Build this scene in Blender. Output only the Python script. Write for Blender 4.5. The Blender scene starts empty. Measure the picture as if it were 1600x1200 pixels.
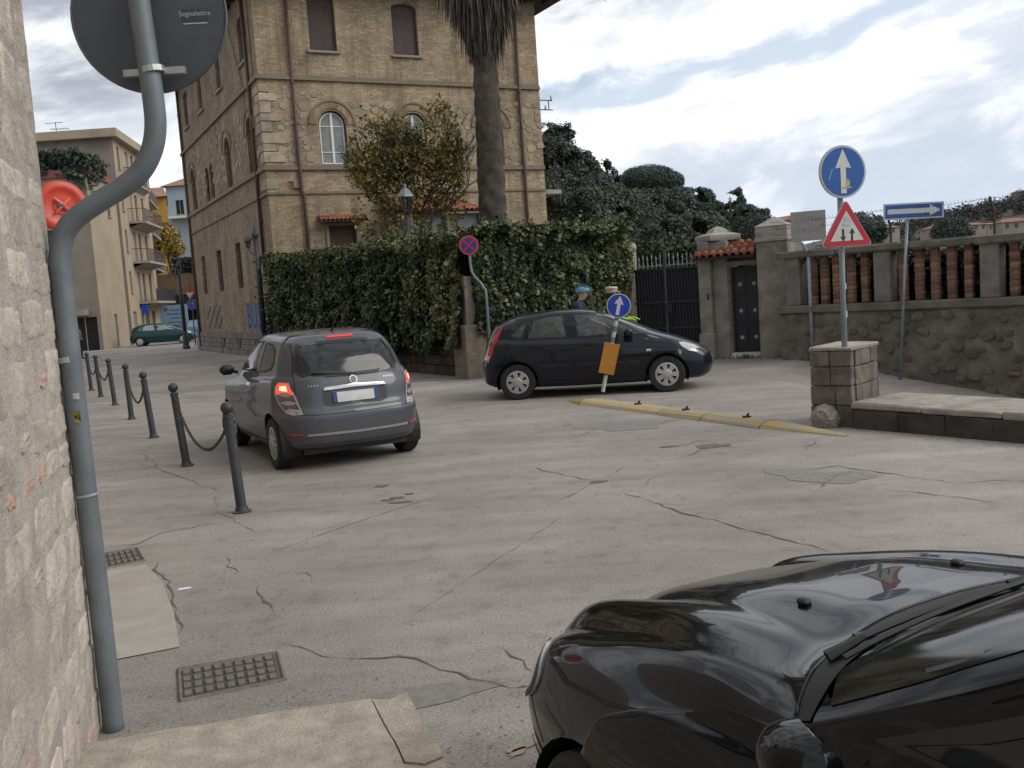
import bpy, bmesh, math, random
import numpy as np
from mathutils import Vector, Matrix
from mathutils.bvhtree import BVHTree
from mathutils.geometry import tessellate_polygon
SC = bpy.context.scene
COL = SC.collection
random.seed(7)
RNG = np.random.default_rng(7)
# ------------------------------------------------------------------ camera
FOC, CAMH = 1500.0, 1.8                      # focal length for a 1600 px wide picture, eye height
ROLL = math.atan(.068)
PITCH = math.atan(142*math.cos(ROLL)/FOC)
cam = bpy.data.cameras.new('camera'); cam.sensor_width = 36; cam.lens = FOC/1600*36
cam.clip_start = .05; cam.clip_end = 3000
camo = bpy.data.objects.new('camera', cam); COL.objects.link(camo); SC.camera = camo
_f = Vector((0, math.cos(PITCH), -math.sin(PITCH))); _u = Vector((0, math.sin(PITCH), math.cos(PITCH))); _r = Vector((1, 0, 0))
_cx = _r*math.cos(ROLL)-_u*math.sin(ROLL); _cy = _r*math.sin(ROLL)+_u*math.cos(ROLL)
camo.matrix_world = Matrix(((_cx.x, _cy.x, -_f.x, 0), (_cx.y, _cy.y, -_f.y, 0), (_cx.z, _cy.z, -_f.z, CAMH), (0, 0, 0, 1)))
# ------------------------------------------------------------------ sky and sun
SUN_EL, SUN_AZ = math.radians(38), math.radians(106)      # azimuth from +Y towards +X
wd = bpy.data.worlds.new('World'); SC.world = wd; wd.use_nodes = True
nt = wd.node_tree; nt.nodes.clear()
def wn(t, **k):
    n = nt.nodes.new(t)
    for a, b in k.items(): setattr(n, a, b)
    return n
def wl(a, b): nt.links.new(a, b)
def wmath(op, a, b=None, clamp=False):
    n = wn('ShaderNodeMath', operation=op); n.use_clamp = clamp
    for i, v in enumerate((a, b)):
        if v is None: continue
        if isinstance(v, (int, float)): n.inputs[i].default_value = v
        else: wl(v, n.inputs[i])
    return n.outputs[0]
def wmix(f, a, b):
    n = wn('ShaderNodeMix', data_type='RGBA')
    if isinstance(f, (int, float)): n.inputs[0].default_value = f
    else: wl(f, n.inputs[0])
    for i, v in ((6, a), (7, b)):
        if isinstance(v, tuple): n.inputs[i].default_value = (*v, 1)
        else: wl(v, n.inputs[i])
    return n.outputs[2]
def wramp(f, a, b):
    n = wn('ShaderNodeMapRange', interpolation_type='SMOOTHSTEP')
    n.inputs[1].default_value = a; n.inputs[2].default_value = b
    wl(f, n.inputs[0]); return n.outputs[0]
sky = wn('ShaderNodeTexSky', sky_type='NISHITA', sun_disc=False)
sky.sun_elevation = SUN_EL; sky.sun_rotation = SUN_AZ; sky.air_density = 1.0; sky.dust_density = 1.5
tc = wn('ShaderNodeTexCoord')
sep = wn('ShaderNodeSeparateXYZ'); wl(tc.outputs['Generated'], sep.inputs[0])
dx, dy, dz = sep.outputs
zt = wmath('SUBTRACT', dz, wmath('MULTIPLY', dx, .16))           # cloud banks lie slightly aslant
cmb = wn('ShaderNodeCombineXYZ'); wl(dx, cmb.inputs[0]); wl(dy, cmb.inputs[1]); wl(wmath('MULTIPLY', zt, 2.6), cmb.inputs[2])
def wnoise(scale, det, off, rough=.55, dist=0.):
    mp = wn('ShaderNodeMapping'); mp.inputs[1].default_value = off; wl(cmb.outputs[0], mp.inputs[0])
    n = wn('ShaderNodeTexNoise'); n.inputs['Scale'].default_value = scale; n.inputs['Detail'].default_value = det
    n.inputs['Roughness'].default_value = rough; n.inputs['Distortion'].default_value = dist
    wl(mp.outputs[0], n.inputs['Vector']); return n.outputs[0]
n_big = wnoise(2.2, 3, (3.1, 1.7, .4))
n_mid = wnoise(6.5, 6, (0.4, 2.2, 5.3), .58, .3)
n_fine = wnoise(16, 5, (7.1, .3, 1.2), .6)
# a broken lane of open sky between two banks of cloud
zz = wmath('ADD', zt, wmath('MULTIPLY', wmath('SUBTRACT', n_mid, .5), .11))
lane = wmath('SUBTRACT', 1.0, wramp(wmath('ABSOLUTE', wmath('SUBTRACT', zz, .182)), .003, .022), True)
lane = wmath('MULTIPLY', lane, wmath('MULTIPLY', wramp(n_big, .38, .46), .62))
# bright top of the lower bank fading to its grey-blue flank
flank = wramp(zz, .045, .145)
billow = wramp(n_mid, .40, .60)
white = wmath('MULTIPLY', wmath('MULTIPLY', flank, wramp(zz, .26, .19)), wmath('ADD', .30, wmath('MULTIPLY', billow, .95)), True)
white = wmath('ADD', white, wmath('MULTIPLY', wramp(n_mid, .52, .68), .40), True)
greyc = wmix(wramp(zt, -.02, .16), (.56, .63, .74), (.54, .60, .69))
upper = wmix(wramp(n_mid, .38, .62), (.36, .39, .46), (.95, .97, 1.0))
greyc = wmix(wramp(zz, .20, .27), greyc, upper)
cloud = wmix(white, greyc, (1.02, 1.03, 1.06))
cloud = wmix(wmath('MULTIPLY', wramp(n_fine, .35, .75), .18), cloud, (.86, .89, .95))
bs = wn('ShaderNodeBackground'); wl(sky.outputs[0], bs.inputs[0]); bs.inputs[1].default_value = .12
bc = wn('ShaderNodeBackground'); wl(cloud, bc.inputs[0]); bc.inputs[1].default_value = .92
ms = wn('ShaderNodeMixShader'); wl(lane, ms.inputs[0]); wl(bc.outputs[0], ms.inputs[1]); wl(bs.outputs[0], ms.inputs[2])
wo = wn('ShaderNodeOutputWorld'); wl(ms.outputs[0], wo.inputs[0])
sl = bpy.data.lights.new('sun', 'SUN'); sl.energy = 1.5; sl.angle = math.radians(40); sl.color = (1, .95, .87)
slo = bpy.data.objects.new('sun', sl); COL.objects.link(slo)
slo.rotation_euler = Vector((-math.sin(SUN_AZ)*math.cos(SUN_EL), -math.cos(SUN_AZ)*math.cos(SUN_EL), -math.sin(SUN_EL))).to_track_quat('-Z', 'Y').to_euler()
SC.view_settings.view_transform = 'Standard'; SC.view_settings.look = 'None'
SC.view_settings.exposure = 0.35; SC.view_settings.gamma = 1.0; SC.view_settings.use_curve_mapping = False
SC.render.engine = 'CYCLES'
SC.cycles.use_denoising = True
SC.cycles.max_bounces = 6; SC.cycles.transparent_max_bounces = 16
SC.cycles.caustics_reflective = False; SC.cycles.caustics_refractive = False

# ------------------------------------------------------------------ survey helpers (a sight line to the ground or to a plane)
def ray(px, py):
    x = (px-800)/FOC; y = -(py-600)/FOC
    xl = x*math.cos(ROLL)+y*math.sin(ROLL); yl = y*math.cos(ROLL)-x*math.sin(ROLL)
    return (xl, math.cos(PITCH)+yl*math.sin(PITCH), -math.sin(PITCH)+yl*math.cos(PITCH))
def G(px, py, z=0.):
    d = ray(px, py); t = (z-CAMH)/d[2]; return Vector((d[0]*t, d[1]*t, z))
def D(px, py, Y):
    d = ray(px, py); t = Y/d[1]; return Vector((d[0]*t, Y, CAMH+d[2]*t))

# ------------------------------------------------------------------ materials
MATS = {}
def mat(name, col, rough=.8, var=.12, scale=6., bump=0., bscale=None, metal=0., spec=.5, coat=0., col2=None, detail=4, rnd=0., stain=None, stscale=1.2):
    """noise-toned surface; col2 = second tone, rnd = tone change from object to object, stain = colour of broad dirt"""
    if name in MATS: return MATS[name]
    m = bpy.data.materials.new(name); m.use_nodes = True; t = m.node_tree; N = t.nodes; b = N['Principled BSDF']
    b.inputs['Roughness'].default_value = rough; b.inputs['Metallic'].default_value = metal
    b.inputs['Specular IOR Level'].default_value = spec; b.inputs['Coat Weight'].default_value = coat
    b.inputs['Coat Roughness'].default_value = .04
    tx = N.new('ShaderNodeTexCoord'); no = N.new('ShaderNodeTexNoise'); no.inputs['Scale'].default_value = scale; no.inputs['Detail'].default_value = detail
    no.inputs['Roughness'].default_value = .6
    t.links.new(tx.outputs['Object'], no.inputs['Vector'])
    mr = N.new('ShaderNodeMapRange'); mr.inputs[1].default_value = .3; mr.inputs[2].default_value = .7; t.links.new(no.outputs[0], mr.inputs[0])
    mx = N.new('ShaderNodeMix'); mx.data_type = 'RGBA'; t.links.new(mr.outputs[0], mx.inputs[0])
    c2 = col2 if col2 else tuple(min(1, c*(1+var)) for c in col)
    c1 = col if col2 else tuple(c*(1-var) for c in col)
    mx.inputs[6].default_value = (*c1, 1); mx.inputs[7].default_value = (*c2, 1)
    out = mx.outputs[2]
    if stain:
        n2 = N.new('ShaderNodeTexNoise'); n2.inputs['Scale'].default_value = stscale; n2.inputs['Detail'].default_value = 6
        t.links.new(tx.outputs['Object'], n2.inputs['Vector'])
        r2 = N.new('ShaderNodeMapRange'); r2.inputs[1].default_value = .48; r2.inputs[2].default_value = .68; r2.inputs[4].default_value = .8; t.links.new(n2.outputs[0], r2.inputs[0])
        m2 = N.new('ShaderNodeMix'); m2.data_type = 'RGBA'; t.links.new(r2.outputs[0], m2.inputs[0]); t.links.new(out, m2.inputs[6]); m2.inputs[7].default_value = (*stain, 1); out = m2.outputs[2]
    if rnd:
        oi = N.new('ShaderNodeObjectInfo'); hs = N.new('ShaderNodeHueSaturation')
        a = N.new('ShaderNodeMapRange'); a.inputs[3].default_value = 1-rnd; a.inputs[4].default_value = 1+rnd
        t.links.new(oi.outputs['Random'], a.inputs[0]); t.links.new(a.outputs[0], hs.inputs['Value']); t.links.new(out, hs.inputs['Color']); out = hs.outputs[0]
    t.links.new(out, b.inputs['Base Color'])
    if bump:
        nb = N.new('ShaderNodeTexNoise'); nb.inputs['Scale'].default_value = bscale or scale*4; nb.inputs['Detail'].default_value = 6; nb.inputs['Roughness'].default_value = .65
        t.links.new(tx.outputs['Object'], nb.inputs['Vector'])
        bp = N.new('ShaderNodeBump'); bp.inputs['Strength'].default_value = min(1, bump); bp.inputs['Distance'].default_value = .02*max(1, bump)
        t.links.new(nb.outputs[0], bp.inputs['Height']); t.links.new(bp.outputs[0], b.inputs['Normal'])
    MATS[name] = m; return m
def glow(name, col, e):
    if name in MATS: return MATS[name]
    m = mat(name, col, .3, .05); b = m.node_tree.nodes['Principled BSDF']
    b.inputs['Emission Color'].default_value = (*col, 1); b.inputs['Emission Strength'].default_value = e; return m
def glass(name, tint=(.35, .42, .40), rough=.02, sheen=.05):
    if name in MATS: return MATS[name]
    m = bpy.data.materials.new(name); m.use_nodes = True; t = m.node_tree; t.nodes.clear(); N = t.nodes
    o = N.new('ShaderNodeOutputMaterial'); tr = N.new('ShaderNodeBsdfTransparent'); tr.inputs[0].default_value = (*tint, 1)
    gl = N.new('ShaderNodeBsdfGlossy'); gl.inputs['Roughness'].default_value = rough
    fr = N.new('ShaderNodeFresnel'); fr.inputs[0].default_value = 1.6
    mx = N.new('ShaderNodeMixShader'); t.links.new(fr.outputs[0], mx.inputs[0]); t.links.new(tr.outputs[0], mx.inputs[1]); t.links.new(gl.outputs[0], mx.inputs[2])
    df = N.new('ShaderNodeBsdfDiffuse'); df.inputs[0].default_value = (.42, .47, .45, 1); m2 = N.new('ShaderNodeMixShader'); m2.inputs[0].default_value = sheen      # even pale mix painted in for reflections on the panes
    t.links.new(mx.outputs[0], m2.inputs[1]); t.links.new(df.outputs[0], m2.inputs[2]); t.links.new(m2.outputs[0], o.inputs[0])
    MATS[name] = m; return m

# ------------------------------------------------------------------ objects
def tag(o, label=None, cat=None, group=None, kind=None):
    for k, v in (('label', label), ('category', cat), ('group', group), ('kind', kind)):
        if v: o[k] = v
    return o
def empty(name, loc=(0, 0, 0), rz=0., label=None, cat=None, group=None):
    o = bpy.data.objects.new(name, None); COL.objects.link(o); o.location = loc; o.rotation_euler = (0, 0, rz); o.empty_display_size = .2
    return tag(o, label, cat, group)
def link(name, me, parent=None, loc=None, rot=None, sc=None):
    o = bpy.data.objects.new(name, me); COL.objects.link(o)
    if parent: o.parent = parent
    if loc is not None: o.location = loc
    if rot is not None: o.rotation_euler = rot
    if sc is not None: o.scale = sc
    return o
def copy_tree(o, parent=None):
    c = o.copy(); COL.objects.link(c); c.parent = parent
    for ch in o.children: copy_tree(ch, c)
    return c
def basis(n):
    n = Vector(n).normalized(); a = Vector((0, 0, 1)) if abs(n.z) < .9 else Vector((1, 0, 0))
    u = a.cross(n).normalized(); return u, n.cross(u), n
class MB:
    def __init__(s): s.v = []; s.f = []
    def add(s, v, f):
        b = len(s.v); s.v += [tuple(p) for p in v]; s.f += [tuple(i+b for i in q) for q in f]; return s
    def box(s, c, d, rz=0., rx=0., ry=0., taper=1.):
        R = Matrix.Rotation(rz, 3, 'Z') @ Matrix.Rotation(ry, 3, 'Y') @ Matrix.Rotation(rx, 3, 'X'); c = Vector(c)
        v = []
        for z in (-1, 1):
            k = taper if z > 0 else 1.
            for x, y in ((-1, -1), (1, -1), (1, 1), (-1, 1)): v.append(c+R @ Vector((x*d[0]/2*k, y*d[1]/2*k, z*d[2]/2)))
        return s.add(v, [(3, 2, 1, 0), (4, 5, 6, 7), (0, 1, 5, 4), (1, 2, 6, 5), (2, 3, 7, 6), (3, 0, 4, 7)])
    def tube(s, pts, r, n=10, cap=True):
        pts = [Vector(p) for p in pts]; k = len(pts); rr = r if isinstance(r, (list, tuple)) else [r]*k
        v = []; u = None
        for i, p in enumerate(pts):
            t = (pts[min(i+1, k-1)]-pts[max(i-1, 0)]).normalized()
            if u is None: u = basis(t)[0]
            u = (u-t*u.dot(t)).normalized(); w = t.cross(u)
            for j in range(n):
                a = 2*math.pi*j/n; v.append(p+(u*math.cos(a)+w*math.sin(a))*rr[i])
        f = [(i*n+j, i*n+(j+1) % n, (i+1)*n+(j+1) % n, (i+1)*n+j) for i in range(k-1) for j in range(n)]
        if cap: f += [tuple(range(n-1, -1, -1)), tuple(range((k-1)*n, k*n))]
        return s.add(v, f)
    def lathe(s, prof, c=(0, 0, 0), ax=(0, 0, 1), n=24, cap=True):
        """prof: (radius, height along ax)"""
        u, w, t = basis(ax); c = Vector(c); v = []
        for r, h in prof:
            for j in range(n):
                a = 2*math.pi*j/n; v.append(c+t*h+(u*math.cos(a)+w*math.sin(a))*r)
        k = len(prof)
        f = [(i*n+j, i*n+(j+1) % n, (i+1)*n+(j+1) % n, (i+1)*n+j) for i in range(k-1) for j in range(n)]
        if cap and prof[0][0] > 1e-6: f.append(tuple(range(n-1, -1, -1)))
        if cap and prof[-1][0] > 1e-6: f.append(tuple(range((k-1)*n, k*n)))
        return s.add(v, f)
    def prism(s, poly, o=(0, 0, 0), ux=(1, 0, 0), uy=(0, 0, 1), th=.01):
        """flat shape with thickness th along ux x uy"""
        o, ux, uy = Vector(o), Vector(ux).normalized(), Vector(uy).normalized(); n = ux.cross(uy); k = len(poly)
        A = [o+ux*a+uy*b for a, b in poly]
        ar = sum(poly[i][0]*poly[(i+1) % k][1]-poly[(i+1) % k][0]*poly[i][1] for i in range(k))
        if ar < 0: A.reverse()
        B = [p+n*th for p in A]
        tr = tessellate_polygon([A])
        f = []
        for t in tr:
            q = t; nn = (A[q[1]]-A[q[0]]).cross(A[q[2]]-A[q[0]])
            if nn.dot(n) < 0: q = (q[0], q[2], q[1])
            f.append(tuple(i+k for i in q)); f.append((q[0], q[2], q[1]))
        f += [(i, (i+1) % k, (i+1) % k+k, i+k) for i in range(k)]
        return s.add(A+B, f)
    def mesh(s, name, m=None, smooth=False, bevel=0., jitter=0.):
        me = bpy.data.meshes.new(name); me.from_pydata(s.v, [], s.f); me.update()
        if bevel or jitter:
            bm = bmesh.new(); bm.from_mesh(me)
            bmesh.ops.remove_doubles(bm, verts=bm.verts, dist=1e-5)
            if bevel: bmesh.ops.bevel(bm, geom=list(bm.edges), offset=bevel, segments=1, affect='EDGES', clamp_overlap=True)
            if jitter:
                for v in bm.verts: v.co += Vector((random.uniform(-1, 1), random.uniform(-1, 1), random.uniform(-1, 1)))*jitter
            bmesh.ops.recalc_face_normals(bm, faces=bm.faces)
            bm.to_mesh(me); bm.free()
        if m: me.materials.append(m)
        if smooth:
            me.polygons.foreach_set('use_smooth', [True]*len(me.polygons))
        return me
    def build(s, name, m=None, parent=None, smooth=False, bevel=0., jitter=0., sharp=None):
        me = s.mesh(name, m, smooth, bevel, jitter)
        if sharp and smooth: me.set_sharp_from_angle(angle=math.radians(sharp))
        return link(name, me, parent)
def npmesh(name, v, f, m=None, smooth=False):
    me = bpy.data.meshes.new(name); v = np.asarray(v, np.float32); f = np.asarray(f, np.int32); k = f.shape[1]
    me.vertices.add(len(v)); me.vertices.foreach_set('co', v.ravel()); me.loops.add(f.size); me.loops.foreach_set('vertex_index', f.ravel())
    me.polygons.add(len(f)); me.polygons.foreach_set('loop_start', np.arange(0, f.size, k, dtype=np.int32))
    if smooth: me.polygons.foreach_set('use_smooth', np.ones(len(f), bool))
    me.update(calc_edges=True)
    if m: me.materials.append(m)
    return me
def text(name, s, size, o, ux, uy, m, parent=None, off=.003, wide=1., align='CENTER'):
    cu = bpy.data.curves.new(name, 'FONT'); cu.body = s; cu.size = size; cu.align_x = align; cu.align_y = 'CENTER'; cu.resolution_u = 2
    t = bpy.data.objects.new(name, cu); COL.objects.link(t)
    me = bpy.data.meshes.new_from_object(t.evaluated_get(bpy.context.evaluated_depsgraph_get())); bpy.data.objects.remove(t)
    ux, uy = Vector(ux).normalized(), Vector(uy).normalized(); n = ux.cross(uy); o = Vector(o)+n*off
    me.transform(Matrix(((ux.x*wide, uy.x, n.x, o.x), (ux.y*wide, uy.y, n.y, o.y), (ux.z*wide, uy.z, n.z, o.z), (0, 0, 0, 1))))
    me.materials.clear(); me.materials.append(m); return link(name, me, parent)
def facade(name, m, parent, outer, holes, o, ux, uz, depth=.2, back=True):
    """wall sheet (outer polygon with hole polygons) in the plane o,ux,uz; outward is ux x uz; holes get reveals of the given depth"""
    o, ux, uz = Vector(o), Vector(ux).normalized(), Vector(uz).normalized(); n = ux.cross(uz)
    loops = [[Vector((a, b, 0)) for a, b in p] for p in [outer]+holes]
    flat = [p for l in loops for p in l]; mb = MB(); f = []
    for t in tessellate_polygon(loops):
        q = t
        if (flat[q[1]]-flat[q[0]]).cross(flat[q[2]]-flat[q[0]]).z < 0: q = (q[0], q[2], q[1])
        f.append(tuple(q))
    mb.add([o+ux*p.x+uz*p.y for p in flat], f)
    for h in holes:
        k = len(h); A = [o+ux*a+uz*b for a, b in h]; B = [p-n*depth for p in A]
        mb.add(A+B, [(i, (i+1) % k, (i+1) % k+k, i+k) for i in range(k)])
    return mb.build(name, m, parent)
def archpoly(w0, w1, z0, z1, rise, n=8):
    """opening with a segmental or round head; z1 is the crown"""
    c = (w0+w1)/2; h = (w1-w0)/2; p = [(w0, z0), (w1, z0)]
    for i in range(n+1):
        a = math.pi*i/n; p.append((c+h*math.cos(a), z1-rise+rise*math.sin(a)))
    return p
def inset(poly, d):
    k = len(poly); out = []
    ar = sum(poly[i][0]*poly[(i+1) % k][1]-poly[(i+1) % k][0]*poly[i][1] for i in range(k)); sg = 1 if ar > 0 else -1
    for i in range(k):
        p, q, r = Vector(poly[i-1]), Vector(poly[i]), Vector(poly[(i+1) % k])
        a = (q-p); b = (r-q)
        if a.length < 1e-9 or b.length < 1e-9: out.append(tuple(q)); continue
        a.normalize(); b.normalize(); na, nb = Vector((-a.y, a.x))*sg, Vector((-b.y, b.x))*sg; s = na+nb
        if s.length < 1e-6: s = na
        s.normalize(); out.append(tuple(q+s*(d/max(.4, s.dot(na)))))
    return out
def hnoise(x, y, seed=0):
    s = math.sin(x*127.1+y*311.7+seed*74.7)*43758.5453; return s-math.floor(s)
def vnoise(x, y, seed=0):
    i, j = math.floor(x), math.floor(y); u, v = x-i, y-j; u = u*u*(3-2*u); v = v*v*(3-2*v)
    return (hnoise(i, j, seed)*(1-u)+hnoise(i+1, j, seed)*u)*(1-v)+(hnoise(i, j+1, seed)*(1-u)+hnoise(i+1, j+1, seed)*u)*v
# ================================================================== materials with their own node set-ups
def brick_mat(name, c1, c2, mortar, bw=.27, rh=.078, stain=None):
    m = mat(name, c1, .9, .1); t = m.node_tree; N = t.nodes; b = N['Principled BSDF']
    for l in list(b.inputs['Base Color'].links): t.links.remove(l)
    tx = N.new('ShaderNodeTexCoord'); sp = N.new('ShaderNodeSeparateXYZ'); t.links.new(tx.outputs['Object'], sp.inputs[0])
    ad = N.new('ShaderNodeMath'); ad.operation = 'ADD'; t.links.new(sp.outputs[0], ad.inputs[0]); t.links.new(sp.outputs[1], ad.inputs[1])
    cb = N.new('ShaderNodeCombineXYZ'); t.links.new(ad.outputs[0], cb.inputs[0]); t.links.new(sp.outputs[2], cb.inputs[1])
    br = N.new('ShaderNodeTexBrick'); t.links.new(cb.outputs[0], br.inputs['Vector']); br.inputs['Scale'].default_value = 1
    br.inputs['Brick Width'].default_value = bw; br.inputs['Row Height'].default_value = rh; br.inputs['Mortar Size'].default_value = .009; br.inputs['Mortar Smooth'].default_value = .3
    br.inputs['Color1'].default_value = (*c1, 1); br.inputs['Color2'].default_value = (*c2, 1); br.inputs['Mortar'].default_value = (*mortar, 1); br.inputs['Bias'].default_value = 0
    n1 = N.new('ShaderNodeTexNoise'); n1.inputs['Scale'].default_value = .9; n1.inputs['Detail'].default_value = 7; n1.inputs['Roughness'].default_value = .65; t.links.new(tx.outputs['Object'], n1.inputs['Vector'])
    r1 = N.new('ShaderNodeMapRange'); r1.inputs[1].default_value = .3; r1.inputs[2].default_value = .72; r1.inputs[3].default_value = .60; r1.inputs[4].default_value = 1.30; t.links.new(n1.outputs[0], r1.inputs[0])
    n2 = N.new('ShaderNodeTexNoise'); n2.inputs['Scale'].default_value = 9; n2.inputs['Detail'].default_value = 3; t.links.new(tx.outputs['Object'], n2.inputs['Vector'])
    r2 = N.new('ShaderNodeMapRange'); r2.inputs[1].default_value = .3; r2.inputs[2].default_value = .7; r2.inputs[3].default_value = .8; r2.inputs[4].default_value = 1.2; t.links.new(n2.outputs[0], r2.inputs[0])
    mu = N.new('ShaderNodeMath'); mu.operation = 'MULTIPLY'; t.links.new(r1.outputs[0], mu.inputs[0]); t.links.new(r2.outputs[0], mu.inputs[1])
    hs = N.new('ShaderNodeHueSaturation'); t.links.new(br.outputs['Color'], hs.inputs['Color']); t.links.new(mu.outputs[0], hs.inputs['Value'])
    mp = N.new('ShaderNodeMapping'); mp.inputs['Scale'].default_value = (1.7, 1.7, .16); t.links.new(tx.outputs['Object'], mp.inputs[0])      # rain streaks and patched areas
    n3 = N.new('ShaderNodeTexNoise'); n3.inputs['Scale'].default_value = 1.6; n3.inputs['Detail'].default_value = 6; t.links.new(mp.outputs[0], n3.inputs['Vector'])
    r3 = N.new('ShaderNodeMapRange'); r3.inputs[1].default_value = .48; r3.inputs[2].default_value = .70; r3.inputs[3].default_value = 1.04; r3.inputs[4].default_value = .66; t.links.new(n3.outputs[0], r3.inputs[0])
    m3 = N.new('ShaderNodeMath'); m3.operation = 'MULTIPLY'; t.links.new(mu.outputs[0], m3.inputs[0]); t.links.new(r3.outputs[0], m3.inputs[1]); t.links.new(m3.outputs[0], hs.inputs['Value'])
    t.links.new(hs.outputs[0], b.inputs['Base Color'])
    bp = N.new('ShaderNodeBump'); bp.inputs['Strength'].default_value = .5; bp.inputs['Distance'].default_value = .012; bp.invert = True
    t.links.new(br.outputs['Fac'], bp.inputs['Height']); t.links.new(bp.outputs[0], b.inputs['Normal']); return m
def asphalt_mat():
    m = mat('asphalt', (.2, .186, .172), .88, .1); t = m.node_tree; N = t.nodes; b = N['Principled BSDF']
    for l in list(b.inputs['Base Color'].links): t.links.remove(l)
    tx = N.new('ShaderNodeTexCoord')
    def noise(sc, det, lo, hi, a, c, vec=None, rough=.6):
        n = N.new('ShaderNodeTexNoise'); n.inputs['Scale'].default_value = sc; n.inputs['Detail'].default_value = det; n.inputs['Roughness'].default_value = rough
        t.links.new(vec or tx.outputs['Object'], n.inputs['Vector'])
        r = N.new('ShaderNodeMapRange'); r.inputs[1].default_value = lo; r.inputs[2].default_value = hi; r.inputs[3].default_value = a; r.inputs[4].default_value = c
        t.links.new(n.outputs[0], r.inputs[0]); return r.outputs[0], n.outputs[0]
    def mul(a, c):
        k = N.new('ShaderNodeMath'); k.operation = 'MULTIPLY'; t.links.new(a, k.inputs[0]); t.links.new(c, k.inputs[1]); return k.outputs[0]
    mp = N.new('ShaderNodeMapping'); mp.inputs['Rotation'].default_value = (0, 0, math.radians(62)); mp.inputs['Scale'].default_value = (.5, 2.2, 1); t.links.new(tx.outputs['Object'], mp.inputs[0])
    a1, _ = noise(.35, 5, .3, .7, .74, 1.22)
    a2, _ = noise(1.1, 6, .3, .7, .82, 1.16, mp.outputs[0])
    a3, n3 = noise(70, 3, .3, .7, .66, 1.34)
    a4, _ = noise(5, 5, .52, .74, 1., .74)
    v = mul(mul(a1, a2), mul(a3, a4))
    n6 = N.new('ShaderNodeTexNoise'); n6.inputs['Scale'].default_value = .5; n6.inputs['Detail'].default_value = 3; t.links.new(tx.outputs['Object'], n6.inputs['Vector'])
    mx = N.new('ShaderNodeMix'); mx.data_type = 'RGBA'; t.links.new(n6.outputs[0], mx.inputs[0]); mx.inputs[6].default_value = (.262, .240, .220, 1); mx.inputs[7].default_value = (.285, .258, .228, 1)
    hs = N.new('ShaderNodeHueSaturation'); t.links.new(mx.outputs[2], hs.inputs['Color']); t.links.new(v, hs.inputs['Value']); t.links.new(hs.outputs[0], b.inputs['Base Color'])
    nb = N.new('ShaderNodeTexNoise'); nb.inputs['Scale'].default_value = 60; nb.inputs['Detail'].default_value = 4; t.links.new(tx.outputs['Object'], nb.inputs['Vector'])
    bp = N.new('ShaderNodeBump'); bp.inputs['Strength'].default_value = .5; bp.inputs['Distance'].default_value = .006; t.links.new(nb.outputs[0], bp.inputs['Height']); t.links.new(bp.outputs[0], b.inputs['Normal'])
    b.inputs['Specular IOR Level'].default_value = .35
    return m
ASPH = asphalt_mat()
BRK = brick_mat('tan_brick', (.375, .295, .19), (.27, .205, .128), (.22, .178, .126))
DARK = mat('dark_void', (.012, .012, .013), .9)
IRON = mat('painted_iron', (.022, .024, .028), .45, .2, 20, .1)
GALV = mat('galvanised_steel', (.20, .23, .255), .5, .12, 9, .08, 60, metal=.25, stain=(.14, .16, .17), stscale=3)
CONC = mat('concrete', (.30, .28, .25), .9, .15, 5, .5, 40, stain=(.17, .16, .14))
STONE_D = mat('weathered_grey_stone', (.145, .132, .115), .92, .3, 7, .8, 30, rnd=.18, stain=(.075, .068, .058), stscale=3)
TERRA = mat('terracotta', (.36, .13, .075), .85, .22, 10, .3, 50, rnd=.25, stain=(.17, .09, .06), stscale=4)
BROWN = mat('brown_shutter_paint', (.045, .026, .021), .6, .15, 12)
WHITEP = mat('white_frame_paint', (.62, .62, .60), .5, .06, 8)
PIPE = mat('brown_downpipe', (.075, .042, .032), .55, .15, 10)

# ================================================================== ground and road
W0 = Vector((5.73, 20.3, 0)); W1 = Vector((9.04, 16.8, 0)); WD = (W1-W0).normalized(); WN = Vector((WD.y, -WD.x, 0))   # WN points to the street
def smooth01(x): x = max(0., min(1., x)); return x*x*(3-2*x)
def road_h(x, y):
    """the side lane behind the low wall runs downhill along the garden wall"""
    q = (x-W0.x)*WD.x+(y-W0.y)*WD.y
    h = -.16*max(0., min(q-.6, 9.))
    if y > 11.5: m = smooth01((x-4.42+.015*(y-11.5))/1.6)
    else: m = smooth01(((x-4.3)*.79+(y-11.2)*.615+.08)/.25)
    return h*m
xs = sorted(set(list(np.linspace(-75, -8, 30))+list(np.linspace(-8, 3, 23))+list(np.arange(3, 13, .2))+list(np.linspace(13, 40, 12))))
ys = sorted(set(list(np.linspace(-14, 7, 22))+list(np.arange(7, 23, .2))+list(np.linspace(23, 150, 60))))
v = [(x, y, road_h(x, y)) for y in ys for x in xs]; nx = len(xs)
f = [(j*nx+i, j*nx+i+1, (j+1)*nx+i+1, (j+1)*nx+i) for j in range(len(ys)-1) for i in range(nx-1)]
road = link('road', npmesh('road', v, f, ASPH, True)); tag(road, kind='structure')
g = MB().add([(-900, -300, -2.6), (900, -300, -2.6), (900, 1500, -2.6), (-900, 1500, -2.6)], [(0, 1, 2, 3)]).build('ground', mat('grassy_earth', (.09, .10, .05), .95, .3, .05)); tag(g, kind='structure')

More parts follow.
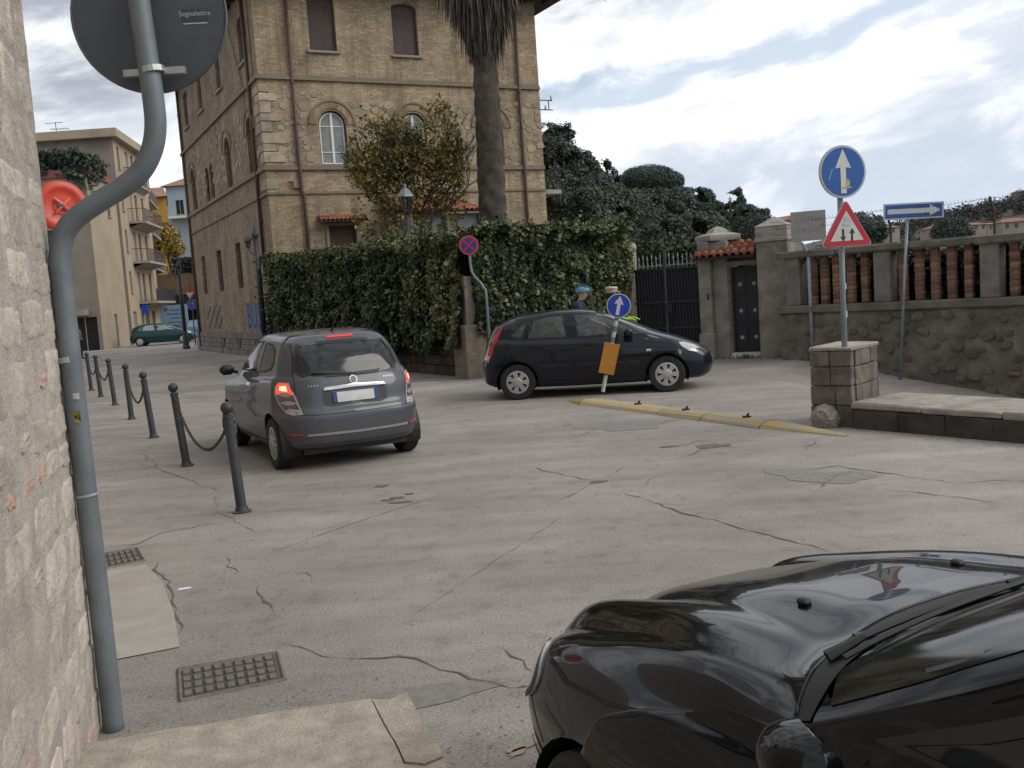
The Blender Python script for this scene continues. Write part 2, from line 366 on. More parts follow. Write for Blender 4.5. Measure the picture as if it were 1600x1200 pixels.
CRACK = mat('crack_dirt', (.12, .11, .10), .95, .3, 30)
CRACKS = mat('fine_crack', (.165, .153, .140), .95, .3, 30)
def ribbon(pts, w, z, jit=.35, sub=6):
    P = []
    for i in range(len(pts)-1):
        a, b = pts[i], pts[i+1]; n = max(2, int((b-a).length/.09)); n = min(n, 40)
        for k in range(n): P.append(a.lerp(b, k/n))
    P.append(pts[-1]); mb = MB(); L = []
    for i, p in enumerate(P):
        t = (P[min(i+1, len(P)-1)]-P[max(0, i-1)]).normalized(); nn = Vector((-t.y, t.x, 0))
        e = min(1, min(i, len(P)-1-i)/3+.15); ww = w*e*random.uniform(.1, 1.3)*(.5+vnoise(p.x*2, p.y*2, 5)); q = p+nn*(random.uniform(-jit, jit)*.05+jit*.10*(vnoise(p.x*4, p.y*4, 9)-.5))
        L += [(q.x-nn.x*ww/2, q.y-nn.y*ww/2, z), (q.x+nn.x*ww/2, q.y+nn.y*ww/2, z)]
    mb.add(L, [(2*i, 2*i+2, 2*i+3, 2*i+1) for i in range(len(P)-1)]); return mb
def crack(px, w=.02, m=CRACK, jit=.5): ribbon([G(*p) for p in px], w*.75, .004, jit).build('crack', m, road)
crack([(980, 770), (1050, 795), (1130, 817), (1200, 838), (1300, 862)], .03)
crack([(820, 728), (880, 742), (932, 752)], .02); crack([(935, 752), (960, 740), (978, 728)], .02); crack([(930, 754), (870, 785)], .016, CRACKS)
crack([(640, 965), (760, 885), (830, 840), (880, 805)], .013, CRACKS, .2)
crack([(440, 1010), (560, 1030), (650, 1030), (740, 1060), (800, 1075), (852, 1070)], .02)
crack([(770, 1010), (850, 1050)], .014); crack([(420, 900), (480, 895), (500, 915)], .012, CRACKS)
crack([(240, 880), (258, 910), (272, 945), (280, 995)], .03); crack([(165, 855), (215, 850), (250, 835), (330, 817), (360, 820)], .02)
crack([(352, 870), (362, 890), (366, 905)], .016); crack([(400, 915), (430, 945), (430, 965)], .03); crack([(220, 705), (245, 730), (290, 750), (350, 770)], .02, CRACKS)
crack([(335, 775), (345, 800), (400, 835)], .014, CRACKS); crack([(420, 865), (560, 815), (700, 770)], .013, CRACKS, .2)
crack([(1040, 700), (1090, 690), (1150, 685)], .018, CRACKS); crack([(1070, 715), (1125, 690)], .03); crack([(1120, 695), (1160, 700)], .02)
crack([(1250, 705), (1280, 688)], .03); crack([(1240, 735), (1310, 728), (1420, 745), (1500, 755), (1590, 750)], .022)
crack([(1275, 765), (1300, 745), (1330, 735)], .03); crack([(1380, 765), (1480, 775), (1590, 790)], .016, CRACKS)
crack([(700, 700), (760, 690), (830, 680), (900, 660)], .016, CRACKS); crack([(830, 670), (905, 657)], .022, CRACKS); crack([(880, 690), (960, 660)], .014, CRACKS)
crack([(150, 590), (260, 583), (400, 592)], .03, CRACKS); crack([(250, 610), (330, 625)], .02, CRACKS); crack([(660, 640), (700, 632), (745, 630)], .03, CRACKS)
crack([(690, 660), (800, 652)], .016, CRACKS); crack([(560, 770), (640, 745)], .012, CRACKS, .2); crack([(1000, 760), (1035, 735)], .012, CRACKS)
crack([(880, 1110), (905, 1135), (930, 1160)], .012, CRACKS)
def blot(name, px, py, rx, ry, m, z=.005, n=26, rough=.35, ang=0.):
    c = G(px, py); mb = MB(); P = [(0, 0, 0)]
    ph = random.random()*9
    for i in range(n):
        a = 2*math.pi*i/n; k = 1+rough*(vnoise(math.cos(a)*1.7+ph, math.sin(a)*1.7+ph)-.5)*2+random.uniform(-.1, .1)
        x, y = math.cos(a)*rx*k, math.sin(a)*ry*k; P.append((x*math.cos(ang)-y*math.sin(ang), x*math.sin(ang)+y*math.cos(ang), 0))
    mb.add([(c.x+p[0], c.y+p[1], z) for p in P], [(0, 1+i, 1+(i+1) % n) for i in range(n)]); return mb.build(name, m, road)
STAIN = mat('oil_stain', (.115, .105, .096), .75, .2, 20)
for a in [(596, 760, .07, .05), (620, 778, .08, .05), (625, 785, .12, .04), (640, 772, .05, .03), (605, 782, .05, .03), (935, 753, .08, .06), (1112, 697, .18, .12), (1045, 698, .1, .05)]: blot('stain', *a, CRACK if a[0] in (935, 1112) else STAIN)
PATCH = mat('old_tar_patch', (.205, .191, .178), .9, .2, 14, .3, 80)
blot('tar_patch', 620, 1095, .45, .12, PATCH, .0035, 30, .3, .3); blot('tar_patch', 1290, 745, .25, .5, PATCH, .0035, 30, .4, .8)
blot('tar_patch', 980, 665, .6, .35, PATCH, .0035, 30, .4, .2); blot('tar_patch', 330, 605, 1.6, .8, PATCH, .0035, 30, .4, .2)
blot('tar_patch', 760, 590, 1.2, .5, PATCH, .0035, 30, .4, .2)
blot('orange_paint_mark', 820, 1165, .09, .025, mat('faded_orange_paint', (.31, .255, .205), .8, .3, 30), .006, 20, .6, .5); blot('orange_paint_mark', 806, 1178, .05, .02, MATS['faded_orange_paint'], .006, 20, .6, .9)
lit = MB().prism([(-.045, -.02), (.045, -.012), (.04, .018), (-.03, .022)], G(288, 921)+Vector((0, 0, .004)), (.9, .3, 0), (-.3, .9, 0), .003).build('paper_scrap', mat('white_paper', (.75, .75, .75), .7)); tag(lit, 'small white scrap of paper lying on the asphalt', 'litter')
# pale concrete slab and two iron grates by the stone building
slab = MB().add([(*G(*p).xy, .006) for p in [(160, 895), (228, 883), (252, 908), (272, 958), (281, 1012), (180, 1032), (150, 1030)]], [(0, 6, 5, 4, 3, 2, 1)]).build('concrete_patch', mat('pale_concrete', (.36, .33, .285), .9, .1, 5, .2, 60, stain=(.30, .272, .235), stscale=2), road)
RUST = mat('cast_iron_rusty', (.155, .138, .122), .7, .25, 30, .5, 80)
def grate(label, pts, nu, nv, grp):
    P = [G(*p) for p in pts]                                     # four corners: near-left, near-right, far-right, far-left
    root = empty('drain_grate', P[0], 0, label, 'drain grate', grp); o = P[0]
    b = lambda u, v: (P[0].lerp(P[1], u)).lerp(P[3].lerp(P[2], u), v)-o
    MB().add([b(0, 0)+Vector((0, 0, .005)), b(1, 0)+Vector((0, 0, .005)), b(1, 1)+Vector((0, 0, .005)), b(0, 1)+Vector((0, 0, .005))], [(0, 1, 2, 3)]).build('pit', mat('grate_pit', (.075, .067, .06), .9), root)
    for i in range(nu):
        mb = MB(); u0, u1 = (i+.06)/nu, (i+.72)/nu
        for j in range(nv):
            v0, v1 = (j+.12)/nv, (j+.8)/nv; q = [b(u0, v0), b(u1, v0), b(u1, v1), b(u0, v1)]
            mb.add([p+Vector((0, 0, .002)) for p in q]+[p+Vector((0, 0, .014)) for p in q], [(4, 5, 6, 7), (0, 1, 5, 4), (1, 2, 6, 5), (2, 3, 7, 6), (3, 0, 4, 7)])
        mb.build('grate_bar', RUST, root)
    fr = MB(); C = [b(-.04, -.06), b(1.04, -.06), b(1.04, 1.06), b(-.04, 1.06)]
    for i in range(4): fr.tube([C[i], C[(i+1) % 4]], .014, 4)
    fr.build('frame', RUST, root)
grate('rusty cast iron drain grate just beyond the travertine step', [(288, 1092), (438, 1062), (428, 1024), (285, 1048)], 9, 4, 'drain grates')
grate('small iron drain grate beside the pale concrete patch', [(163, 888), (222, 876), (212, 858), (158, 868)], 6, 3, 'drain grates')

# loose grit along the edges of the street
gv, gf = [], []
def grit(c, sx, sy, n, ang=0.):
    for _ in range(n):
        a, b = random.gauss(0, sx), random.gauss(0, sy); x, y = c[0]+a*math.cos(ang)-b*math.sin(ang), c[1]+a*math.sin(ang)+b*math.cos(ang); r = random.uniform(.003, .011); k = len(gv); z = road_h(x, y)
        gv.extend([(x-r, y-r*.6, z), (x+r, y-r*.5, z), (x+r*.2, y+r, z), (x+r*.1, y, z+r*1.1)]); gf.extend([(k, k+1, k+3), (k+1, k+2, k+3), (k+2, k, k+3)])
grit((-.2, 3.7), .12, .5, 160, -.3); grit((-1.2, 4.25), .5, .12, 160, .2); grit((-1.7, 5.6), .25, .6, 140, .3); grit((4.3, 10.0), .08, .9, 260, .57); grit((2.2, 12.9), .12, 1.8, 260, .48); grit((0., 7.), 1.6, 2.2, 420); grit((-2.9, 9.3), .4, 1.6, 200, .46); grit((4.5, 21.), 1.4, .3, 200, -.5)
gr_ = link('grit', npmesh('grit', gv, gf, mat('grit_stone', (.22, .20, .18), .95, .5, 40))); tag(gr_, 'loose grit scattered on the asphalt', 'grit', kind='stuff')
# travertine step in front of the stone building
TRAV = mat('travertine', (.50, .44, .36), .85, .22, 11, 1, 70, stain=(.36, .312, .25), stscale=6)
step = empty('stone_step', (-.53, 3.97, 0), 0, 'worn travertine step with a groove along its right end, at the bottom edge', 'step')
d1 = Vector((-.974, -.225, 0)); d2 = Vector((.30, -.954, 0)); P0 = Vector((0, 0, 0))
def slabmesh(name, a0, a1, b0, b1, z0, z1, m, bev=.012, worn=0.):
    n1, n2 = max(2, int((a1-a0)/.06)), max(2, int((b1-b0)/.06)); v = []; f = []
    for j in range(n2+1):
        for i in range(n1+1):
            a, b = a0+(a1-a0)*i/n1, b0+(b1-b0)*j/n2; p = P0+d1*a+d2*b
            e = 1 if (0 < i < n1 and 0 < j < n2) else 0
            p = p+(Vector((vnoise(a*9, b*9, 3)-.5, vnoise(a*9, b*9, 4)-.5, 0))*.025 if not e else Vector((0, 0, 0)))
            v.append((p.x, p.y, z1-(.016 if not e else 0)+(vnoise(a*6, b*6, 1)-.5)*.012+(vnoise(a*20, b*20, 2)-.5)*.006-worn*math.exp(-((a-(a0+a1)/2)/.05)**2)))
    W = n1+1; f = [(j*W+i, j*W+i+1, (j+1)*W+i+1, (j+1)*W+i) for j in range(n2) for i in range(n1)]
    ring = [i for i in range(W)]+[(j+1)*W-1 for j in range(1, n2+1)]+[n2*W+i for i in range(n1-1, -1, -1)]+[j*W for j in range(n2-1, 0, -1)]
    k = len(v); v += [(v[i][0], v[i][1], z0) for i in ring]; n = len(ring)
    f += [(ring[i], k+i, k+(i+1) % n, ring[(i+1) % n]) for i in range(n)]
    f = [tuple(reversed(q)) for q in f]
    me = bpy.data.meshes.new(name); me.from_pydata(v, [], f); me.materials.append(m); bm = bmesh.new(); bm.from_mesh(me); bmesh.ops.recalc_face_normals(bm, faces=bm.faces); bm.to_mesh(me); bm.free()
    me.polygons.foreach_set('use_smooth', [True]*len(me.polygons)); me.set_sharp_from_angle(angle=math.radians(50)); return link(name, me, step)
slabmesh('edge_stone', 0, .15, 0, .62, -.02, .15, TRAV, worn=.02); slabmesh('edge_stone', 0, .16, .63, 1.5, -.02, .145, TRAV, worn=.02)
slabmesh('step_slab', .158, 2.6, 0, .8, -.02, .152, TRAV); slabmesh('step_slab', .165, 2.6, .808, 2.6, -.02, .147, TRAV)

# ================================================================== stone corner of the building at the left
WALLS = mat('pale_rubble_stone', (.55, .485, .415), .92, .18, 6, 1, 30, stain=(.40, .345, .29), stscale=8, rnd=.2)
MORT = mat('lime_mortar', (.52, .46, .40), .95, .14, 9, 1, 50, stain=(.38, .33, .28), stscale=5)
WBRK = mat('old_red_brick_chip', (.50, .33, .25), .9, .2, 14, .6, 60)
corner = Vector((-1.94, 4.16, 0)); fa = Vector((.30, -.954, 0)); fb = Vector((-.52, .854, 0)); fn = Vector((.954, .30, 0))
sw = empty('stone_wall', corner, 0, 'pale rubble stone wall corner filling the left edge', 'wall')
def wl_(u, z, d): return fa*u+fn*d+Vector((0, 0, z))
core = MB(); n1, n2 = 26, 160; vv = []
for j in range(n2+1):
    for i in range(n1+1):
        u = 5.0*(i/n1)**1.6; z = -.05+9.6*j/n2
        vv.append(wl_(u, z, -.002+(vnoise(u*7, z*7, 5)-.5)*.007+(vnoise(u*22, z*22, 6)-.5)*.005)+fa*(0 if i else (vnoise(3, z*5, 8)-.5)*.03))
core.add(vv, [(j*(n1+1)+i, (j+1)*(n1+1)+i, (j+1)*(n1+1)+i+1, j*(n1+1)+i+1) for j in range(n2) for i in range(n1)])
core.build('mortar_core', MORT, sw, True)
bk = MB(); W_ = n1+1
e0 = [vv[j*W_] for j in range(n2+1)]; e1 = [p+fb*31 for p in e0]
bk.add(e0+e1, [(j, n2+1+j, n2+2+j, j+1) for j in range(n2)]); bk.build('side_face', MORT, sw, True)
z = .02; k = 0
while z < 6.4:
    h = random.uniform(.13, .25); u = random.choice((.0, .0, .015)); 
    while u < 2.6:
        w = random.uniform(.24, .58); zz0 = z+random.uniform(-.015, .015); hh = h-random.uniform(.012, .03); ww = w-random.uniform(.015, .035)
        m = WALLS
        if u > .06 and random.random() < (.26 if z < 1.6 else .10): hh = min(hh, .055); ww = min(ww, .16); m = WBRK if random.random() < .8 else WALLS; zz0 += random.uniform(0, h-.06)
        n = 9; vs = []; fs = []; sd = random.random()*50; rx = ww/2; rz = hh/2
        for j in range(n+1):
            for i in range(n+1):
                a, b = i/n*2-1, j/n*2-1; q = 1-.16*(a*a)*(b*b)
                edge = max(abs(a), abs(b)); dd = (.0025+(vnoise(a*2+sd, b*2, 1)-.5)*.006+(vnoise(a*5+sd, b*5, 2)-.5)*.005) if edge < .99 else -.008
                uu = u+rx+a*rx*q+(vnoise(b*3+sd, 7, 3)-.5)*.03*abs(a); z2 = zz0+rz+b*rz*q+(vnoise(a*3+sd, 2, 4)-.5)*.03*abs(b)
                if u < .02 and a < -.99: uu = max(uu, -.004)
                vs.append(wl_(uu, z2, dd))
        fs = [(j*(n+1)+i, (j+1)*(n+1)+i, (j+1)*(n+1)+i+1, j*(n+1)+i+1) for j in range(n) for i in range(n)]
        if u < 1.0 or random.random() < .9: MB().add(vs, fs).build('stone', m, sw, True)
        u += w
    z += h
wire = MB().tube([wl_(1.20, 3.1, .02), wl_(1.21, 2.86, .03), wl_(1.25, 2.76, .025), wl_(1.36, 2.73, .02)], .003, 5).build('loose_wire', mat('black_cable', (.03, .03, .03), .6), sw)

# ================================================================== brick house
H = empty('brick_house', (-8.01, 33.92, 0), math.radians(27), 'three-storey tan brick house with arched windows and brown shutters', 'house')
HW, HD, HZ = 11.08, 17.0, 13.1
front = dict(o=(0, 0, 0), ux=(1, 0, 0), uz=(0, 0, 1)); left = dict(o=(0, HD, 0), ux=(0, -1, 0), uz=(0, 0, 1))
fh = [archpoly(2.0, 3.02, 6.78, 8.72, .5), archpoly(5.13, 6.13, 6.78, 8.72, .5), archpoly(8.35, 9.35, 6.78, 8.72, .5),
      archpoly(1.93, 2.92, 10.77, 12.72, .16), archpoly(5.07, 6.06, 10.77, 12.62, .16), archpoly(8.2, 9.2, 10.77, 12.6, .16), [(2.04, 2.0), (3.06, 2.0), (3.06, 4.64), (2.04, 4.64)]]
facade('wall', BRK, H, [(0, -.1), (HW, -.1), (HW, HZ), (0, HZ)], fh, depth=.28, **front)
lh = []; lk = []
for c in (1.95, 6.4, 10.7, 14.6): lh.append(archpoly(HD-c-.55, HD-c+.55, 10.72, 12.35, .14)); lk.append('grey')
for c in (1.85, 6.05, 14.5): lh.append(archpoly(HD-c-.55, HD-c+.55, 6.8, 8.75, .5)); lk.append('brown')
for c in (9.85, 10.95): lh.append(archpoly(HD-c-.42, HD-c+.42, 6.8, 8.3, .4)); lk.append('brown')
for c in (5.8, 9.9, 13.95): lh.append([(HD-c-.5, 2.75), (HD-c+.5, 2.75), (HD-c+.5, 4.55), (HD-c-.5, 4.55)]); lk.append('brown')
LBRK = brick_mat('shaded_side_brick', (.29, .215, .145), (.20, .142, .092), (.14, .112, .082))  # front brick darkened: the side's shade is put into the colour
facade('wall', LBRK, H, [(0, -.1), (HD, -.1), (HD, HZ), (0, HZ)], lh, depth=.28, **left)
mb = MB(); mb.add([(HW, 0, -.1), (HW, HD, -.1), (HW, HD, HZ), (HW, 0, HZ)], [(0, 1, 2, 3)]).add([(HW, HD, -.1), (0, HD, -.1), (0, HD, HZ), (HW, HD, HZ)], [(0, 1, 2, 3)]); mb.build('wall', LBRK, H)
mb = MB().box((HW/2, HD/2, HZ/2), (HW-.7, HD-.7, HZ-.1)); mb.build('inner_core', DARK, H)
CURT = mat('grey_curtain_glass', (.20, .22, .215), .45, .25, 2.5, spec=.35)
SHGREY = mat('grey_weathered_shutter', (.19, .185, .185), .7, .15, 10)
SILL = mat('stone_sill', (.24, .21, .18), .85, .15, 10, .3)
def window(par, poly, o, ux, uz, kind, sill=True, rec=.12):
    o, ux, uz = Vector(o), Vector(ux), Vector(uz); n = ux.cross(uz)
    w0, w1 = min(p[0] for p in poly), max(p[0] for p in poly); z0, z1 = min(p[1] for p in poly), max(p[1] for p in poly); c = (w0+w1)/2
    L = lambda w, z, d: o+ux*w+uz*z+n*d
    fr = MB(); ins = inset(poly, .055); k = len(poly); A = [L(*p, -rec) for p in poly]; B = [L(*p, -rec) for p in ins]; A2 = [p-n*.06 for p in A]; B2 = [p-n*.06 for p in B]
    fr.add(A+B+A2+B2, [(i, (i+1) % k, (i+1) % k+k, i+k) for i in range(k)]+[(i+k, (i+1) % k+k, (i+1) % k+3*k, i+3*k) for i in range(k)])
    frm = {'white': MATS['brown_shutter_paint'], 'brown': BROWN, 'grey': BROWN}[kind]
    W = fr.build('window', frm, par)
    def half(sgn, gap):
        P = []
        for a, b in ins:
            a2 = min(a, c-gap) if sgn < 0 else max(a, c+gap)
            if not P or abs(P[-1][0]-a2)+abs(P[-1][1]-b) > 1e-4: P.append((a2, b))
        Q = []
        for i, p in enumerate(P):     # clean collapsed edge points: keep only the extreme two on the meeting line
            Q.append(p)
        line = [p for p in Q if abs(p[0]-(c+sgn*gap)) < 1e-5]; lo = min((p[1] for p in line), default=z0); hi = max((p[1] for p in line), default=z1)
        return [p for p in Q if abs(p[0]-(c+sgn*gap)) > 1e-5 or p[1] in (lo, hi)]
    for sgn in (-1, 1):
        P = half(sgn, .004 if kind != 'white' else .03)
        if kind == 'white':
            MB().prism(P, L(0, 0, -rec-.04), ux, uz, .008).build('pane', CURT, W)
        else:
            m = BROWN if kind == 'brown' else SHGREY
            mb = MB().prism(P, L(0, 0, -rec-.05), ux, uz, .03); Pi = inset(P, .07)
            lo, hi = min(p[1] for p in Pi), max(p[1] for p in Pi)-(.35*(z1-z0)*.3 if len(poly) > 6 else 0); a0, a1 = min(p[0] for p in Pi), max(p[0] for p in Pi)
            ns = int((hi-lo)/.075)
            for s in range(ns):
                zz = lo+(s+.5)*(hi-lo)/ns
                if abs((zz-lo)/(hi-lo)-.5) < .04: continue
                q = [L(a0, zz-.02, -rec-.008), L(a1, zz-.02, -rec-.008), L(a1, zz+.025, -rec-.019), L(a0, zz+.025, -rec-.019)]
                mb.add(q, [(0, 1, 2, 3)])
            mb.build('shutter', m, W)
    if kind == 'white':
        mb = MB().prism([(c-.045, z0+.06), (c+.045, z0+.06), (c+.045, z1-.06), (c-.045, z1-.06)], L(0, 0, -rec-.03), ux, uz, .03)
        for zz in (z0+.45*(z1-z0)*.55, z1-.55): mb.prism([(w0+.06, zz-.015), (w1-.06, zz-.015), (w1-.06, zz+.015), (w0+.06, zz+.015)], L(0, 0, -rec-.03), ux, uz, .018)
        mb.build('mullion', WHITEP, W)
        Pi = inset(ins, .05); k = len(ins); A = [L(*p, -rec-.01) for p in ins]; B = [L(*p, -rec-.01) for p in Pi]
        MB().add(A+B, [(i, (i+1) % k, (i+1) % k+k, i+k) for i in range(k)]).build('sash', WHITEP, W)
    if sill: MB().prism([(w0-.1, z0-.08), (w1+.1, z0-.08), (w1+.1, z0), (w0-.1, z0)], L(0, 0, -.1), ux, uz, .2).build('sill', SILL, W)
    return W
for i, p in enumerate(fh[:6]): window(H, p, kind='white' if i < 3 else 'brown', sill=i > 2, **front)
DOORM = mat('brown_wood_blind', (.085, .052, .036), .7, .2, 8)
Wd = MB().prism([(2.04, 2.0), (3.06, 2.0), (3.06, 4.64), (2.04, 4.64)], (0, .14, 0), (1, 0, 0), (0, 0, 1), .02).build('window', DOORM, H)
for i in range(24): MB().box((2.55, .115, 2.05+i*.107), (.92, .014, .085), rx=.25).build('slat', DOORM, Wd)
for a in (1.99, 3.11): MB().box((a, -.02, 3.3), (.1, .1, 2.7)).build('jamb', SILL, Wd)
MB().box((2.55, -.02, 4.69), (1.24, .1, .09)).build('lintel', SILL, Wd)
for p, k in zip(lh, lk): window(H, p, kind=k, sill=p[0][1] > 10, **left)
# brick arches over the middle storey
VOU = brick_mat('arch_brick', (.30, .22, .13), (.24, .175, .10), (.22, .18, .12), .09, .26)
for c, fr_ in [(2.51, front), (5.63, front), (8.85, front)]+[(HD-1.85, left), (HD-6.05, left), (HD-14.5, left)]:
    o, ux, uz = Vector(fr_['o']), Vector(fr_['ux']), Vector(fr_['uz']); n = ux.cross(uz); mb = MB(); K = 14
    for i in range(K+1):
        a = math.pi*i/K
        for r, d in ((.56, .0), (.56, .035), (.80, .035), (.80, .0)): mb.v.append(tuple(o+ux*(c+r*math.cos(a))+uz*(8.22+r*math.sin(a))+n*d))
    for i in range(K):
        for s in range(3): mb.f.append((i*4+s, i*4+s+1, (i+1)*4+s+1, (i+1)*4+s))
    mb.build('arch', VOU, H)
    mb = MB(); 
    for i in range(K+1):
        a = math.pi*i/K
        for r, d in ((.80, .0), (.80, .07), (.86, .07), (.86, .0)): mb.v.append(tuple(o+ux*(c+r*math.cos(a))+uz*(8.22+r*math.sin(a))+n*d))
    for i in range(K):
        for s in range(3): mb.f.append((i*4+s, i*4+s+1, (i+1)*4+s+1, (i+1)*4+s))
    mb.build('hood_mould', mat('dark_moulding', (.19, .15, .11), .9, .2, 10, .4), H)
MOUL = MATS['dark_moulding']
for zc, h, pr in ((6.70, .17, .10), (9.80, .16, .10), (5.82, .09, .06)):
    def band(z0, z1, p):
        MB().box((HW/2-p/2+.0, -p/2, (z0+z1)/2), (HW+p, p, z1-z0)).build('string_course', MOUL, H); MB().box((-p/2, HD/2, (z0+z1)/2), (p, HD, z1-z0)).build('string_course', MOUL, H)
    band(zc-h/2, zc, pr); band(zc, zc+h/2, pr*.6)
PL = mat('plinth_stone', (.15, .13, .11), .95, .3, 5, .9, 25, stain=(.08, .07, .06))
mb = MB()
MB().box((HW/2, -.04, .42), (HW, .08, 1.04)).build('plinth', PL, H)
PLQ = mat('plinth_block', (.16, .14, .12), .95, .3, 5, .9, 25, rnd=.25)
pm = MB().box((0, 0, 0), (.1, 1, 1)).mesh('plinth_stone', PLQ, bevel=.03)
y = .0; MB().box((-.02, HD/2, .42), (.04, HD, 1.04)).build('plinth', PL, H)
for zr in range(4):
    y = 0.
    while y < HD:
        w = random.uniform(.35, .7)
        if any(abs(y+w/2-c) < .42 and zr in (1, 2) for c in (3.5, 6.8, 10.2)): y += w; continue
        link('plinth_stone', pm, H, (-.035, y+w/2, .12+zr*.225), (0, 0, 0), (1, w-.02, .21)); y += w
for c in (3.5, 6.8, 10.2): MB().box((-.045, c, .5), (.02, .32, .42)).build('cellar_vent', DARK, H)
# quoins and rubble stones in the middle storey
QST = mat('pale_limestone', (.33, .275, .20), .92, .2, 5, .7, 20, rnd=.22, stain=(.20, .165, .125), stscale=3)
zz = 5.95; k = 0
while zz < 9.45:
    h = random.uniform(.24, .42)
    if zz < 6.7 and zz+h > 6.58: zz = 6.86; continue
    w = random.uniform(.5, .95) if k % 2 else random.uniform(.3, .5)
    MB().box((w/2-.022, -.012, zz+h/2), (w+.044, .05, h-.03)).build('quoin', QST, H, bevel=.02, jitter=.012)
    MB().box((-.012, (1.1-w)/2+.1, zz+h/2), (.05, 1.1-w, h-.03)).build('quoin', QST, H, bevel=.02, jitter=.012)
    zz += h; k += 1
stm = []
for s in range(7):
    n = random.randint(6, 8); P = []
    for i in range(n):
        a = 2*math.pi*(i+random.uniform(-.25, .25))/n; r = random.uniform(.75, 1.1); P.append((r*math.cos(a), r*math.sin(a)*.72))
    stm.append(MB().prism(P, (0, .03, 0), (1, 0, 0), (0, 0, 1), .05).mesh('rubble_stone', QST, bevel=.008))
placed = []
def rub(w0, w1, z0, z1, n, side):
    for _ in range(n):
        for t in range(14):
            w, z2, r = random.uniform(w0, w1), random.uniform(z0, z1), random.uniform(.09, .23)
            if side == 'f' and any(abs(w-c) < .62+r and z2 < 8.3+r*.3 or math.hypot(w-c, z2-8.22) < .9+r for c in (2.51, 5.63, 8.85)): continue
            if side == 'l' and any(abs(w-c) < .7+r*.6 for c in (1.85, 6.05, 10.4, 14.5)): continue
            if any(q[3] == side and math.hypot(w-q[0], (z2-q[1])*1.25) < (r+q[2])*.92 for q in placed): continue
            placed.append((w, z2, r, side))
            if side == 'f': link('rubble_stone', random.choice(stm), H, (w, 0, z2), (0, random.uniform(-.4, .4), 0), (r, 1, r))
            else: link('rubble_stone', random.choice(stm), H, (0, w, z2), (0, 0, -math.pi/2), (r, 1, r))
            break
rub(.55, 1.95, 6.95, 9.35, 60, 'f'); rub(3.2, 4.9, 6.95, 9.0, 55, 'f'); rub(6.4, 8.1, 6.95, 9.0, 30, 'f'); rub(9.5, 11, 6.95, 9.2, 45, 'f'); rub(.3, 14, 6.95, 9.4, 90, 'l')
# downpipes
for pts, n in (([(1.17, -.09, 13.0), (1.17, -.09, 5.9), (1.24, -.09, 5.7), (1.24, -.09, .3)], 1), ([(10.14, -.09, 13.0), (10.14, -.09, .3)], 1), ([(-.08, 1.2, 12.9), (-.08, 1.2, 3.0)], 0), ([(-.08, 16.3, 13), (-.08, 16.3, .2)], 0)):
    mb = MB().tube(pts, .06, 8); 
    pp = mb.build('downpipe', PIPE, H, True)
    for z in (11.6, 9.6, 8.2, 6.5, 5.0): 
        if z > pts[-1][2]: MB().lathe([(.075, -.04), (.075, .04)], (pts[0][0] if z > 5.8 else pts[-1][0], pts[0][1], z), n=8).build('bracket', PIPE, pp)
MB().tube([(1.24, -.07, 5.98), (.88, -.07, 5.98), (.88, -.07, 6.2), (.74, -.07, 6.2)], .035, 6).build('service_pipe', PIPE, H)
mb = MB().tube([(-.05, .5, 13), (-.05, .5, 9.9)], .015, 4); mb.tube([(-.04, 3.9, 12.6), (-.04, 2.2, 9.9), (-.04, 2.2, 6.8)], .012, 4); mb.build('cable', MATS['black_cable'], H)
# roof with deep eaves
ov = 1.0; SOF = mat('dark_wood_soffit', (.035, .026, .02), .8, .2, 6)
E0 = [(-ov, -ov), (HW+ov, -ov), (HW+ov, HD+ov), (-ov, HD+ov)]
mb = MB().add([(x, y, 13.12) for x, y in E0]+[(x, y, 13.3) for x, y in E0], [(3, 2, 1, 0), (0, 1, 5, 4), (1, 2, 6, 5), (2, 3, 7, 6), (3, 0, 4, 7)]); so = mb.build('eaves', SOF, H)
mb = MB().add([(x, y, 13.303) for x, y in E0]+[(HW/2, 5, 16.2), (HW/2, HD-5, 16.2)], [(0, 1, 4), (1, 2, 5, 4), (2, 3, 5), (3, 0, 4, 5)]); mb.build('roof', mat('roof_tile', (.30, .14, .085), .9, .25, 5), H)
for i in range(14): MB().box((-.5+i*.92, -.5, 13.06), (.1, 1.0, .12)).build('rafter', SOF, so)
for i in range(20): MB().box((-.5, -.3+i*.92, 13.06), (1.0, .1, .12)).build('rafter', SOF, so)
# tiled hood over the small window, tiled porch
TILE = MB(); 
for i in range(7):
    a0, a1 = math.pi*i/6, 0
tm = MB(); K = 6; vv = []
for r, yy in ((.085, 0.), (.068, 1.)):
    for q in (r, r-.014):
        for i in range(K+1): a = math.pi*i/K; vv.append((q*math.cos(a), yy, q*math.sin(a)))
n_ = K+1
for i in range(K): tm.f += [(i, i+1, 2*n_+i+1, 2*n_+i), (n_+i+1, n_+i, 3*n_+i, 3*n_+i+1), (i+1, i, n_+i, n_+i+1)]
tm.v = vv; TILEM = tm.mesh('roof_tile', TERRA, True)
def tiles(par, x0, x1, y0, z0, slope, length, rows, pitch=.2, ux=Vector((1, 0, 0))):
    """rows of half-round cover tiles climbing along +y"""
    n = int(round((x1-x0)/pitch)); tl = length/rows*1.18
    for r in range(rows):
        for i in range(n):
            yy = y0+r*length/rows*math.cos(slope); zz = z0+r*length/rows*math.sin(slope)+r*.004
            link('roof_tile', TILEM, par, (x0+(i+.5)*pitch, yy, zz), (slope+random.uniform(-.03, .03), random.uniform(-.05, .05), random.uniform(-.04, .04)), (1, tl, 1))
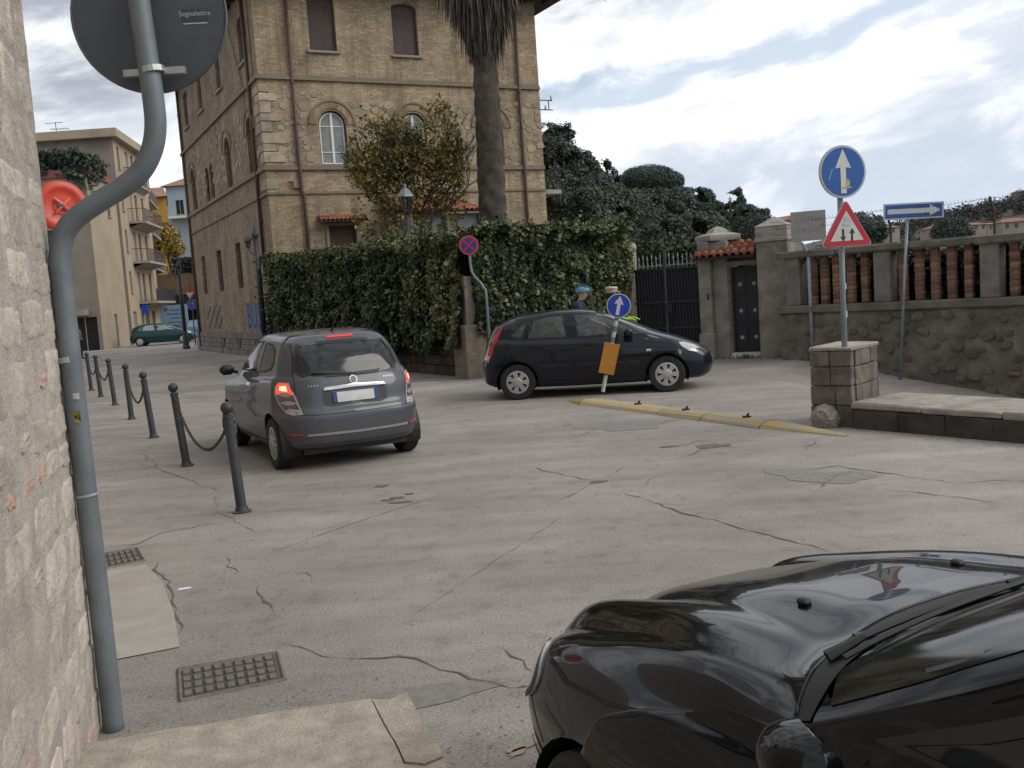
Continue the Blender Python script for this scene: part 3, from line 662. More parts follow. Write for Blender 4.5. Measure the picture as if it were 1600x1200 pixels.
hood = MB().add([(1.66, -.5, 4.74), (3.42, -.5, 4.74), (3.42, 0, 4.93), (1.66, 0, 4.93), (1.66, -.5, 4.78), (3.42, -.5, 4.78), (3.42, 0, 4.97), (1.66, 0, 4.97)], [(3, 2, 1, 0), (4, 5, 6, 7), (0, 1, 5, 4), (1, 2, 6, 5), (3, 0, 4, 7)]).build('window_hood', SOF, H)
tiles(hood, 1.68, 3.40, -.52, 4.78, math.atan(.38), .55, 2, .155)
porch = MB().box((5.7, -1.2, 4.3), (2.5, 2.3, .9)).build('porch', mat('porch_plaster', (.13, .14, .14), .9, .15, 4), H)
tiles(porch, 4.25, 7.05, -2.6, 4.85, math.atan(.25), 2.6, 5, .2)
MB().add([(4.2, -2.6, 4.78), (7.1, -2.6, 4.78), (7.1, 0, 5.43), (4.2, 0, 5.43)], [(0, 1, 2, 3)]).build('porch_roof_deck', SOF, porch)
for x in (4.35, 5.7, 7.0): MB().box((x, -2.35, 2.4), (.25, .25, 4.6)).build('porch_post', MATS['porch_plaster'], porch)
# right flank: bracket with insulators, small eave, terrace slab
mb = MB()
for z in (9.35, 8.98): mb.tube([(HW-.05, .1, z), (HW+.62, .1, z)], .022, 6)
mb.tube([(HW+.45, .1, 9.35), (HW+.45, .1, 8.98)], .02, 6); mb.build('cable_bracket', IRON, H)
for x, z in ((HW+.58, 9.36), (HW+.3, 8.99)): MB().lathe([(.02, 0), (.05, .03), (.035, .08), (.05, .1), (.02, .18)], (x, .1, z), n=8).build('insulator', mat('porcelain', (.5, .45, .4), .3), H)
MB().add([(HW, .3, 8.1), (HW+.45, .3, 7.9), (HW+.45, 3, 7.9), (HW, 3, 8.1), (HW, .3, 7.75), (HW+.3, .3, 7.75), (HW+.3, 3, 7.75), (HW, 3, 7.75)], [(0, 1, 2, 3), (0, 4, 5, 1), (1, 5, 6, 2), (4, 7, 6, 5)]).build('side_eave', SOF, H)
MB().box((HW+.4, 1.2, 5.75), (.8, 2.2, .16)).build('terrace_slab', CONC, H)
mb = MB()
for i in range(10): mb.tube([(HW+.78, .15+i*.22, 5.83), (HW+.78, .15+i*.22, 6.7)], .012, 5)
mb.tube([(HW+.78, .1, 6.7), (HW+.78, 2.3, 6.7)], .02, 5); mb.build('terrace_rail', IRON, H)
# graffiti on the street side
GB = mat('graffiti_blue', (.085, .13, .20), .8, .3, 7); GD = mat('graffiti_navy', (.02, .03, .07), .8, .2, 9); GG = mat('graffiti_grey', (.14, .135, .14), .85, .2, 9)
MB().prism([(11.65, 1.05), (15.25, 1.0), (15.3, 2.0), (14.6, 2.15), (13.4, 2.05), (11.7, 2.12)], Vector(left['o'])+Vector((-.004, 0, 0)), left['ux'], left['uz'], .003).build('graffiti', GB, H)
text('graffiti', 'BUST', 1.45, Vector((-.006, HD-13.45, 1.56)), (0, -1, 0), (0, 0, 1), GD, H, wide=1.0)
mb = MB(); 
for k_ in range(9):
    y0_ = 10.7+k_*.4; mb.tube([(-.004, y0_+.18*math.sin(q_*1.3+k_*2), 1.1+.13*q_) for q_ in range(9)], .035, 4)
mb.build('graffiti', GG, H)
# ================================================================== foliage
def leaf_mat(name, c, var=.3):
    m = mat(name, c, .55, var, 1.3, spec=.35); return m
def leafmesh(name, P, size, mats, idx=None, nrm=None, aspect=.55, tilt=.8, parent=None, smin=.6):
    P = np.asarray(P); n = len(P)
    d = RNG.normal(size=(n, 3)); 
    if nrm is not None: d = d*tilt+np.asarray(nrm)
    d /= np.linalg.norm(d, axis=1)[:, None]+1e-9
    a = RNG.normal(size=(n, 3)); u = np.cross(a, d); u /= np.linalg.norm(u, axis=1)[:, None]+1e-9; w = np.cross(d, u)
    s = size*RNG.uniform(smin, 1.3, n)[:, None]
    V = np.stack([P-u*s*.5, P+w*s*aspect*.5+d*s*.06, P+u*s*.5-d*s*.05, P-w*s*aspect*.5+d*s*.06], 1).reshape(-1, 3)
    F = np.arange(4*n).reshape(-1, 4); me = npmesh(name, V, F)
    for m in mats: me.materials.append(m)
    if idx is None: idx = RNG.integers(0, len(mats), n)
    me.polygons.foreach_set('material_index', np.asarray(idx, np.int32)); me.update(); return link(name, me, parent)
def npnoise(P, sc, seed=0):
    """cheap smooth pseudo-noise, about -1..1"""
    r = np.random.default_rng(seed); s = 0
    for k in range(5):
        d = r.normal(size=3); s = s+np.sin(P @ d*sc*(1+.5*k)+r.uniform(0, 6))/(1+.35*k)
    return s/2.6
def crownpts(blobs, dens, shell=.45, cut=None, sc=1.5, seed=1):
    out = []
    for c, r in blobs:
        r = np.asarray(r if hasattr(r, '__len__') else (r, r, r), float); n = int(dens*(r[0]*r[1]+r[1]*r[2]+r[0]*r[2])/3*4)
        d = RNG.normal(size=(n, 3)); d /= np.linalg.norm(d, axis=1)[:, None]
        k = RNG.uniform(shell, 1, n)**.7; k *= 1+.16*npnoise(d*2.2+np.asarray(c), 1.6, seed)
        out.append(np.concatenate([np.asarray(c)+d*r*k[:, None], d+np.array([0, 0, .3])], 1))
    P = np.concatenate(out)
    if cut is not None: P = P[npnoise(P[:, :3], sc, seed+3) > cut]
    return P[:, :3], P[:, 3:]
BARK = mat('bark', (.07, .055, .042), .95, .3, 9, .8, 30)
def tree(name, loc, blobs, trunk, lsize, dens, mats, label, cat='tree', group=None, cut=-.55, sc=1.6, aspect=.5, idxfn=None, shell=.4, seed=1, tw=.18):
    root = empty(name, loc, 0, label, cat, group)
    mb = MB(); top = Vector(trunk[-1]); k = len(trunk)
    mb.tube(trunk, [tw*(1-.45*i/(k-1)) for i in range(k)], 8)
    for c, r in blobs:
        c = Vector(c); s = Vector(trunk[-1]).lerp(Vector(trunk[max(0, k-2)]), random.uniform(0, .6)); m = s.lerp(c, .5)+Vector((random.uniform(-.15, .15), random.uniform(-.15, .15), -.15)); 
        mb.tube([s, m, c], [tw*.4, tw*.25, tw*.08], 6)
    mb.build('trunk', BARK, root, True)
    P, Nn = crownpts(blobs, dens, shell, cut, sc, seed)
    leafmesh('crown', P, lsize, mats, idxfn(P) if idxfn else None, Nn, aspect, .55, parent=root); return root
# ------------------------------------------------------------------ ivy hedge on its stone wall
HC = Vector((-.77, 21.12, 0)); HL = Vector((-8.15, 34.2, 0)); HR = Vector((2.72, 22.93, 0))
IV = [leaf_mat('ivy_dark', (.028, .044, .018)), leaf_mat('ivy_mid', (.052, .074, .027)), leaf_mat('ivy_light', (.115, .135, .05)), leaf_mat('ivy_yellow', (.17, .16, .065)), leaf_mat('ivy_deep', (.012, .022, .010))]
hedge = empty('ivy_hedge', HC, 0, 'tall dark ivy hedge covering the garden wall below the brick house', 'hedge')
def hedge_side(a, b, nrm, top0, top1, n, seed, low):
    a, b, nrm = np.array(a), np.array(b), np.array(nrm); L_ = np.linalg.norm(b-a)
    t = RNG.uniform(-.01, 1.01, n); q = RNG.uniform(0, 1, n)
    ztop = top0+(top1-top0)*t+.16*npnoise(np.stack([t*L_, t*0, t*0], 1), 1.7, seed)
    lo = low+.3*npnoise(np.stack([t*L_, t*0, t*0], 1), 1.1, seed+5); z = lo+(ztop-lo)*q
    P = a+(b-a)*t[:, None]; P[:, 2] = z
    bul = .32+.28*npnoise(P*np.array([1, 1, .7]), 1.5, seed+1)+.14*npnoise(P, 4., seed+2); bul *= np.clip((ztop-z)/.6, .1, 1)**.6; bul += .16*np.clip(npnoise(P, .55, seed+21), 0, 1)
    dep = RNG.uniform(-.22, .05, n)
    P = P+nrm*(bul+dep)[:, None]
    N = np.repeat(nrm[None], n, 0)+np.array([0, 0, .35]); 
    tone = npnoise(P*np.array([1, 1, .6]), .75, seed+7)+.5*npnoise(P, 2.4, seed+8)
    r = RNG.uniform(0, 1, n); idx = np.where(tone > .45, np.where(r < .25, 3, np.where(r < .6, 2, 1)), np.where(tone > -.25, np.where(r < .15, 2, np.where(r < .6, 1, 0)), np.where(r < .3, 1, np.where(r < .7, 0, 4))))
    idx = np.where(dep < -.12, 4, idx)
    top = RNG.integers(0, n, n//5); PT = P[top].copy(); PT[:, 2] = ztop[top]+RNG.normal(0, .05, n//5); PT -= nrm*RNG.uniform(-.25, .8, n//5)[:, None]
    return np.concatenate([P, PT]), np.concatenate([N, np.repeat([[0, 0, 1.]], n//5, 0)]), np.concatenate([idx, RNG.choice([1, 2, 0], n//5)])
dl_ = (HL-HC).normalized(); nl_ = Vector((-dl_.y, dl_.x, 0)); nl_ = nl_ if nl_.x < 0 else -nl_
dr_ = (HR-HC).normalized(); nr_ = Vector((dr_.y, -dr_.x, 0))
zero = Vector((0, 0, 0))
A1 = hedge_side(zero, HL-HC, nl_, 3.05, 3.5, 52000, 11, .62); A2 = hedge_side(zero, HR-HC, nr_, 3.05, 3.25, 26000, 23, .95)
P = np.concatenate([A1[0], A2[0]]); leafmesh('foliage', P, .105, IV, np.concatenate([A1[2], A2[2]]), np.concatenate([A1[1], A2[1]])*1.2, .8, .7, hedge, .4)
SP, SN = [], []
for a_, b_, n_, cnt in ((zero, HL-HC, nl_, 330), (zero, HR-HC, nr_, 130)):
    for _ in range(cnt):
        t_ = random.random(); z_ = random.choice((random.uniform(1., 2.9), random.uniform(2.8, 3.3))); p = a_.lerp(b_, t_)+n_*random.uniform(.25, .55)+Vector((0, 0, z_)); d = (n_*random.uniform(.2, 1)+(b_-a_).normalized()*random.uniform(-.6, .6)+Vector((0, 0, random.uniform(-1.2, .3) if z_ < 2.8 else random.uniform(.2, 1.3)))).normalized(); l = random.uniform(.2, .55)
        for k in range(13): q = p+d*l*k/12+Vector((0, 0, -.25*l*(k/12)**2)); SP.append((q.x+random.gauss(0, .025), q.y+random.gauss(0, .025), q.z+random.gauss(0, .025))); SN.append((n_.x, n_.y, .5))
leafmesh('ivy_shoots', np.array(SP), .10, IV[:4], RNG.choice([0, 1, 1, 2, 3], len(SP)), np.array(SN), .8, .8, hedge, .35)
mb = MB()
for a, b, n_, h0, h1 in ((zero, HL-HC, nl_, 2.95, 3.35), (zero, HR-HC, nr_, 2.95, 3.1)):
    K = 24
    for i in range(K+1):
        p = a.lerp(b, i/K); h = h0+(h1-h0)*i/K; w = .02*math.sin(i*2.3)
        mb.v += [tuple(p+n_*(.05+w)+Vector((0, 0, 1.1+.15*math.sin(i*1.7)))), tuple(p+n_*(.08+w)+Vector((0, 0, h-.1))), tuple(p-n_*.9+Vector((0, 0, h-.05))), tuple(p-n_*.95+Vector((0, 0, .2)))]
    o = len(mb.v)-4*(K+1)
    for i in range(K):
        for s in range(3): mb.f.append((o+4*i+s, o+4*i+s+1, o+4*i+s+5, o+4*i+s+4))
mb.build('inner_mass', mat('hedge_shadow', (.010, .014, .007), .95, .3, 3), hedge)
hw = empty('hedge_wall', HC, 0, 'dark stone base wall under the ivy hedge with a corner pillar', 'wall')
def wallbox(par, a, b, th, z0, z1, m, name, n_=None):
    d = (b-a); u = d.normalized(); n_ = Vector((u.y, -u.x, 0)); q = [a, b, b-n_*th, a-n_*th]
    return MB().add([p+Vector((0, 0, z0)) for p in q]+[p+Vector((0, 0, z1)) for p in q], [(3, 2, 1, 0), (4, 5, 6, 7), (0, 1, 5, 4), (1, 2, 6, 5), (2, 3, 7, 6), (3, 0, 4, 7)]).build(name, m, par)
WST = mat('dark_wall_stone', (.055, .048, .039), .95, .35, 5, 1, 22, stain=(.028, .025, .02), stscale=2.5)
wallbox(hw, HL-HC, zero, .4, -.1, 1.25, WST, 'wall_core'); wallbox(hw, zero, HR-HC, .4, -.1, 1.25, WST, 'wall_core')
sm = [MB().box((0, 0, 0), (1, .1, 1)).mesh('wall_stone', mat('wall_stone_face', (.058, .05, .041), .95, .4, 5, 1, 22, rnd=.4), bevel=.03, jitter=.03) for _ in range(4)]
for a, d, n_, L_ in ((zero, dl_, nl_, (HL-HC).length), (zero, dr_, nr_, (HR-HC).length)):
    for r in range(5):
        s = .35
        while s < L_-.1:
            w = random.uniform(.28, .6); p = a+d*(s+w/2)+n_*.012; link('wall_stone', random.choice(sm), hw, p+Vector((0, 0, .12+r*.23)), (0, 0, math.atan2(d.y, d.x)), (w-.02, .7, .21)); s += w
MB().box((-.05, -.02, .55), (.62, .62, 1.25), .5).build('pillar_base', mat('pillar_stone', (.16, .135, .105), .92, .3, 6, .7, 25, stain=(.09, .078, .06)), hw, bevel=.02, jitter=.01)
MB().box((-.05, -.02, 1.68), (.34, .34, 1.1), .5).build('pillar', mat('pillar_plaster', (.27, .235, .185), .9, .15, 6, .4), hw, bevel=.012)
PL2 = MB(); MB().box((.85, .33, .95), (.3, .06, .12), .5).build('ledge', MATS['pillar_stone'], hw)
gl0_ = (4.0, 25.6, 0)
# ------------------------------------------------------------------ palm
palm = empty('palm_tree', (-.27, 28, 0), 0, 'tall palm with a thick fibrous trunk and a skirt of dead fronds', 'palm tree')
PBK = mat('palm_fibre', (.055, .045, .036), .97, .35, 5, 1, 22, stain=(.10, .082, .062), stscale=4)
n1, n2 = 28, 90; v = []
for j in range(n2+1):
    z = 10.6*j/n2
    for i in range(n1):
        a = 2*math.pi*i/n1; r = .44-.012*z+.03*math.sin(z*9+2*math.sin(a*3))+.025*(vnoise(a*4, z*3, 1)-.5)+.02*(random.random()-.5)
        v.append((.015*z+r*math.cos(a), r*math.sin(a), z))
f = [(j*n1+i, j*n1+(i+1) % n1, (j+1)*n1+(i+1) % n1, (j+1)*n1+i) for j in range(n2) for i in range(n1)]
tr = link('trunk', npmesh('trunk', v, f, PBK), palm)
def strips(name, bases, dirs, L_, w, mats, par, droop=.6, n=5):
    V = []; F = []; I = []
    for p, d in zip(bases, dirs):
        p = Vector(p); d = Vector(d).normalized(); side = d.cross(Vector((0, 0, 1))); side = side.normalized() if side.length > 1e-3 else Vector((1, 0, 0)); l = L_*random.uniform(.6, 1.2); b = len(V)
        side = (side+Vector((random.uniform(-1, 1), random.uniform(-1, 1), random.uniform(-.5, .5)))*.6).normalized()
        for i in range(n+1):
            t = i/n; q = p+d*l*t+Vector((0, 0, -droop*l*t*t)); ww = w*(1-t*.85)*random.uniform(.7, 1.2); V += [tuple(q-side*ww/2), tuple(q+side*ww/2)]
        for i in range(n): F.append((b+2*i, b+2*i+2, b+2*i+3, b+2*i+1)); I.append(random.randrange(len(mats)))
    me = npmesh(name, V, F)
    for m in mats: me.materials.append(m)
    me.polygons.foreach_set('material_index', np.array(I, np.int32)); return link(name, me, par)
DF = [mat('dead_frond_grey', (.10, .088, .074), .95, .3, 6), mat('dead_frond_brown', (.065, .05, .036), .95, .3, 6), mat('dead_frond_dark', (.03, .025, .02), .95, .3, 6)]
bs, ds = [], []
for _ in range(1500):
    a = random.uniform(0, 6.283); z = random.uniform(8.95, 10.6); k = max(0, (z-8.95)/1.65); r = .3+1.0*k*random.uniform(.2, 1)
    bs.append((.13+r*math.cos(a), r*math.sin(a), z+random.uniform(-.1, .35))); ds.append((.16*math.cos(a)*k, .16*math.sin(a)*k, -1))
strips('dead_frond_skirt', bs, ds, .95, .07, DF, palm, .0, 3)
FR = [leaf_mat('palm_green', (.045, .075, .03)), leaf_mat('palm_green_dark', (.03, .05, .022))]
for k in range(22):
    a = k*2.399; e = .25+1.0*(k % 5)/5; d0 = Vector((math.cos(a)*math.cos(e), math.sin(a)*math.cos(e), math.sin(e))); bs, ds = [], []
    for i in range(26):
        t = i/26; p = Vector((.14, 0, 10.9))+d0*3.6*t+Vector((0, 0, -1.9*t*t))
        for sg in (-1, 1):
            sd = d0.cross(Vector((0, 0, 1))).normalized()*sg; bs.append(p); ds.append(sd+d0*.7+Vector((0, 0, -.15)))
    strips('frond', bs, ds, .5, .035, FR, palm, .35, 2)
# ------------------------------------------------------------------ yellowing garden tree
YL = [leaf_mat('leaf_olive', (.14, .125, .035)), leaf_mat('leaf_yellow', (.30, .21, .05)), leaf_mat('leaf_brown', (.18, .115, .04)), leaf_mat('leaf_green', (.06, .08, .028))]
gt = empty('garden_tree', (-2.35, 28.6, 0), 0, 'small half-bare tree with yellowing leaves in front of the brick house', 'tree')
mb = MB(); tips = []
def branch(p, d, l, r, dep):
    q = p+d*l; m = p.lerp(q, .5)+Vector((random.uniform(-.06, .06), random.uniform(-.06, .06), 0))*l; mb.tube([p, m, q], [r, r*.85, r*.7], 6 if r > .02 else 4, False)
    tips.append(q); tips.append(m)
    if dep == 0 or r < .006: tips.append(q); return
    for k in range(3 if dep > 2 else random.choice((2, 3))):
        dd = (d+Vector((random.uniform(-.6, .6), random.uniform(-.6, .6), random.uniform(-.25, .45)))).normalized(); branch(q, dd, l*random.uniform(.58, .76), r*.62, dep-1)
    if dep < 4: tips.append(m)
for d in (Vector((-.25, .1, 1)), Vector((.22, -.1, 1)), Vector((-.02, .2, 1)), Vector((-.5, -.1, 1)), Vector((.42, .1, 1))): branch(Vector((0, 0, 2.6)), d.normalized(), 1.75, .055, 4)
mb.tube([(0, 0, 0), (.05, 0, 1.5), (0, 0, 3)], [.11, .09, .07], 8); mb.build('trunk', BARK, gt, True)
T = np.array([tuple(t) for t in tips]); n = 17000
P = T[RNG.integers(0, len(T), n)]+RNG.normal(0, .2, (n, 3)); P = P[((P[:, 0]+.25)/(1.75+.25*npnoise(P, 1.3, 2)))**2+((P[:, 2]-5.5)/2.75)**2 < 1]
sel = npnoise(P, 1.1, 5)+RNG.normal(0, .25, len(P)) > -.35+.06*(P[:, 2]-5); P = P[sel]
PL_ = RNG.uniform((-1.9, -.9, 3.0), (1.35, .9, 6.2), (15000, 3)); PL_ = PL_[(npnoise(PL_, 1.5, 12)+.5*npnoise(PL_, 3.1, 14) > .15) & (((PL_[:, 0]+.25)/1.8)**2+((PL_[:, 2]-5.2)/2.6)**2 < 1)]; P = P[(npnoise(P, 2.2, 15) > -.25-.5*(P[:, 2] < 6))]; P = np.concatenate([P, PL_])
hz = (P[:, 2]-4.5)/3; r = RNG.uniform(0, 1, len(P)); nb = npnoise(P, .9, 9)
idx = np.where(nb-.5*hz > .2, np.where(r < .6, 3, 0), np.where(r < .4, 0, np.where(r < .68, 1, np.where(r < .88, 2, 3))))
leafmesh('crown', P, .14, YL, idx, None, .5, parent=gt)
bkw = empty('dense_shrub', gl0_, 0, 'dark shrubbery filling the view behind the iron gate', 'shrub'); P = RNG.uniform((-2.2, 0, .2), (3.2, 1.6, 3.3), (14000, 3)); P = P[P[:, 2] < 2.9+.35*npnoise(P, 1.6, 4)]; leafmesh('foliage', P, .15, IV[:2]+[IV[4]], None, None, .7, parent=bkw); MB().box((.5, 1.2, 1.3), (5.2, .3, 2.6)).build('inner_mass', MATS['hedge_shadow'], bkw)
GS = [leaf_mat('shrub_green', (.035, .055, .022)), leaf_mat('shrub_olive', (.07, .075, .028)), YL[1]]
def shrub(loc, r, label, n, mats=GS, size=.14, group=None, name='garden_shrub'):
    s = empty(name, loc, 0, label, 'shrub', group); bl = [((random.uniform(-.4, .4)*r[0], random.uniform(-.4, .4)*r[1], r[2]*random.uniform(.7, 1.1)), (r[0]*.6, r[1]*.6, r[2]*.55)) for _ in range(6)]
    mb = MB()
    for c, _ in bl: mb.tube([(0, 0, 0), (c[0]*.4, c[1]*.4, c[2]*.5), c], [.05, .035, .01], 5)
    mb.build('stem', BARK, s); P, Nn = crownpts(bl, n, .3, -.9, 2, 4); leafmesh('foliage', P, size, mats, None, Nn, .55, parent=s); return s
shrub((-2.9, 27.6, 0), (1.2, .7, 2.6), 'olive green garden shrub rising over the ivy at the porch', 420, group='garden shrubs'); shrub((.9, 28.6, 0), (.9, .9, 2.4), 'yellowish garden shrub just right of the palm trunk', 420, [GS[1], YL[1], YL[0]], group='garden shrubs'); shrub((-1.6, 27.3, 0), (.9, .7, 2.3), 'dark green garden shrub at the left foot of the palm', 420, group='garden shrubs')
# garden lamp
LG = mat('lamp_grey_metal', (.16, .17, .19), .4, .1, 9, metal=.4); LGL = glass('lamp_glass', (.75, .72, .6))
gl = empty('garden_lamp', (-2.55, 26.6, 0), 0, 'grey lantern on a post showing above the ivy hedge', 'lamp')
MB().tube([(0, 0, 0), (0, 0, 4.15)], [.06, .045], 8).build('post', IRON, gl, True)
MB().lathe([(.08, 4.15), (.19, 4.58), (.18, 4.58), (.07, 4.17)], n=6).build('pane', LGL, gl)
mb = MB()
for k in range(6): a = math.pi*k/3; mb.tube([(.08*math.cos(a), .08*math.sin(a), 4.15), (.195*math.cos(a), .195*math.sin(a), 4.6)], .012, 4)
mb.build('lantern_frame', IRON, gl); MB().lathe([(.25, 4.6), (.24, 4.64), (.1, 4.82), (.05, 4.84), (.05, 4.92), (.0, 4.98)], n=6).build('lantern_cap', LG, gl)

# ================================================================== gate group
GA = Vector((2.6, 23.0, 0)); GD_ = Vector((.857, -.514, 0)).normalized(); GRZ = math.atan2(GD_.y, GD_.x)   # local x runs along the gate line, -y faces the street
def gl_(u, z=0., back=0.): return GA+GD_*u+Vector((-GD_.y, GD_.x, 0))*back+Vector((0, 0, z))
PLA = mat('grey_gate_plaster', (.235, .215, .185), .9, .16, 3.5, .6, 30, stain=(.12, .108, .09), stscale=2.4)
PLA2 = mat('pale_cap_stone', (.30, .28, .25), .9, .18, 5, .5, 30, stain=(.16, .15, .13), stscale=5)
gp = empty('gate_pillar', gl_(.35), GRZ, 'narrow pale gate pillar with ivy at the right end of the hedge', 'gate pillar', 'gate pillars')
MB().box((0, .1, 1.3), (.28, .34, 2.7)).build('shaft', mat('cream_pillar', (.30, .255, .195), .9, .15, 5, .5, 30), gp, bevel=.02); MB().lathe([(.2, 2.6), (.21, 2.68), (.17, 2.78), (0, 2.83)], (0, .1, 0), n=12).build('cap', PLA2, gp, True)
P = np.array([(-.18, .0, 2.3)])+RNG.normal(0, 1, (900, 3))*np.array([.1, .12, .35]); leafmesh('ivy_tuft', P, .12, IV[:3], None, None, .8, parent=gp)
gp = empty('gate_pillar', gl_(2.43), GRZ, 'middle gate pillar with a stepped stone cap between the two gates', 'gate pillar', 'gate pillars')
MB().box((-.17, .1, 1.3), (.29, .4, 2.7)).build('shaft', PLA, gp, bevel=.015); MB().box((.145, .26, 1.3), (.34, .4, 2.7)).build('pilaster', PLA, gp, bevel=.015); MB().box((-.17, .07, .28), (.36, .44, .62)).build('pillar_base', PLA, gp, bevel=.02)
MB().box((.05, .22, 2.45), (.6, .55, .4)).build('cap_block', PLA, gp, bevel=.02)
MB().lathe([(.52, 2.66), (.54, 2.72), (.54, 2.78), (.28, 2.84), (.2, 2.92), (.05, 2.98), (0, 2.98)], (.05, .3, 0), n=4).build('cap', PLA2, gp)
MB().box((-.1, -.1, 1.42), (.05, .02, .13)).build('door_bell', IRON, gp)
gp = empty('gate_pillar', gl_(3.83), GRZ, 'broad grey gate pillar with a pyramid cap right of the small gate', 'gate pillar', 'gate pillars')
MB().box((0, .12, 1.25), (.68, .62, 2.6)).build('shaft', PLA, gp, bevel=.015); MB().box((0, .12, 2.58), (.74, .68, .1)).build('moulding', PLA2, gp, bevel=.015); MB().box((0, .12, 2.74), (.70, .64, .24)).build('cap_block', PLA2, gp, bevel=.015)
MB().add([(-.36, -.21, 2.863), (.36, -.21, 2.863), (.36, .45, 2.863), (-.36, .45, 2.863), (0, .12, 3.08)], [(0, 1, 4), (1, 2, 4), (2, 3, 4), (3, 0, 4), (3, 2, 1, 0)]).build('cap', PLA2, gp)
ig = empty('iron_gate', gl_(.5), GRZ, 'wide black iron double gate topped with grey spikes', 'gate')
GIR = mat('gate_black_iron', (.016, .018, .024), .5, .3, 12); SPK = mat('gate_spike_grey', (.30, .30, .28), .6, .2, 20)
W = 1.6
MB().box((W/2, .05, 1.08), (W-.02, .012, 2.06)).build('sheet', mat('gate_sheet', (.009, .010, .013), .7, .3, 3), ig)
for z in (.12, .75, 1.35, 2.12): MB().box((W/2, .0, z), (W, .035, .045)).build('rail', GIR, ig)
for i in range(21):
    x = .04+i*(W-.08)/20; MB().tube([(x, 0, .08), (x, 0, 2.14)], .011, 6).build('bar', GIR, ig)
for i in range(15):
    x = .05+i*(W-.1)/14; h = 2.5-.05*(i % 2); mb = MB().tube([(x, 0, 2.14), (x, 0, h-.12)], .010, 5); mb.lathe([(0, h-.14), (.022, h-.1), (.012, h-.06), (0, h)], (x, 0, 0), n=5)
    if i < 14: c = x+(W-.1)/28; mb.tube([(c+.05*math.cos(a), 0, 2.26-.07*math.sin(a)) for a in np.linspace(-.3, math.pi+.3, 9)], .008, 4)
    mb.build('spike', SPK, ig)
MB().box((W/2, -.01, 1.30), (.06, .05, 2.52)).build('meeting_post', mat('gate_post_grey', (.05, .052, .055), .6), ig); MB().box((W/2+.06, -.03, 1.2), (.14, .04, .2)).build('lock_box', GIR, ig)
pg = empty('pedestrian_gate', gl_(2.76), GRZ, 'narrow black iron door under the tiled canopy', 'door')
MB().box((.36, .3, 1.05), (.68, .03, 1.98)).build('leaf', mat('gate_door_iron', (.012, .013, .018), .5, .3, 6), pg)
mb = MB()
for i in range(3):
    for j in range(2): mb.box((.2+j*.32, .275, .45+i*.6), (.24, .02, .46))
mb.build('raised_panel', GIR, pg); 
for i in range(3):
    for j in range(2): MB().lathe([(.05, 0), (.035, .015), (0, .02)], (.2+j*.32, .265, .45+i*.6), (0, -1, 0), 8).build('rosette', SPK, pg)
MB().box((-.02, .22, 1.05), (.07, .2, 2.1)).build('jamb', mat('flaking_jamb', (.28, .22, .18), .9, .5, 14, .5, 60, stain=(.1, .075, .06), stscale=9), pg)
MB().box((.36, .2, 2.12), (.8, .3, .1)).build('lintel', PLA, pg)
th = MB().box((.36, .12, .055), (.66, .3, .13)).build('threshold', mat('white_marble', (.52, .49, .42), .6, .12, 8, .2), pg)
text('house_number', '50', .13, (.36, -.034, .055), (1, 0, 0), (0, 0, 1), IRON, th, .002, 1.1)
cn = empty('tiled_canopy', gl_(2.08, 2.22, -.28), GRZ, 'small sloping canopy of terracotta tiles over the iron door', 'canopy')
sl = math.atan(.42)
MB().add([(.0, .0, .02), (1.36, .0, .02), (1.36, .62, .28), (.0, .62, .28), (.0, 0, .07), (1.36, 0, .07), (1.36, .62, .33), (0, .62, .33)], [(3, 2, 1, 0), (4, 5, 6, 7), (0, 1, 5, 4), (1, 2, 6, 5), (2, 3, 7, 6), (3, 0, 4, 7)]).build('deck', SOF, cn)
tiles(cn, 0, 1.36, -.05, .075, sl, .72, 3, .17)
MB().box((.68, .58, .1), (1.36, .1, .4)).build('back_beam', PLA, cn)
# grass tufts by the threshold
GRS = [leaf_mat('weed_green', (.045, .085, .02)), leaf_mat('weed_dark', (.03, .05, .018))]
bs = [gl_(random.gauss(3.15, .22), 0, random.uniform(-.12, .02)) for _ in range(160)]+[gl_(random.gauss(4.5, .35), 0, random.uniform(-.3, -.1)) for _ in range(200)]
wd_ = strips('weeds', bs, [(random.uniform(-.6, .6), random.uniform(-.6, .6), 1) for _ in bs], .14, .02, GRS, None, .3, 2); tag(wd_, 'thin green weeds at the foot of the gate and wall', 'weeds', kind='stuff')

# ================================================================== garden wall with brick balusters
gw = empty('garden_wall', W0, math.atan2(WD.y, WD.x), 'dark weathered garden wall with red brick balusters and grey posts', 'wall')
RUB = mat('rubble_wall', (.15, .132, .108), .96, .3, 4, 1.4, 16, stain=(.075, .067, .056), stscale=1.6)
WL = 12.; n1, n2 = 150, 34; v = []
for j in range(n2+1):
    z = -1.9+2.92*j/n2
    for i in range(n1+1):
        u = WL*i/n1; v.append((u, -.0-(vnoise(u*3.5, z*3.5, 3)-.5)*.09-(vnoise(u*9, z*9, 4)-.5)*.05, z))
f = [(j*(n1+1)+i, j*(n1+1)+i+1, (j+1)*(n1+1)+i+1, (j+1)*(n1+1)+i) for j in range(n2) for i in range(n1)]
link('rubble_base', npmesh('rubble_base', v, f, RUB, True), gw)
RB = mat('rubble_block', (.145, .127, .103), .96, .3, 5, 1, 22, rnd=.22, stain=(.075, .067, .056), stscale=2)
RBR = mat('rubble_brick', (.13, .085, .066), .95, .3, 8, .8, 30, rnd=.3)
rbm = []
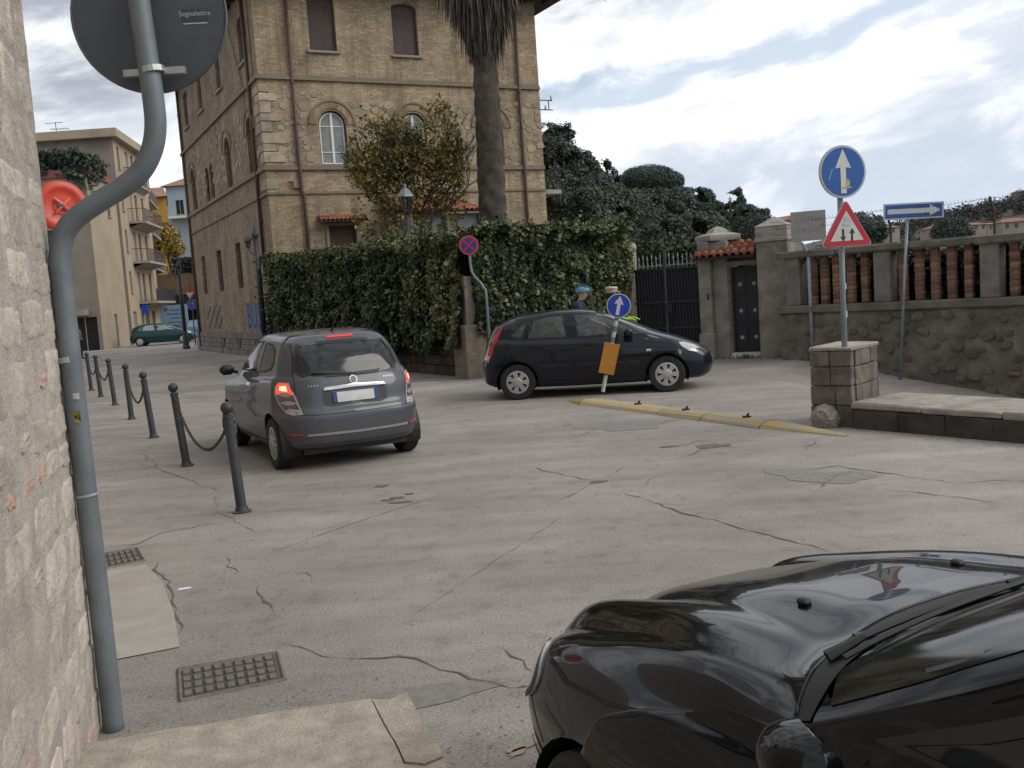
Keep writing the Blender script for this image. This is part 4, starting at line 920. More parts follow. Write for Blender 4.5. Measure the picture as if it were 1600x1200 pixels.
for s in range(6):
    n = 7; P = [((1+random.uniform(-.3, .1))*math.cos(2*math.pi*(i+random.uniform(-.2, .2))/n), .7*(1+random.uniform(-.3, .1))*math.sin(2*math.pi*i/n)) for i in range(n)]
    rbm.append(MB().prism(P, (0, .04, 0), (1, 0, 0), (0, 0, 1), .1).mesh('rubble_stone', RB, bevel=.02))
rbr = MB().box((0, 0, 0), (.22, .08, .06)).mesh('rubble_brick', RBR, bevel=.008, jitter=.004)
pl = []
for _ in range(1500):
    if len(pl) > 110: break
    u, z, r = random.uniform(.5, 6.4), random.uniform(-.85, .93), random.uniform(.06, .17)
    if any(math.hypot(u-a, z-b) < (r+c)*.84 for a, b, c in pl): continue
    pl.append((u, z, r)); link('rubble_stone', random.choice(rbm), gw, (u, .022, z), (0, random.uniform(-.4, .4), 0), (r, 1, r))
for _ in range(9): link('rubble_brick', rbr, gw, (random.uniform(3, 6.5), -.045, random.uniform(-.3, .95)), (0, random.uniform(-.1, .1), 0))
CAP = mat('mossy_coping', (.15, .137, .115), .95, .3, 6, 1, 25, stain=(.07, .066, .055), stscale=3)
MB().box((WL/2, .12, 1.06), (WL, .40, .16)).build('ledge', CAP, gw, bevel=.02)
for i in range(9): MB().box((.02+i*1.32+.66, .14, 2.19+random.uniform(-.008, .008)), (1.31, .46, .15)).build('coping_stone', CAP, gw, bevel=.03, jitter=.012)
posts = [(.19, .52), (2.11, 2.44), (4.09, 4.42), (6.07, 6.4), (8.05, 8.38), (10.03, 10.36)]
for a, b in posts: MB().box(((a+b)/2, .14, 1.63), (b-a, .34, .97)).build('post', mat('baluster_post', (.17, .158, .138), .95, .2, 5, .7, 25, stain=(.10, .09, .078), stscale=3), gw, bevel=.012)
BRK_R = mat('baluster_brick', (.15, .062, .04), .92, .25, 12, .6, 40, rnd=.45, col2=(.23, .135, .085))
bm_ = [MB().box((0, 0, 0), (.145, .13, .072)).mesh('brick', BRK_R, bevel=.007, jitter=.003) for _ in range(3)]
BRM = mat('baluster_mortar', (.15, .13, .105), .95, .2, 20)
cs = [.74, 1.0, 1.27, 1.57, 1.87, 2.63, 2.94, 3.24, 3.54, 3.85, 4.63, 4.93, 5.24, 5.54, 5.84]
for c in cs:
    MB().box((c, .14, 1.63), (.13, .115, .97)).build('baluster_core', BRM, gw)
    for r in range(11): link('brick', random.choice(bm_), gw, (c+random.uniform(-.006, .006), .14+random.uniform(-.006, .006), 1.19+r*.0865))
MB().box((WL/2+3, .14, 1.63), (WL-6.4, .2, .96)).build('wall_infill', RUB, gw)
# shrubbery seen through the balusters
DS = [leaf_mat('gap_leaf_dark', (.026, .030, .017)), leaf_mat('gap_leaf_brown', (.065, .048, .032))]
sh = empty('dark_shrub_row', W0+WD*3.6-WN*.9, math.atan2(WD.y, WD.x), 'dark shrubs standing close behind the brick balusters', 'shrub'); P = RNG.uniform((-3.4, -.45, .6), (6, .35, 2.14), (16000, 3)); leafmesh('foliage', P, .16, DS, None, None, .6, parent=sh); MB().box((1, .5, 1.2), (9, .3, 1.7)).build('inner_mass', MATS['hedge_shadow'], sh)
# barbed wire
bw = empty('barbed_wire_fence', W0, 0, 'rusty bent posts carrying barbed wire on top of the garden wall', 'fence')
tops = []
for u in (-.1, 2.4, 4.3, 6.4, 8.4):
    p = WD*u-WN*.14; a, b, c = p+Vector((0, 0, 2.2)), p+Vector((0, 0, 2.58)), p+WN*.2+Vector((0, 0, 2.92)); tops.append((b, c)); mat('rusty_post', (.05, .04, .038), .8, .3, 20)
    if u > 0: MB().tube([a, b, c], .025, 6).build('post', MATS['rusty_post'], bw)
mb = MB()
for t in (.15, .55, .95):
    for i in range(len(tops)-1):
        p, q = tops[i][0].lerp(tops[i][1], t), tops[i+1][0].lerp(tops[i+1][1], t); n = 14; pts = [p.lerp(q, k/n)+Vector((0, 0, -.04*math.sin(math.pi*k/n))) for k in range(n+1)]; mb.tube(pts, .0035, 4)
        for k in range(1, 2*n): s = p.lerp(q, k/(2*n)); mb.tube([s+Vector((.02, 0, -.035)), s+Vector((-.02, 0, .025))], .003, 3)
mb.build('wire', MATS['rusty_post'], bw)
# ------------------------------------------------------------------ squared stone block and low wall
BS = mat('block_stone', (.135, .118, .098), .95, .3, 7, 1, 25, rnd=.2, stain=(.065, .057, .048), stscale=4)
blk = empty('stone_block', (3.51, 11.24, 0), math.atan2(-.33, .38), 'squat pier of squared grey stones behind the double sign post', 'stone pier')
BL, BD, BH = .5, .82, .90
MB().box((BL/2, BD/2, BH/2-.02), (BL-.05, BD-.05, BH-.04)).build('mortar_core', mat('pier_mortar', (.20, .18, .15), .95, .25, 14, .8, 50), blk)
zs = [-.02, .25, .48, .70, .885]
for r in range(4):
    z0, z1 = zs[r], zs[r+1]; cuts = [0, BL*random.uniform(.4, .6), BL]
    for i in range(2): MB().box(((cuts[i]+cuts[i+1])/2, .035, (z0+z1)/2), (cuts[i+1]-cuts[i]-.010, .10, z1-z0-.012)).build('stone', BS, blk, bevel=.010, jitter=.006); MB().box(((cuts[i]+cuts[i+1])/2, BD-.035, (z0+z1)/2), (cuts[i+1]-cuts[i]-.010, .10, z1-z0-.012)).build('stone', BS, blk, bevel=.010, jitter=.006)
    cuts = [.09, BD*random.uniform(.3, .45), BD*random.uniform(.6, .75), BD-.09] if r % 2 else [.09, BD*random.uniform(.45, .6), BD-.09]
    for i in range(len(cuts)-1):
        for x in (.035, BL-.035): MB().box((x, (cuts[i]+cuts[i+1])/2, (z0+z1)/2), (.10, cuts[i+1]-cuts[i]-.010, z1-z0-.012)).build('stone', BS, blk, bevel=.010, jitter=.006)
MB().box((BL/2, BD/2, .905), (BL+.02, BD+.02, .05)).build('cap_slab', mat('pier_cap', (.36, .32, .27), .92, .2, 8, .9, 40, stain=(.24, .21, .175), stscale=6), blk, bevel=.012, jitter=.012)
rs = MB().lathe([(.0, 0), (.17, .0), (.16, .06), (.1, .12), (0, .14)], (0, 0, 0), (0, -1, 0), 12).build('round_stone', mat('round_stone_face', (.30, .27, .23), .95, .2, 12, .9, 40, stain=(.16, .14, .12), stscale=8), blk, jitter=.01, bevel=.004); rs.location = (.18, -.02, .1)
lw = empty('low_wall', (3.86, 10.88, 0), math.atan2(-.828, .56), 'low dark stone bench wall with a pale slab top at the right', 'low wall')
LWS = mat('low_wall_face', (.060, .053, .046), .95, .35, 4, 1, 22, stain=(.028, .025, .022), stscale=2.5)
MB().box((3., .48, -.40), (6., .88, 1.26)).build('wall_core', LWS, lw)
x = .02
for i in range(12):
    w = random.uniform(.4, .62); MB().box((x+w/2, .035, .08), (w-.006, .1, .27)).build('stone', LWS, lw, bevel=.008, jitter=.008); x += w
x = -.02; LWT = mat('low_wall_slab', (.31, .28, .24), .9, .2, 5, .6, 40, stain=(.2, .178, .15), stscale=3)
for i in range(6):
    w = random.uniform(.8, 1.1); MB().box((x+w/2, .50, .262), (w-.008, 1.02, .075)).build('slab', LWT, lw, bevel=.015, jitter=.006); x += w
# ------------------------------------------------------------------ yellow divider kerb
isl = empty('divider_kerb', (.92, 15.5, 0), 0, 'low worn yellow kerb strip dividing the lane beside the dark hatchback', 'kerb')
YK = mat('worn_yellow_concrete', (.33, .30, .24), .9, .15, 6, .7, 50, col2=(.44, .31, .09), rnd=.12, stain=(.32, .29, .23), stscale=4)
YKE = mat('yellow_end_paint', (.38, .22, .05), .85, .2, 9, .5, 50, stain=(.30, .23, .13), stscale=5)
pa, pb = Vector((0, 0, 0)), Vector((3.62-.92, 10.36-15.5, 0)); dd = (pb-pa).normalized(); nn = Vector((dd.y, -dd.x, 0)); nn = nn if nn.x < 0 else -nn; LL = (pb-pa).length
def kseg(s0, s1, w0, w1, h0, h1, m, name):
    v = []
    for s, w, h in ((s0, w0, h0), (s1, w1, h1)):
        for a, z in ((-.5, 0), (-.42, .55), (-.22, 1), (.22, 1), (.42, .55), (.5, 0)): v.append(pa+dd*s-nn*(a*w)+Vector((0, 0, h*z+.002)))
    MB().add(v, [(i, i+1, i+7, i+6) for i in range(5)]+[(0, 5, 4, 3, 2, 1)[::-1], (6, 7, 8, 9, 10, 11)[::-1]]).build(name, m, isl, bevel=.006, jitter=.004)
kseg(0, .62, .06, .42, .012, .07, YKE, 'end_segment'); cuts = [.63, 2.62, 3.55, 4.65]
for i in range(3): kseg(cuts[i], cuts[i+1]-.02, .42, .42, .07, .07, YK, 'kerb_segment')
kseg(4.65, LL, .42, .10, .07, .012, YK, 'end_segment')
RUBB = mat('black_rubber', (.012, .012, .012), .7)
for s in (1.9, 3.0, 4.2):
    mb = MB(); c = pa+dd*s+Vector((0, 0, .07)); mb.box(c+Vector((0, 0, .012)), (.09, .05, .022), .4); mb.tube([c, c+Vector((.015, 0, .045)), c+Vector((.035, .01, .055))], [.02, .016, .008], 5); mb.tube([c, c+Vector((-.05, 0, .03))], [.015, .006], 5); mb.build('broken_reflector', RUBB, isl)
# ------------------------------------------------------------------ traffic signs
SBLUE = mat('sign_blue', (.012, .075, .30), .35, .08, 3, stain=(.02, .10, .30)); SBLUE2 = mat('sign_blue_bright', (.006, .04, .36), .35, .06, 3); SWHITE = mat('sign_white', (.52, .52, .50), .4, .08, 8); SRED = mat('sign_red', (.42, .02, .03), .4, .08, 6); SBLACK = mat('sign_black', (.02, .02, .02), .5); SBACK = mat('sign_back_grey', (.075, .085, .10), .55, .12, 5, metal=.2); SRIM = mat('sign_rim', (.36, .38, .40), .45)
def face_axes(n): n = Vector(n).normalized(); ux = Vector((0, 0, 1)).cross(n).normalized(); return n, ux, n.cross(ux)
def disc_plate(par, c, n, r, name='round_plate', rim=SRIM, th=.02):
    return MB().lathe([(r-.012, -th), (r, -th), (r, .004), (r-.01, .004), (r-.012, .0)], c, n, 36).build(name, rim, par)
def disc(par, c, n, r, m, off, name='face'): return MB().lathe([(r, off-.002), (r, off)], c, n, 36).build(name, m, par)
ARROW = [(-.055, -.40), (.055, -.40), (.055, .08), (.16, .06), (0, .42), (-.16, .06), (-.055, .08)]
def flat(par, P, c, n, off, m, name, sc=1., rot=0.):
    n, ux, uy = face_axes(n); P = [((a*math.cos(rot)-b*math.sin(rot))*sc, (a*math.sin(rot)+b*math.cos(rot))*sc) for a, b in P]
    return MB().prism(P, Vector(c)+n*(off-.002), ux, uy, .002).build(name, m, par)
def ring(r0, r1, k=36):
    return None
# double post: mandatory arrow over two-way triangle
sp = empty('sign_post', (3.86, 11.06, 0), 0, 'post with a big blue round arrow sign above a red two-way triangle', 'traffic sign')
MB().tube([(0, 0, -.05), (.02, .02, 3.15)], .032, 10).build('pole', GALV, sp, True)
nS = Vector((.24, -.97, 0)).normalized(); c = Vector((.03, -.06, 1.11+1.80)); 
pl_ = disc_plate(sp, c, nS, .295); disc(pl_, c, nS, .282, SWHITE, .006, 'white_border'); disc(pl_, c, nS, .272, SBLUE, .009)
flat(pl_, [(a*1.15, b*1.1) for a, b in ARROW], c, nS, .012, SWHITE, 'arrow', .55)
n_, ux_, uy_ = face_axes(nS); YST = mat('yellow_sticker', (.38, .35, .16), .6, .2, 30)
MB().prism([(-.03, -.02), (.10, -.018), (.095, .0), (-.02, .0)], c+n_*.0125+ux_*.0-uy_*.17, ux_, uy_, .001).build('sticker', YST, pl_); MB().prism([(0, 0), (.045, 0), (.05, .05), (.025, .09), (.0, .05)], c+n_*.0125+ux_*.03-uy_*.165, ux_, uy_, .001).build('sticker', YST, pl_); MB().prism([(0, 0), (.02, .0), (.07, .12), (.055, .13)], c+n_*.0125-ux_*.2-uy_*.09, ux_, uy_, .001).build('paint_scuff', mat('sign_scuff', (.10, .28, .42), .6), pl_)
for z in (-.12, .12): MB().box(c-nS*.035+Vector((0, 0, z)), (.16, .03, .03)).build('clamp', SRIM, sp)
nT = Vector((.10, -.99, 0)).normalized(); ct = Vector((.045, -.08, 2.25)); Rt = .345; rl = math.radians(3)
def tri(R, rr=.05):
    out = []
    for k in range(3):
        a = math.pi/2+k*2*math.pi/3; cx, cy = (R-2*rr)*math.cos(a), (R-2*rr)*math.sin(a)
        for q in range(5): b = a-math.pi/3+q*math.pi/6; out.append((cx+rr*math.cos(b), cy+rr*math.sin(b)))
    return out
n_, ux_, uy_ = face_axes(nT); tp = MB().prism([(a, b) for a, b in tri(Rt+.012, .03)], ct-n_*.02, ux_, uy_, .02).build('triangle_plate', SRIM, sp)
flat(tp, tri(Rt, .028), ct, nT, .003, SRED, 'red_border'); flat(tp, tri(Rt*.66, .008), ct-Vector((0, 0, .003)), nT, .006, SWHITE, 'white_field')
AR2 = [(-.012, -.07), (.012, -.07), (.012, .02), (.035, .015), (0, .075), (-.035, .015), (-.012, .02)]
flat(tp, AR2, ct+ux_*.06-uy_*.05, nT, .009, SBLACK, 'arrow', .98, -.05); flat(tp, AR2, ct-ux_*.045-uy_*.05, nT, .009, SBLACK, 'arrow', .98, math.pi)
MB().prism([(-.05, -.03), (.03, -.045), (.05, .0), (.04, .05), (-.02, .055)], ct+n_*.009+uy_*.09, ux_, uy_, .001).build('sticker', mat('grey_sticker', (.42, .44, .47), .6, .3, 60), tp)
for z in (1.62, 1.30): MB().lathe([(.0335, -.035), (.0335, .035)], (.02, .02, z), n=10).build('pole_sticker', SWHITE, sp)
# one-way arrow sign on a leaning pole by the garden wall
ow = empty('sign_post', (7.38, 18.16, -.34), 0, 'leaning pole with a long blue one-way arrow sign by the wall', 'traffic sign')
MB().tube([(0, 0, 0), (.24, 0, 3.3)], .032, 8).build('pole', GALV, ow, True)
nO = Vector((-.22, -.975, 0)).normalized(); n_, ux_, uy_ = face_axes(nO); cO = Vector((.32, -.06, 3.16)); uxo = (ux_-uy_*.03).normalized(); uyo = n_.cross(uxo)
def rect(w, h): return [(-w/2, -h/2), (w/2, -h/2), (w/2, h/2), (-w/2, h/2)]
op = MB().prism(rect(1.06, .30), cO-n_*.02, uxo, uyo, .02).build('plate', SRIM, ow); MB().prism(rect(1.04, .28), cO+n_*.001, uxo, uyo, .002).build('white_border', SWHITE, op); MB().prism(rect(1.0, .245), cO+n_*.0035, uxo, uyo, .002).build('face', SBLUE, op)
MB().prism([(-.46, -.045), (.28, -.045), (.28, -.105), (.47, 0), (.28, .105), (.28, .045), (-.46, .045)], cO+n_*.006, uxo, uyo, .002).build('arrow', SWHITE, op)
# pale plaque on a forked pole
pq = empty('sign_post', (6.22, 19.72, 0), 0, 'weathered pale stone plaque sign on a forked grey pole', 'sign')
MB().tube([(0, 0, -.05), (0, 0, 2.22)], .04, 8).build('pole', mat('pale_zinc_pole', (.24, .27, .29), .5, .12, 9, metal=.2), pq, True); mb = MB().tube([(0, 0, 2.18), (-.13, 0, 2.42)], .028, 6); mb.tube([(0, 0, 2.18), (.13, 0, 2.42)], .028, 6); mb.build('fork', MATS['pale_zinc_pole'], pq)
nP = Vector((-.32, -.95, 0)).normalized(); n_, ux_, uy_ = face_axes(nP); cP = Vector((.0, -.05, 2.75)); PQ = mat('plaque_stone', (.27, .26, .24), .8, .12, 7, .2, 40)
pp = MB().prism(rect(.68, .60), cP-n_*.05, ux_, uy_, .05).build('plaque', PQ, pq, bevel=.006)
PT = mat('faded_lettering', (.19, .18, .168), .9)
for row, ys_, hs in ((.14, 7, .10), (-.1, 9, .10)):
    for k in range(ys_):
        x = -.22+.44*k/(ys_-1)+random.uniform(-.01, .01); mb = MB().prism(rect(.012, hs*random.uniform(.6, 1)), cP+n_*.001+ux_*x+uy_*row, ux_, uy_, .001); mb.prism(rect(.03, .012), cP+n_*.001+ux_*(x+.012)+uy_*(row+random.choice((-.04, 0, .04))), ux_, uy_, .001); mb.build('faded_letter', PT, pp)
# keep-right marker on the divider
kr = empty('keep_right_sign', (1.48, 15.68, .09), 0, 'small blue arrow sign on a striped leaning post with an orange panel', 'traffic sign')
a, b = Vector((0, 0, 0)), Vector((.31, -.02, 1.24)); K = 14
MB().tube([a, b], .032, 10, True).build('post', mat('post_white', (.46, .46, .45), .6, .15, 20), kr, True, sharp=40)
for i in range(3, K, 2): MB().tube([a.lerp(b, i/K), a.lerp(b, (i+1)/K)], .0335, 10, True).build('post_stripe', mat('post_grey_stripe', (.13, .135, .145), .6), kr, True, sharp=40)
nK = Vector((-.10, -.995, 0)).normalized(); cK = Vector((.335, -.06, 1.39)); pk = disc_plate(kr, cK, nK, .2); disc(pk, cK, nK, .19, SWHITE, .006, 'white_border'); disc(pk, cK, nK, .182, SBLUE2, .009); flat(pk, [(x*1.3, y*1.0) for x, y in ARROW], cK, nK, .012, SWHITE, 'arrow', .38, -.22)
dK = (b-a).normalized(); n_, ux_, uy_ = face_axes(nK); uyk = (dK-n_*dK.dot(n_)).normalized(); uxk = uyk.cross(n_)
MB().prism([(-.13, -.26), (.12, -.26), (.13, .25), (-.125, .25)], a.lerp(b, .44)+n_*.045, uxk, uyk, .02).build('orange_panel', mat('faded_orange', (.44, .19, .022), .55, .12, 5, stain=(.36, .17, .03), stscale=3), kr, bevel=.004)
# no-stopping sign with a bent pole
ns = empty('no_stopping_sign', (-.42, 20.62, 0), 0, 'red and blue no-stopping sign on a bent grey pole before the ivy', 'traffic sign')
MB().tube([(0, 0, -.05), (0, 0, 1.75), (-.01, 0, 1.9), (-.10, 0, 2.06), (-.22, 0, 2.2), (-.28, 0, 2.32), (-.295, 0, 2.5), (-.295, 0, 3.0)], .03, 8).build('pole', GALV, ns, True)
cN = Vector((-.295, -.05, 2.87)); nN = Vector((0, -1, 0)); pn = disc_plate(ns, cN, nN, .205); disc(pn, cN, nN, .2, SRED, .006, 'red_ring'); disc(pn, cN, nN, .155, mat('sign_purple_blue', (.025, .03, .21), .4), .009)
for s in (-1, 1): flat(pn, rect(.32, .034), cN, nN, .012+.001*s, SRED, 'cross_bar', 1, s*math.pi/4)
# foreground S-pole seen from behind its round plate
fp = empty('bent_sign_pole', (-1.86, 4.10, 0), 0, 'grey S-bent pole carrying a big round sign seen from behind, by the wall', 'traffic sign')
ctr = [(178, 1140), (160, 980), (136, 780), (117, 620), (103, 500), (95, 430), (94, 395), (102, 362), (122, 338), (160, 312), (198, 288), (222, 265), (238, 232), (243, 195), (239, 150), (229, 80), (217, 0), (214, -40)]
pts = [D(x, y, 4.10)-Vector((-1.86, 4.10, 0)) for x, y in ctr]; pts[0].z = -.03
def spline(pts, k=5):
    out = []
    for i in range(len(pts)-1):
        p0, p1, p2, p3 = pts[max(0, i-1)], pts[i], pts[i+1], pts[min(len(pts)-1, i+2)]
        for j in range(k):
            t = j/k; out.append(.5*((2*p1)+(p2-p0)*t+(2*p0-5*p1+4*p2-p3)*t*t+(3*p1-p0-3*p2+p3)*t**3))
    return out+[pts[-1]]
GALD = mat('dull_zinc', (.155, .178, .195), .55, .14, 7, .1, 60, metal=.2, stain=(.105, .12, .13), stscale=3)
MB().tube(spline(pts), .044, 16).build('pole', GALD, fp, True)
cs_ = D(222, 15, 4.10)-Vector((-1.86, 4.10, 0))+Vector((.0, .075, .0)); nB = Vector((.05, -1, .0))
pb_ = MB().lathe([(.0, 0), (.315, 0), (.318, .004), (.322, .004), (.322, -.022), (.312, -.022), (.31, -.004), (0, -.004)], cs_, nB, 48).build('round_plate', SBACK, fp, True, sharp=40)
n_, ux_, uy_ = face_axes(nB); STK = mat('sticker_white', (.42, .45, .50), .6)
text('maker_sticker', 'Segnaletica', .030, cs_+ux_*.19+uy_*-.005, ux_, uy_, STK, pb_, .003, 1.); MB().prism(rect(.10, .005), cs_+ux_*.19-uy_*.045+n_*.001, ux_, uy_, .001).build('maker_sticker', STK, pb_)
MB().prism(rect(.11, .05), cs_+ux_*.19-uy_*.01+n_*.0005, ux_, uy_, .001).build('maker_sticker', mat('sticker_dark', (.05, .055, .065), .6), pb_)
q = D(238, 110, 4.10)-Vector((-1.86, 4.10, 0)); mb = MB().lathe([(.046, -.012), (.05, -.012), (.05, .012), (.046, .012)], q, (-.14, 0, 1), 16); mb.box(q+Vector((.085, .03, 0)), (.085, .03, .028)); mb.box(q+Vector((-.085, .03, 0)), (.085, .03, .028)); mb.build('clamp', mat('bright_zinc', (.45, .47, .47), .35, .1, 20, metal=.6), fp)
ZN = MATS['bright_zinc']
for (x, y), h in (((107, 562), .012), ((137, 773), .005)): q = D(x, y, 4.10)-Vector((-1.86, 4.10, 0)); MB().lathe([(.0455, -h), (.0475, -h), (.0475, h), (.0455, h)], q, (-.1, 0, 1), 16).build('band', ZN, fp)
def psticker(x, y, w, h, m):
    q = D(x, y, 4.055)-Vector((-1.86, 4.10, 0)); d = (pts[0]-pts[3]).normalized(); mb = MB(); K = 5
    for i in range(K+1):
        a = -.1+(i/K-.5)*w/.045; c_ = q+Vector((.0455*math.sin(a), -.0455*math.cos(a)+.045, 0)); mb.v += [tuple(c_+Vector((0, 0, -h/2))), tuple(c_+Vector((0, 0, h/2)))]
    mb.f = [(2*i, 2*i+2, 2*i+3, 2*i+1) for i in range(K)]; mb.build('pole_sticker', m, fp)
psticker(119, 619, .035, .026, SWHITE); psticker(122, 652, .03, .05, mat('black_yellow_sticker', (.03, .03, .02), .6, .1, 60, col2=(.42, .36, .03), detail=0))
# traffic mirror behind the wall edge
tmr = empty('traffic_mirror', (-5.62, 11.8, 0), 0, 'round orange-red traffic mirror seen from behind at the wall edge', 'traffic mirror')
ORG = mat('orange_red_plastic', (.55, .055, .028), .4, .1, 4); cM = D(97, 322, 11.8)-Vector((-5.62, 11.8, 0)); nM = Vector((.62, -.78, .05)).normalized()
MB().tube([(0, 0, 0), (0, 0, 3.35)], .035, 8).build('pole', GALV, tmr, True)
mr_ = MB().lathe([(0, .02), (.1, .02), (.11, .008), (.2, .005), (.21, .014), (.26, .012), (.30, .0), (.31, -.012), (.31, -.04), (.0, -.05)], cM, nM, 32).build('shell', ORG, tmr, True, sharp=45)
u_, w_, t_ = basis(nM); mb = MB()
for k in range(4): a = math.pi/4+k*math.pi/2; d = u_*math.cos(a)+w_*math.sin(a); mb.tube([cM+nM*.06, cM+nM*.045+d*.13], [.025, .012], 6)
mb.build('rib', mat('orange_pale_plastic', (.62, .13, .08), .4), mr_); MB().tube([Vector((0, 0, cM.z+.02)), cM+nM*.08], .022, 6).build('arm', GALV, tmr)
# ------------------------------------------------------------------ bollards and chains
bl0 = empty('bollard', (0, 0, 0)); BOL = mat('bollard_paint', (.035, .04, .048), .5, .25, 14, .2, 60, stain=(.06, .062, .066), stscale=8)
MB().lathe([(.047, 0), (.045, .6), (.043, .86), (.05, .865), (.05, .885), (.03, .895), (.028, .91)], n=16).build('shaft', BOL, bl0, True, sharp=40)
mb = MB(); K = 9; mb.lathe([(.058*math.sin(math.pi*i/K), .955-.058*math.cos(math.pi*i/K)) for i in range(K+1)], n=16); mb.build('ball', BOL, bl0, True)
MB().lathe([(.085, 0), (.085, .012), (.06, .02), (.055, .05), (.048, .055)], n=16).build('base_flange', BOL, bl0, True, sharp=40)
bp_ = [(-2.51, 8.54), (-3.97, 11.43), (-5.44, 14.36), (-6.90, 17.26), (-8.47, 20.38), (-9.83, 22.90), (-11.08, 25.27), (-12.34, 27.59)]
words = ['nearest iron bollard with a ball top, in front of the grey hatchback', 'second nearest iron bollard, at the far end of the near chain', 'third iron bollard along the row, left of the grey hatchback', 'fourth iron bollard along the row', 'fifth iron bollard along the row', 'sixth iron bollard along the row', 'seventh iron bollard along the row', 'farthest iron bollard of the row, beside the bent pole']
tops_ = []
for i, (x, y) in enumerate(bp_):
    o = bl0 if i == 0 else copy_tree(bl0); o.location = (x, y, 0); ln = [-.05, -.075, -.07, -.02, -.05, -.04, -.03, -.03][i]; o.rotation_euler = (0, ln, 0); tag(o, words[i], 'bollard', 'bollards with chains along the street'); tops_.append(Vector((x+.88*math.sin(ln), y, .83)))
def chain(i, j, label, sag):
    p, q = tops_[i], tops_[j]; mb = MB(); n = 74; c = [p.lerp(q, k/n)-Vector((0, 0, sag*4*(k/n)*(1-k/n))) for k in range(n+1)]
    for k in range(n):
        a, b = c[k], c[k+1]; t = (b-a).normalized(); u = t.cross(Vector((0, 0, 1))).normalized(); w = u if k % 2 else t.cross(u)
        m = (a+b)/2; l = (b-a).length*.72; P = []
        for e in range(9): an = 2*math.pi*e/8; P.append(m+t*l*math.cos(an)+w*.016*math.sin(an))
        mb.tube(P, .0055, 4, False)
    o = mb.build('chain', mat('chain_iron', (.045, .038, .032), .6, .3, 30)); tag(o, label, 'chain', 'chains slung between bollards')
chain(0, 1, 'sagging chain between the two nearest bollards', .42); chain(2, 3, 'sagging chain between the third and fourth bollards', .4); chain(4, 5, 'chain between the fifth and sixth bollards', .35); chain(5, 6, 'chain between the sixth and seventh bollards', .35)
# ------------------------------------------------------------------ street lamps
def street_lamp(loc, label, h, side):
    s = empty('street_lamp', loc, 0, label, 'street lamp', 'iron street lamps')
    MB().lathe([(.2, 0), (.2, .15), (.16, .2), (.15, .7), (.11, .8), (.1, 1.0)], n=10).build('base', IRON, s); MB().tube([(0, 0, 1), (0, 0, h-.1)], [.10, .085], 10).build('column', IRON, s, True)
    MB().lathe([(.13, h-.25), (.14, h-.15), (.08, h), (.05, h+.08), (0, h+.1)], n=10).build('finial', IRON, s)
    mb = MB().tube([(0, 0, h-.9), (side*.22, 0, h-.75), (side*.3, 0, h-.5), (side*.28, 0, h-.38)], .02, 6); mb.tube([(0, 0, h-.3), (side*.28, 0, h-.3)], .02, 6); mb.build('bracket', IRON, s)
    ln = MB().lathe([(.06, h-.62), (.12, h-.36), (.115, h-.36), (.05, h-.6)], (side*.28, 0, 0), n=6).build('lantern_glass', LGL, s); MB().lathe([(.16, h-.36), (.06, h-.24), (0, h-.2)], (side*.28, 0, 0), n=6).build('lantern_cap', IRON, ln)
    return s
street_lamp((-8.45, 33.35, 0), 'dark iron street lamp at the near corner of the brick house', 4.55, -1); street_lamp((-17.3, 51.6, 0), 'thin dark street lamp at the far end of the brick house', 4.6, -1)
# ================================================================== cars
def pchip(P, u):
    """P (K,...) on integer knots, evaluated at u"""
    P = np.asarray(P, float); d = np.diff(P, axis=0); m = np.zeros_like(P); a, b = d[:-1], d[1:]
    with np.errstate(divide='ignore', invalid='ignore'): m[1:-1] = np.where(a*b > 0, 2*a*b/(a+b), 0)
    m[0], m[-1] = d[0], d[-1]; i = np.clip(np.floor(u).astype(int), 0, len(P)-2); t = (u-i).reshape((-1,)+(1,)*(P.ndim-1))
    return (2*t**3-3*t**2+1)*P[i]+(t**3-2*t**2+t)*m[i]+(-2*t**3+3*t**2)*P[i+1]+(t**3-t**2)*m[i+1]
def loop(xf, xr, w, z, rf, rr, xs, yk=None, zk=None):
    """half outline of the car at one level, front centre -> rear centre. z: (front, front corner, mid, rear corner, rear); xs: six side stations"""
    yk = yk or [1]*6
    pts = [(xf, 0), (xf+.015, .45*w), (xf+.32*rf, .80*w), (xf+rf, .965*w)]+[(x, w*k) for x, k in zip(xs, yk)]+[(xr-rr, .965*w), (xr-.32*rr, .80*w), (xr-.015, .45*w), (xr, 0)]
    zi = [z[0], z[0]*.8+z[1]*.2, (z[0]+z[1])/2, z[1]]+list(np.interp(np.linspace(0, 1, 8)[1:-1], [0, .5, 1], [z[1], z[2], z[3]]) if zk is None else zk)+[z[3], (z[3]+z[4])/2, z[4]*.8+z[3]*.2, z[4]]
    return [(x, y, q) for (x, y), q in zip(pts, zi)]
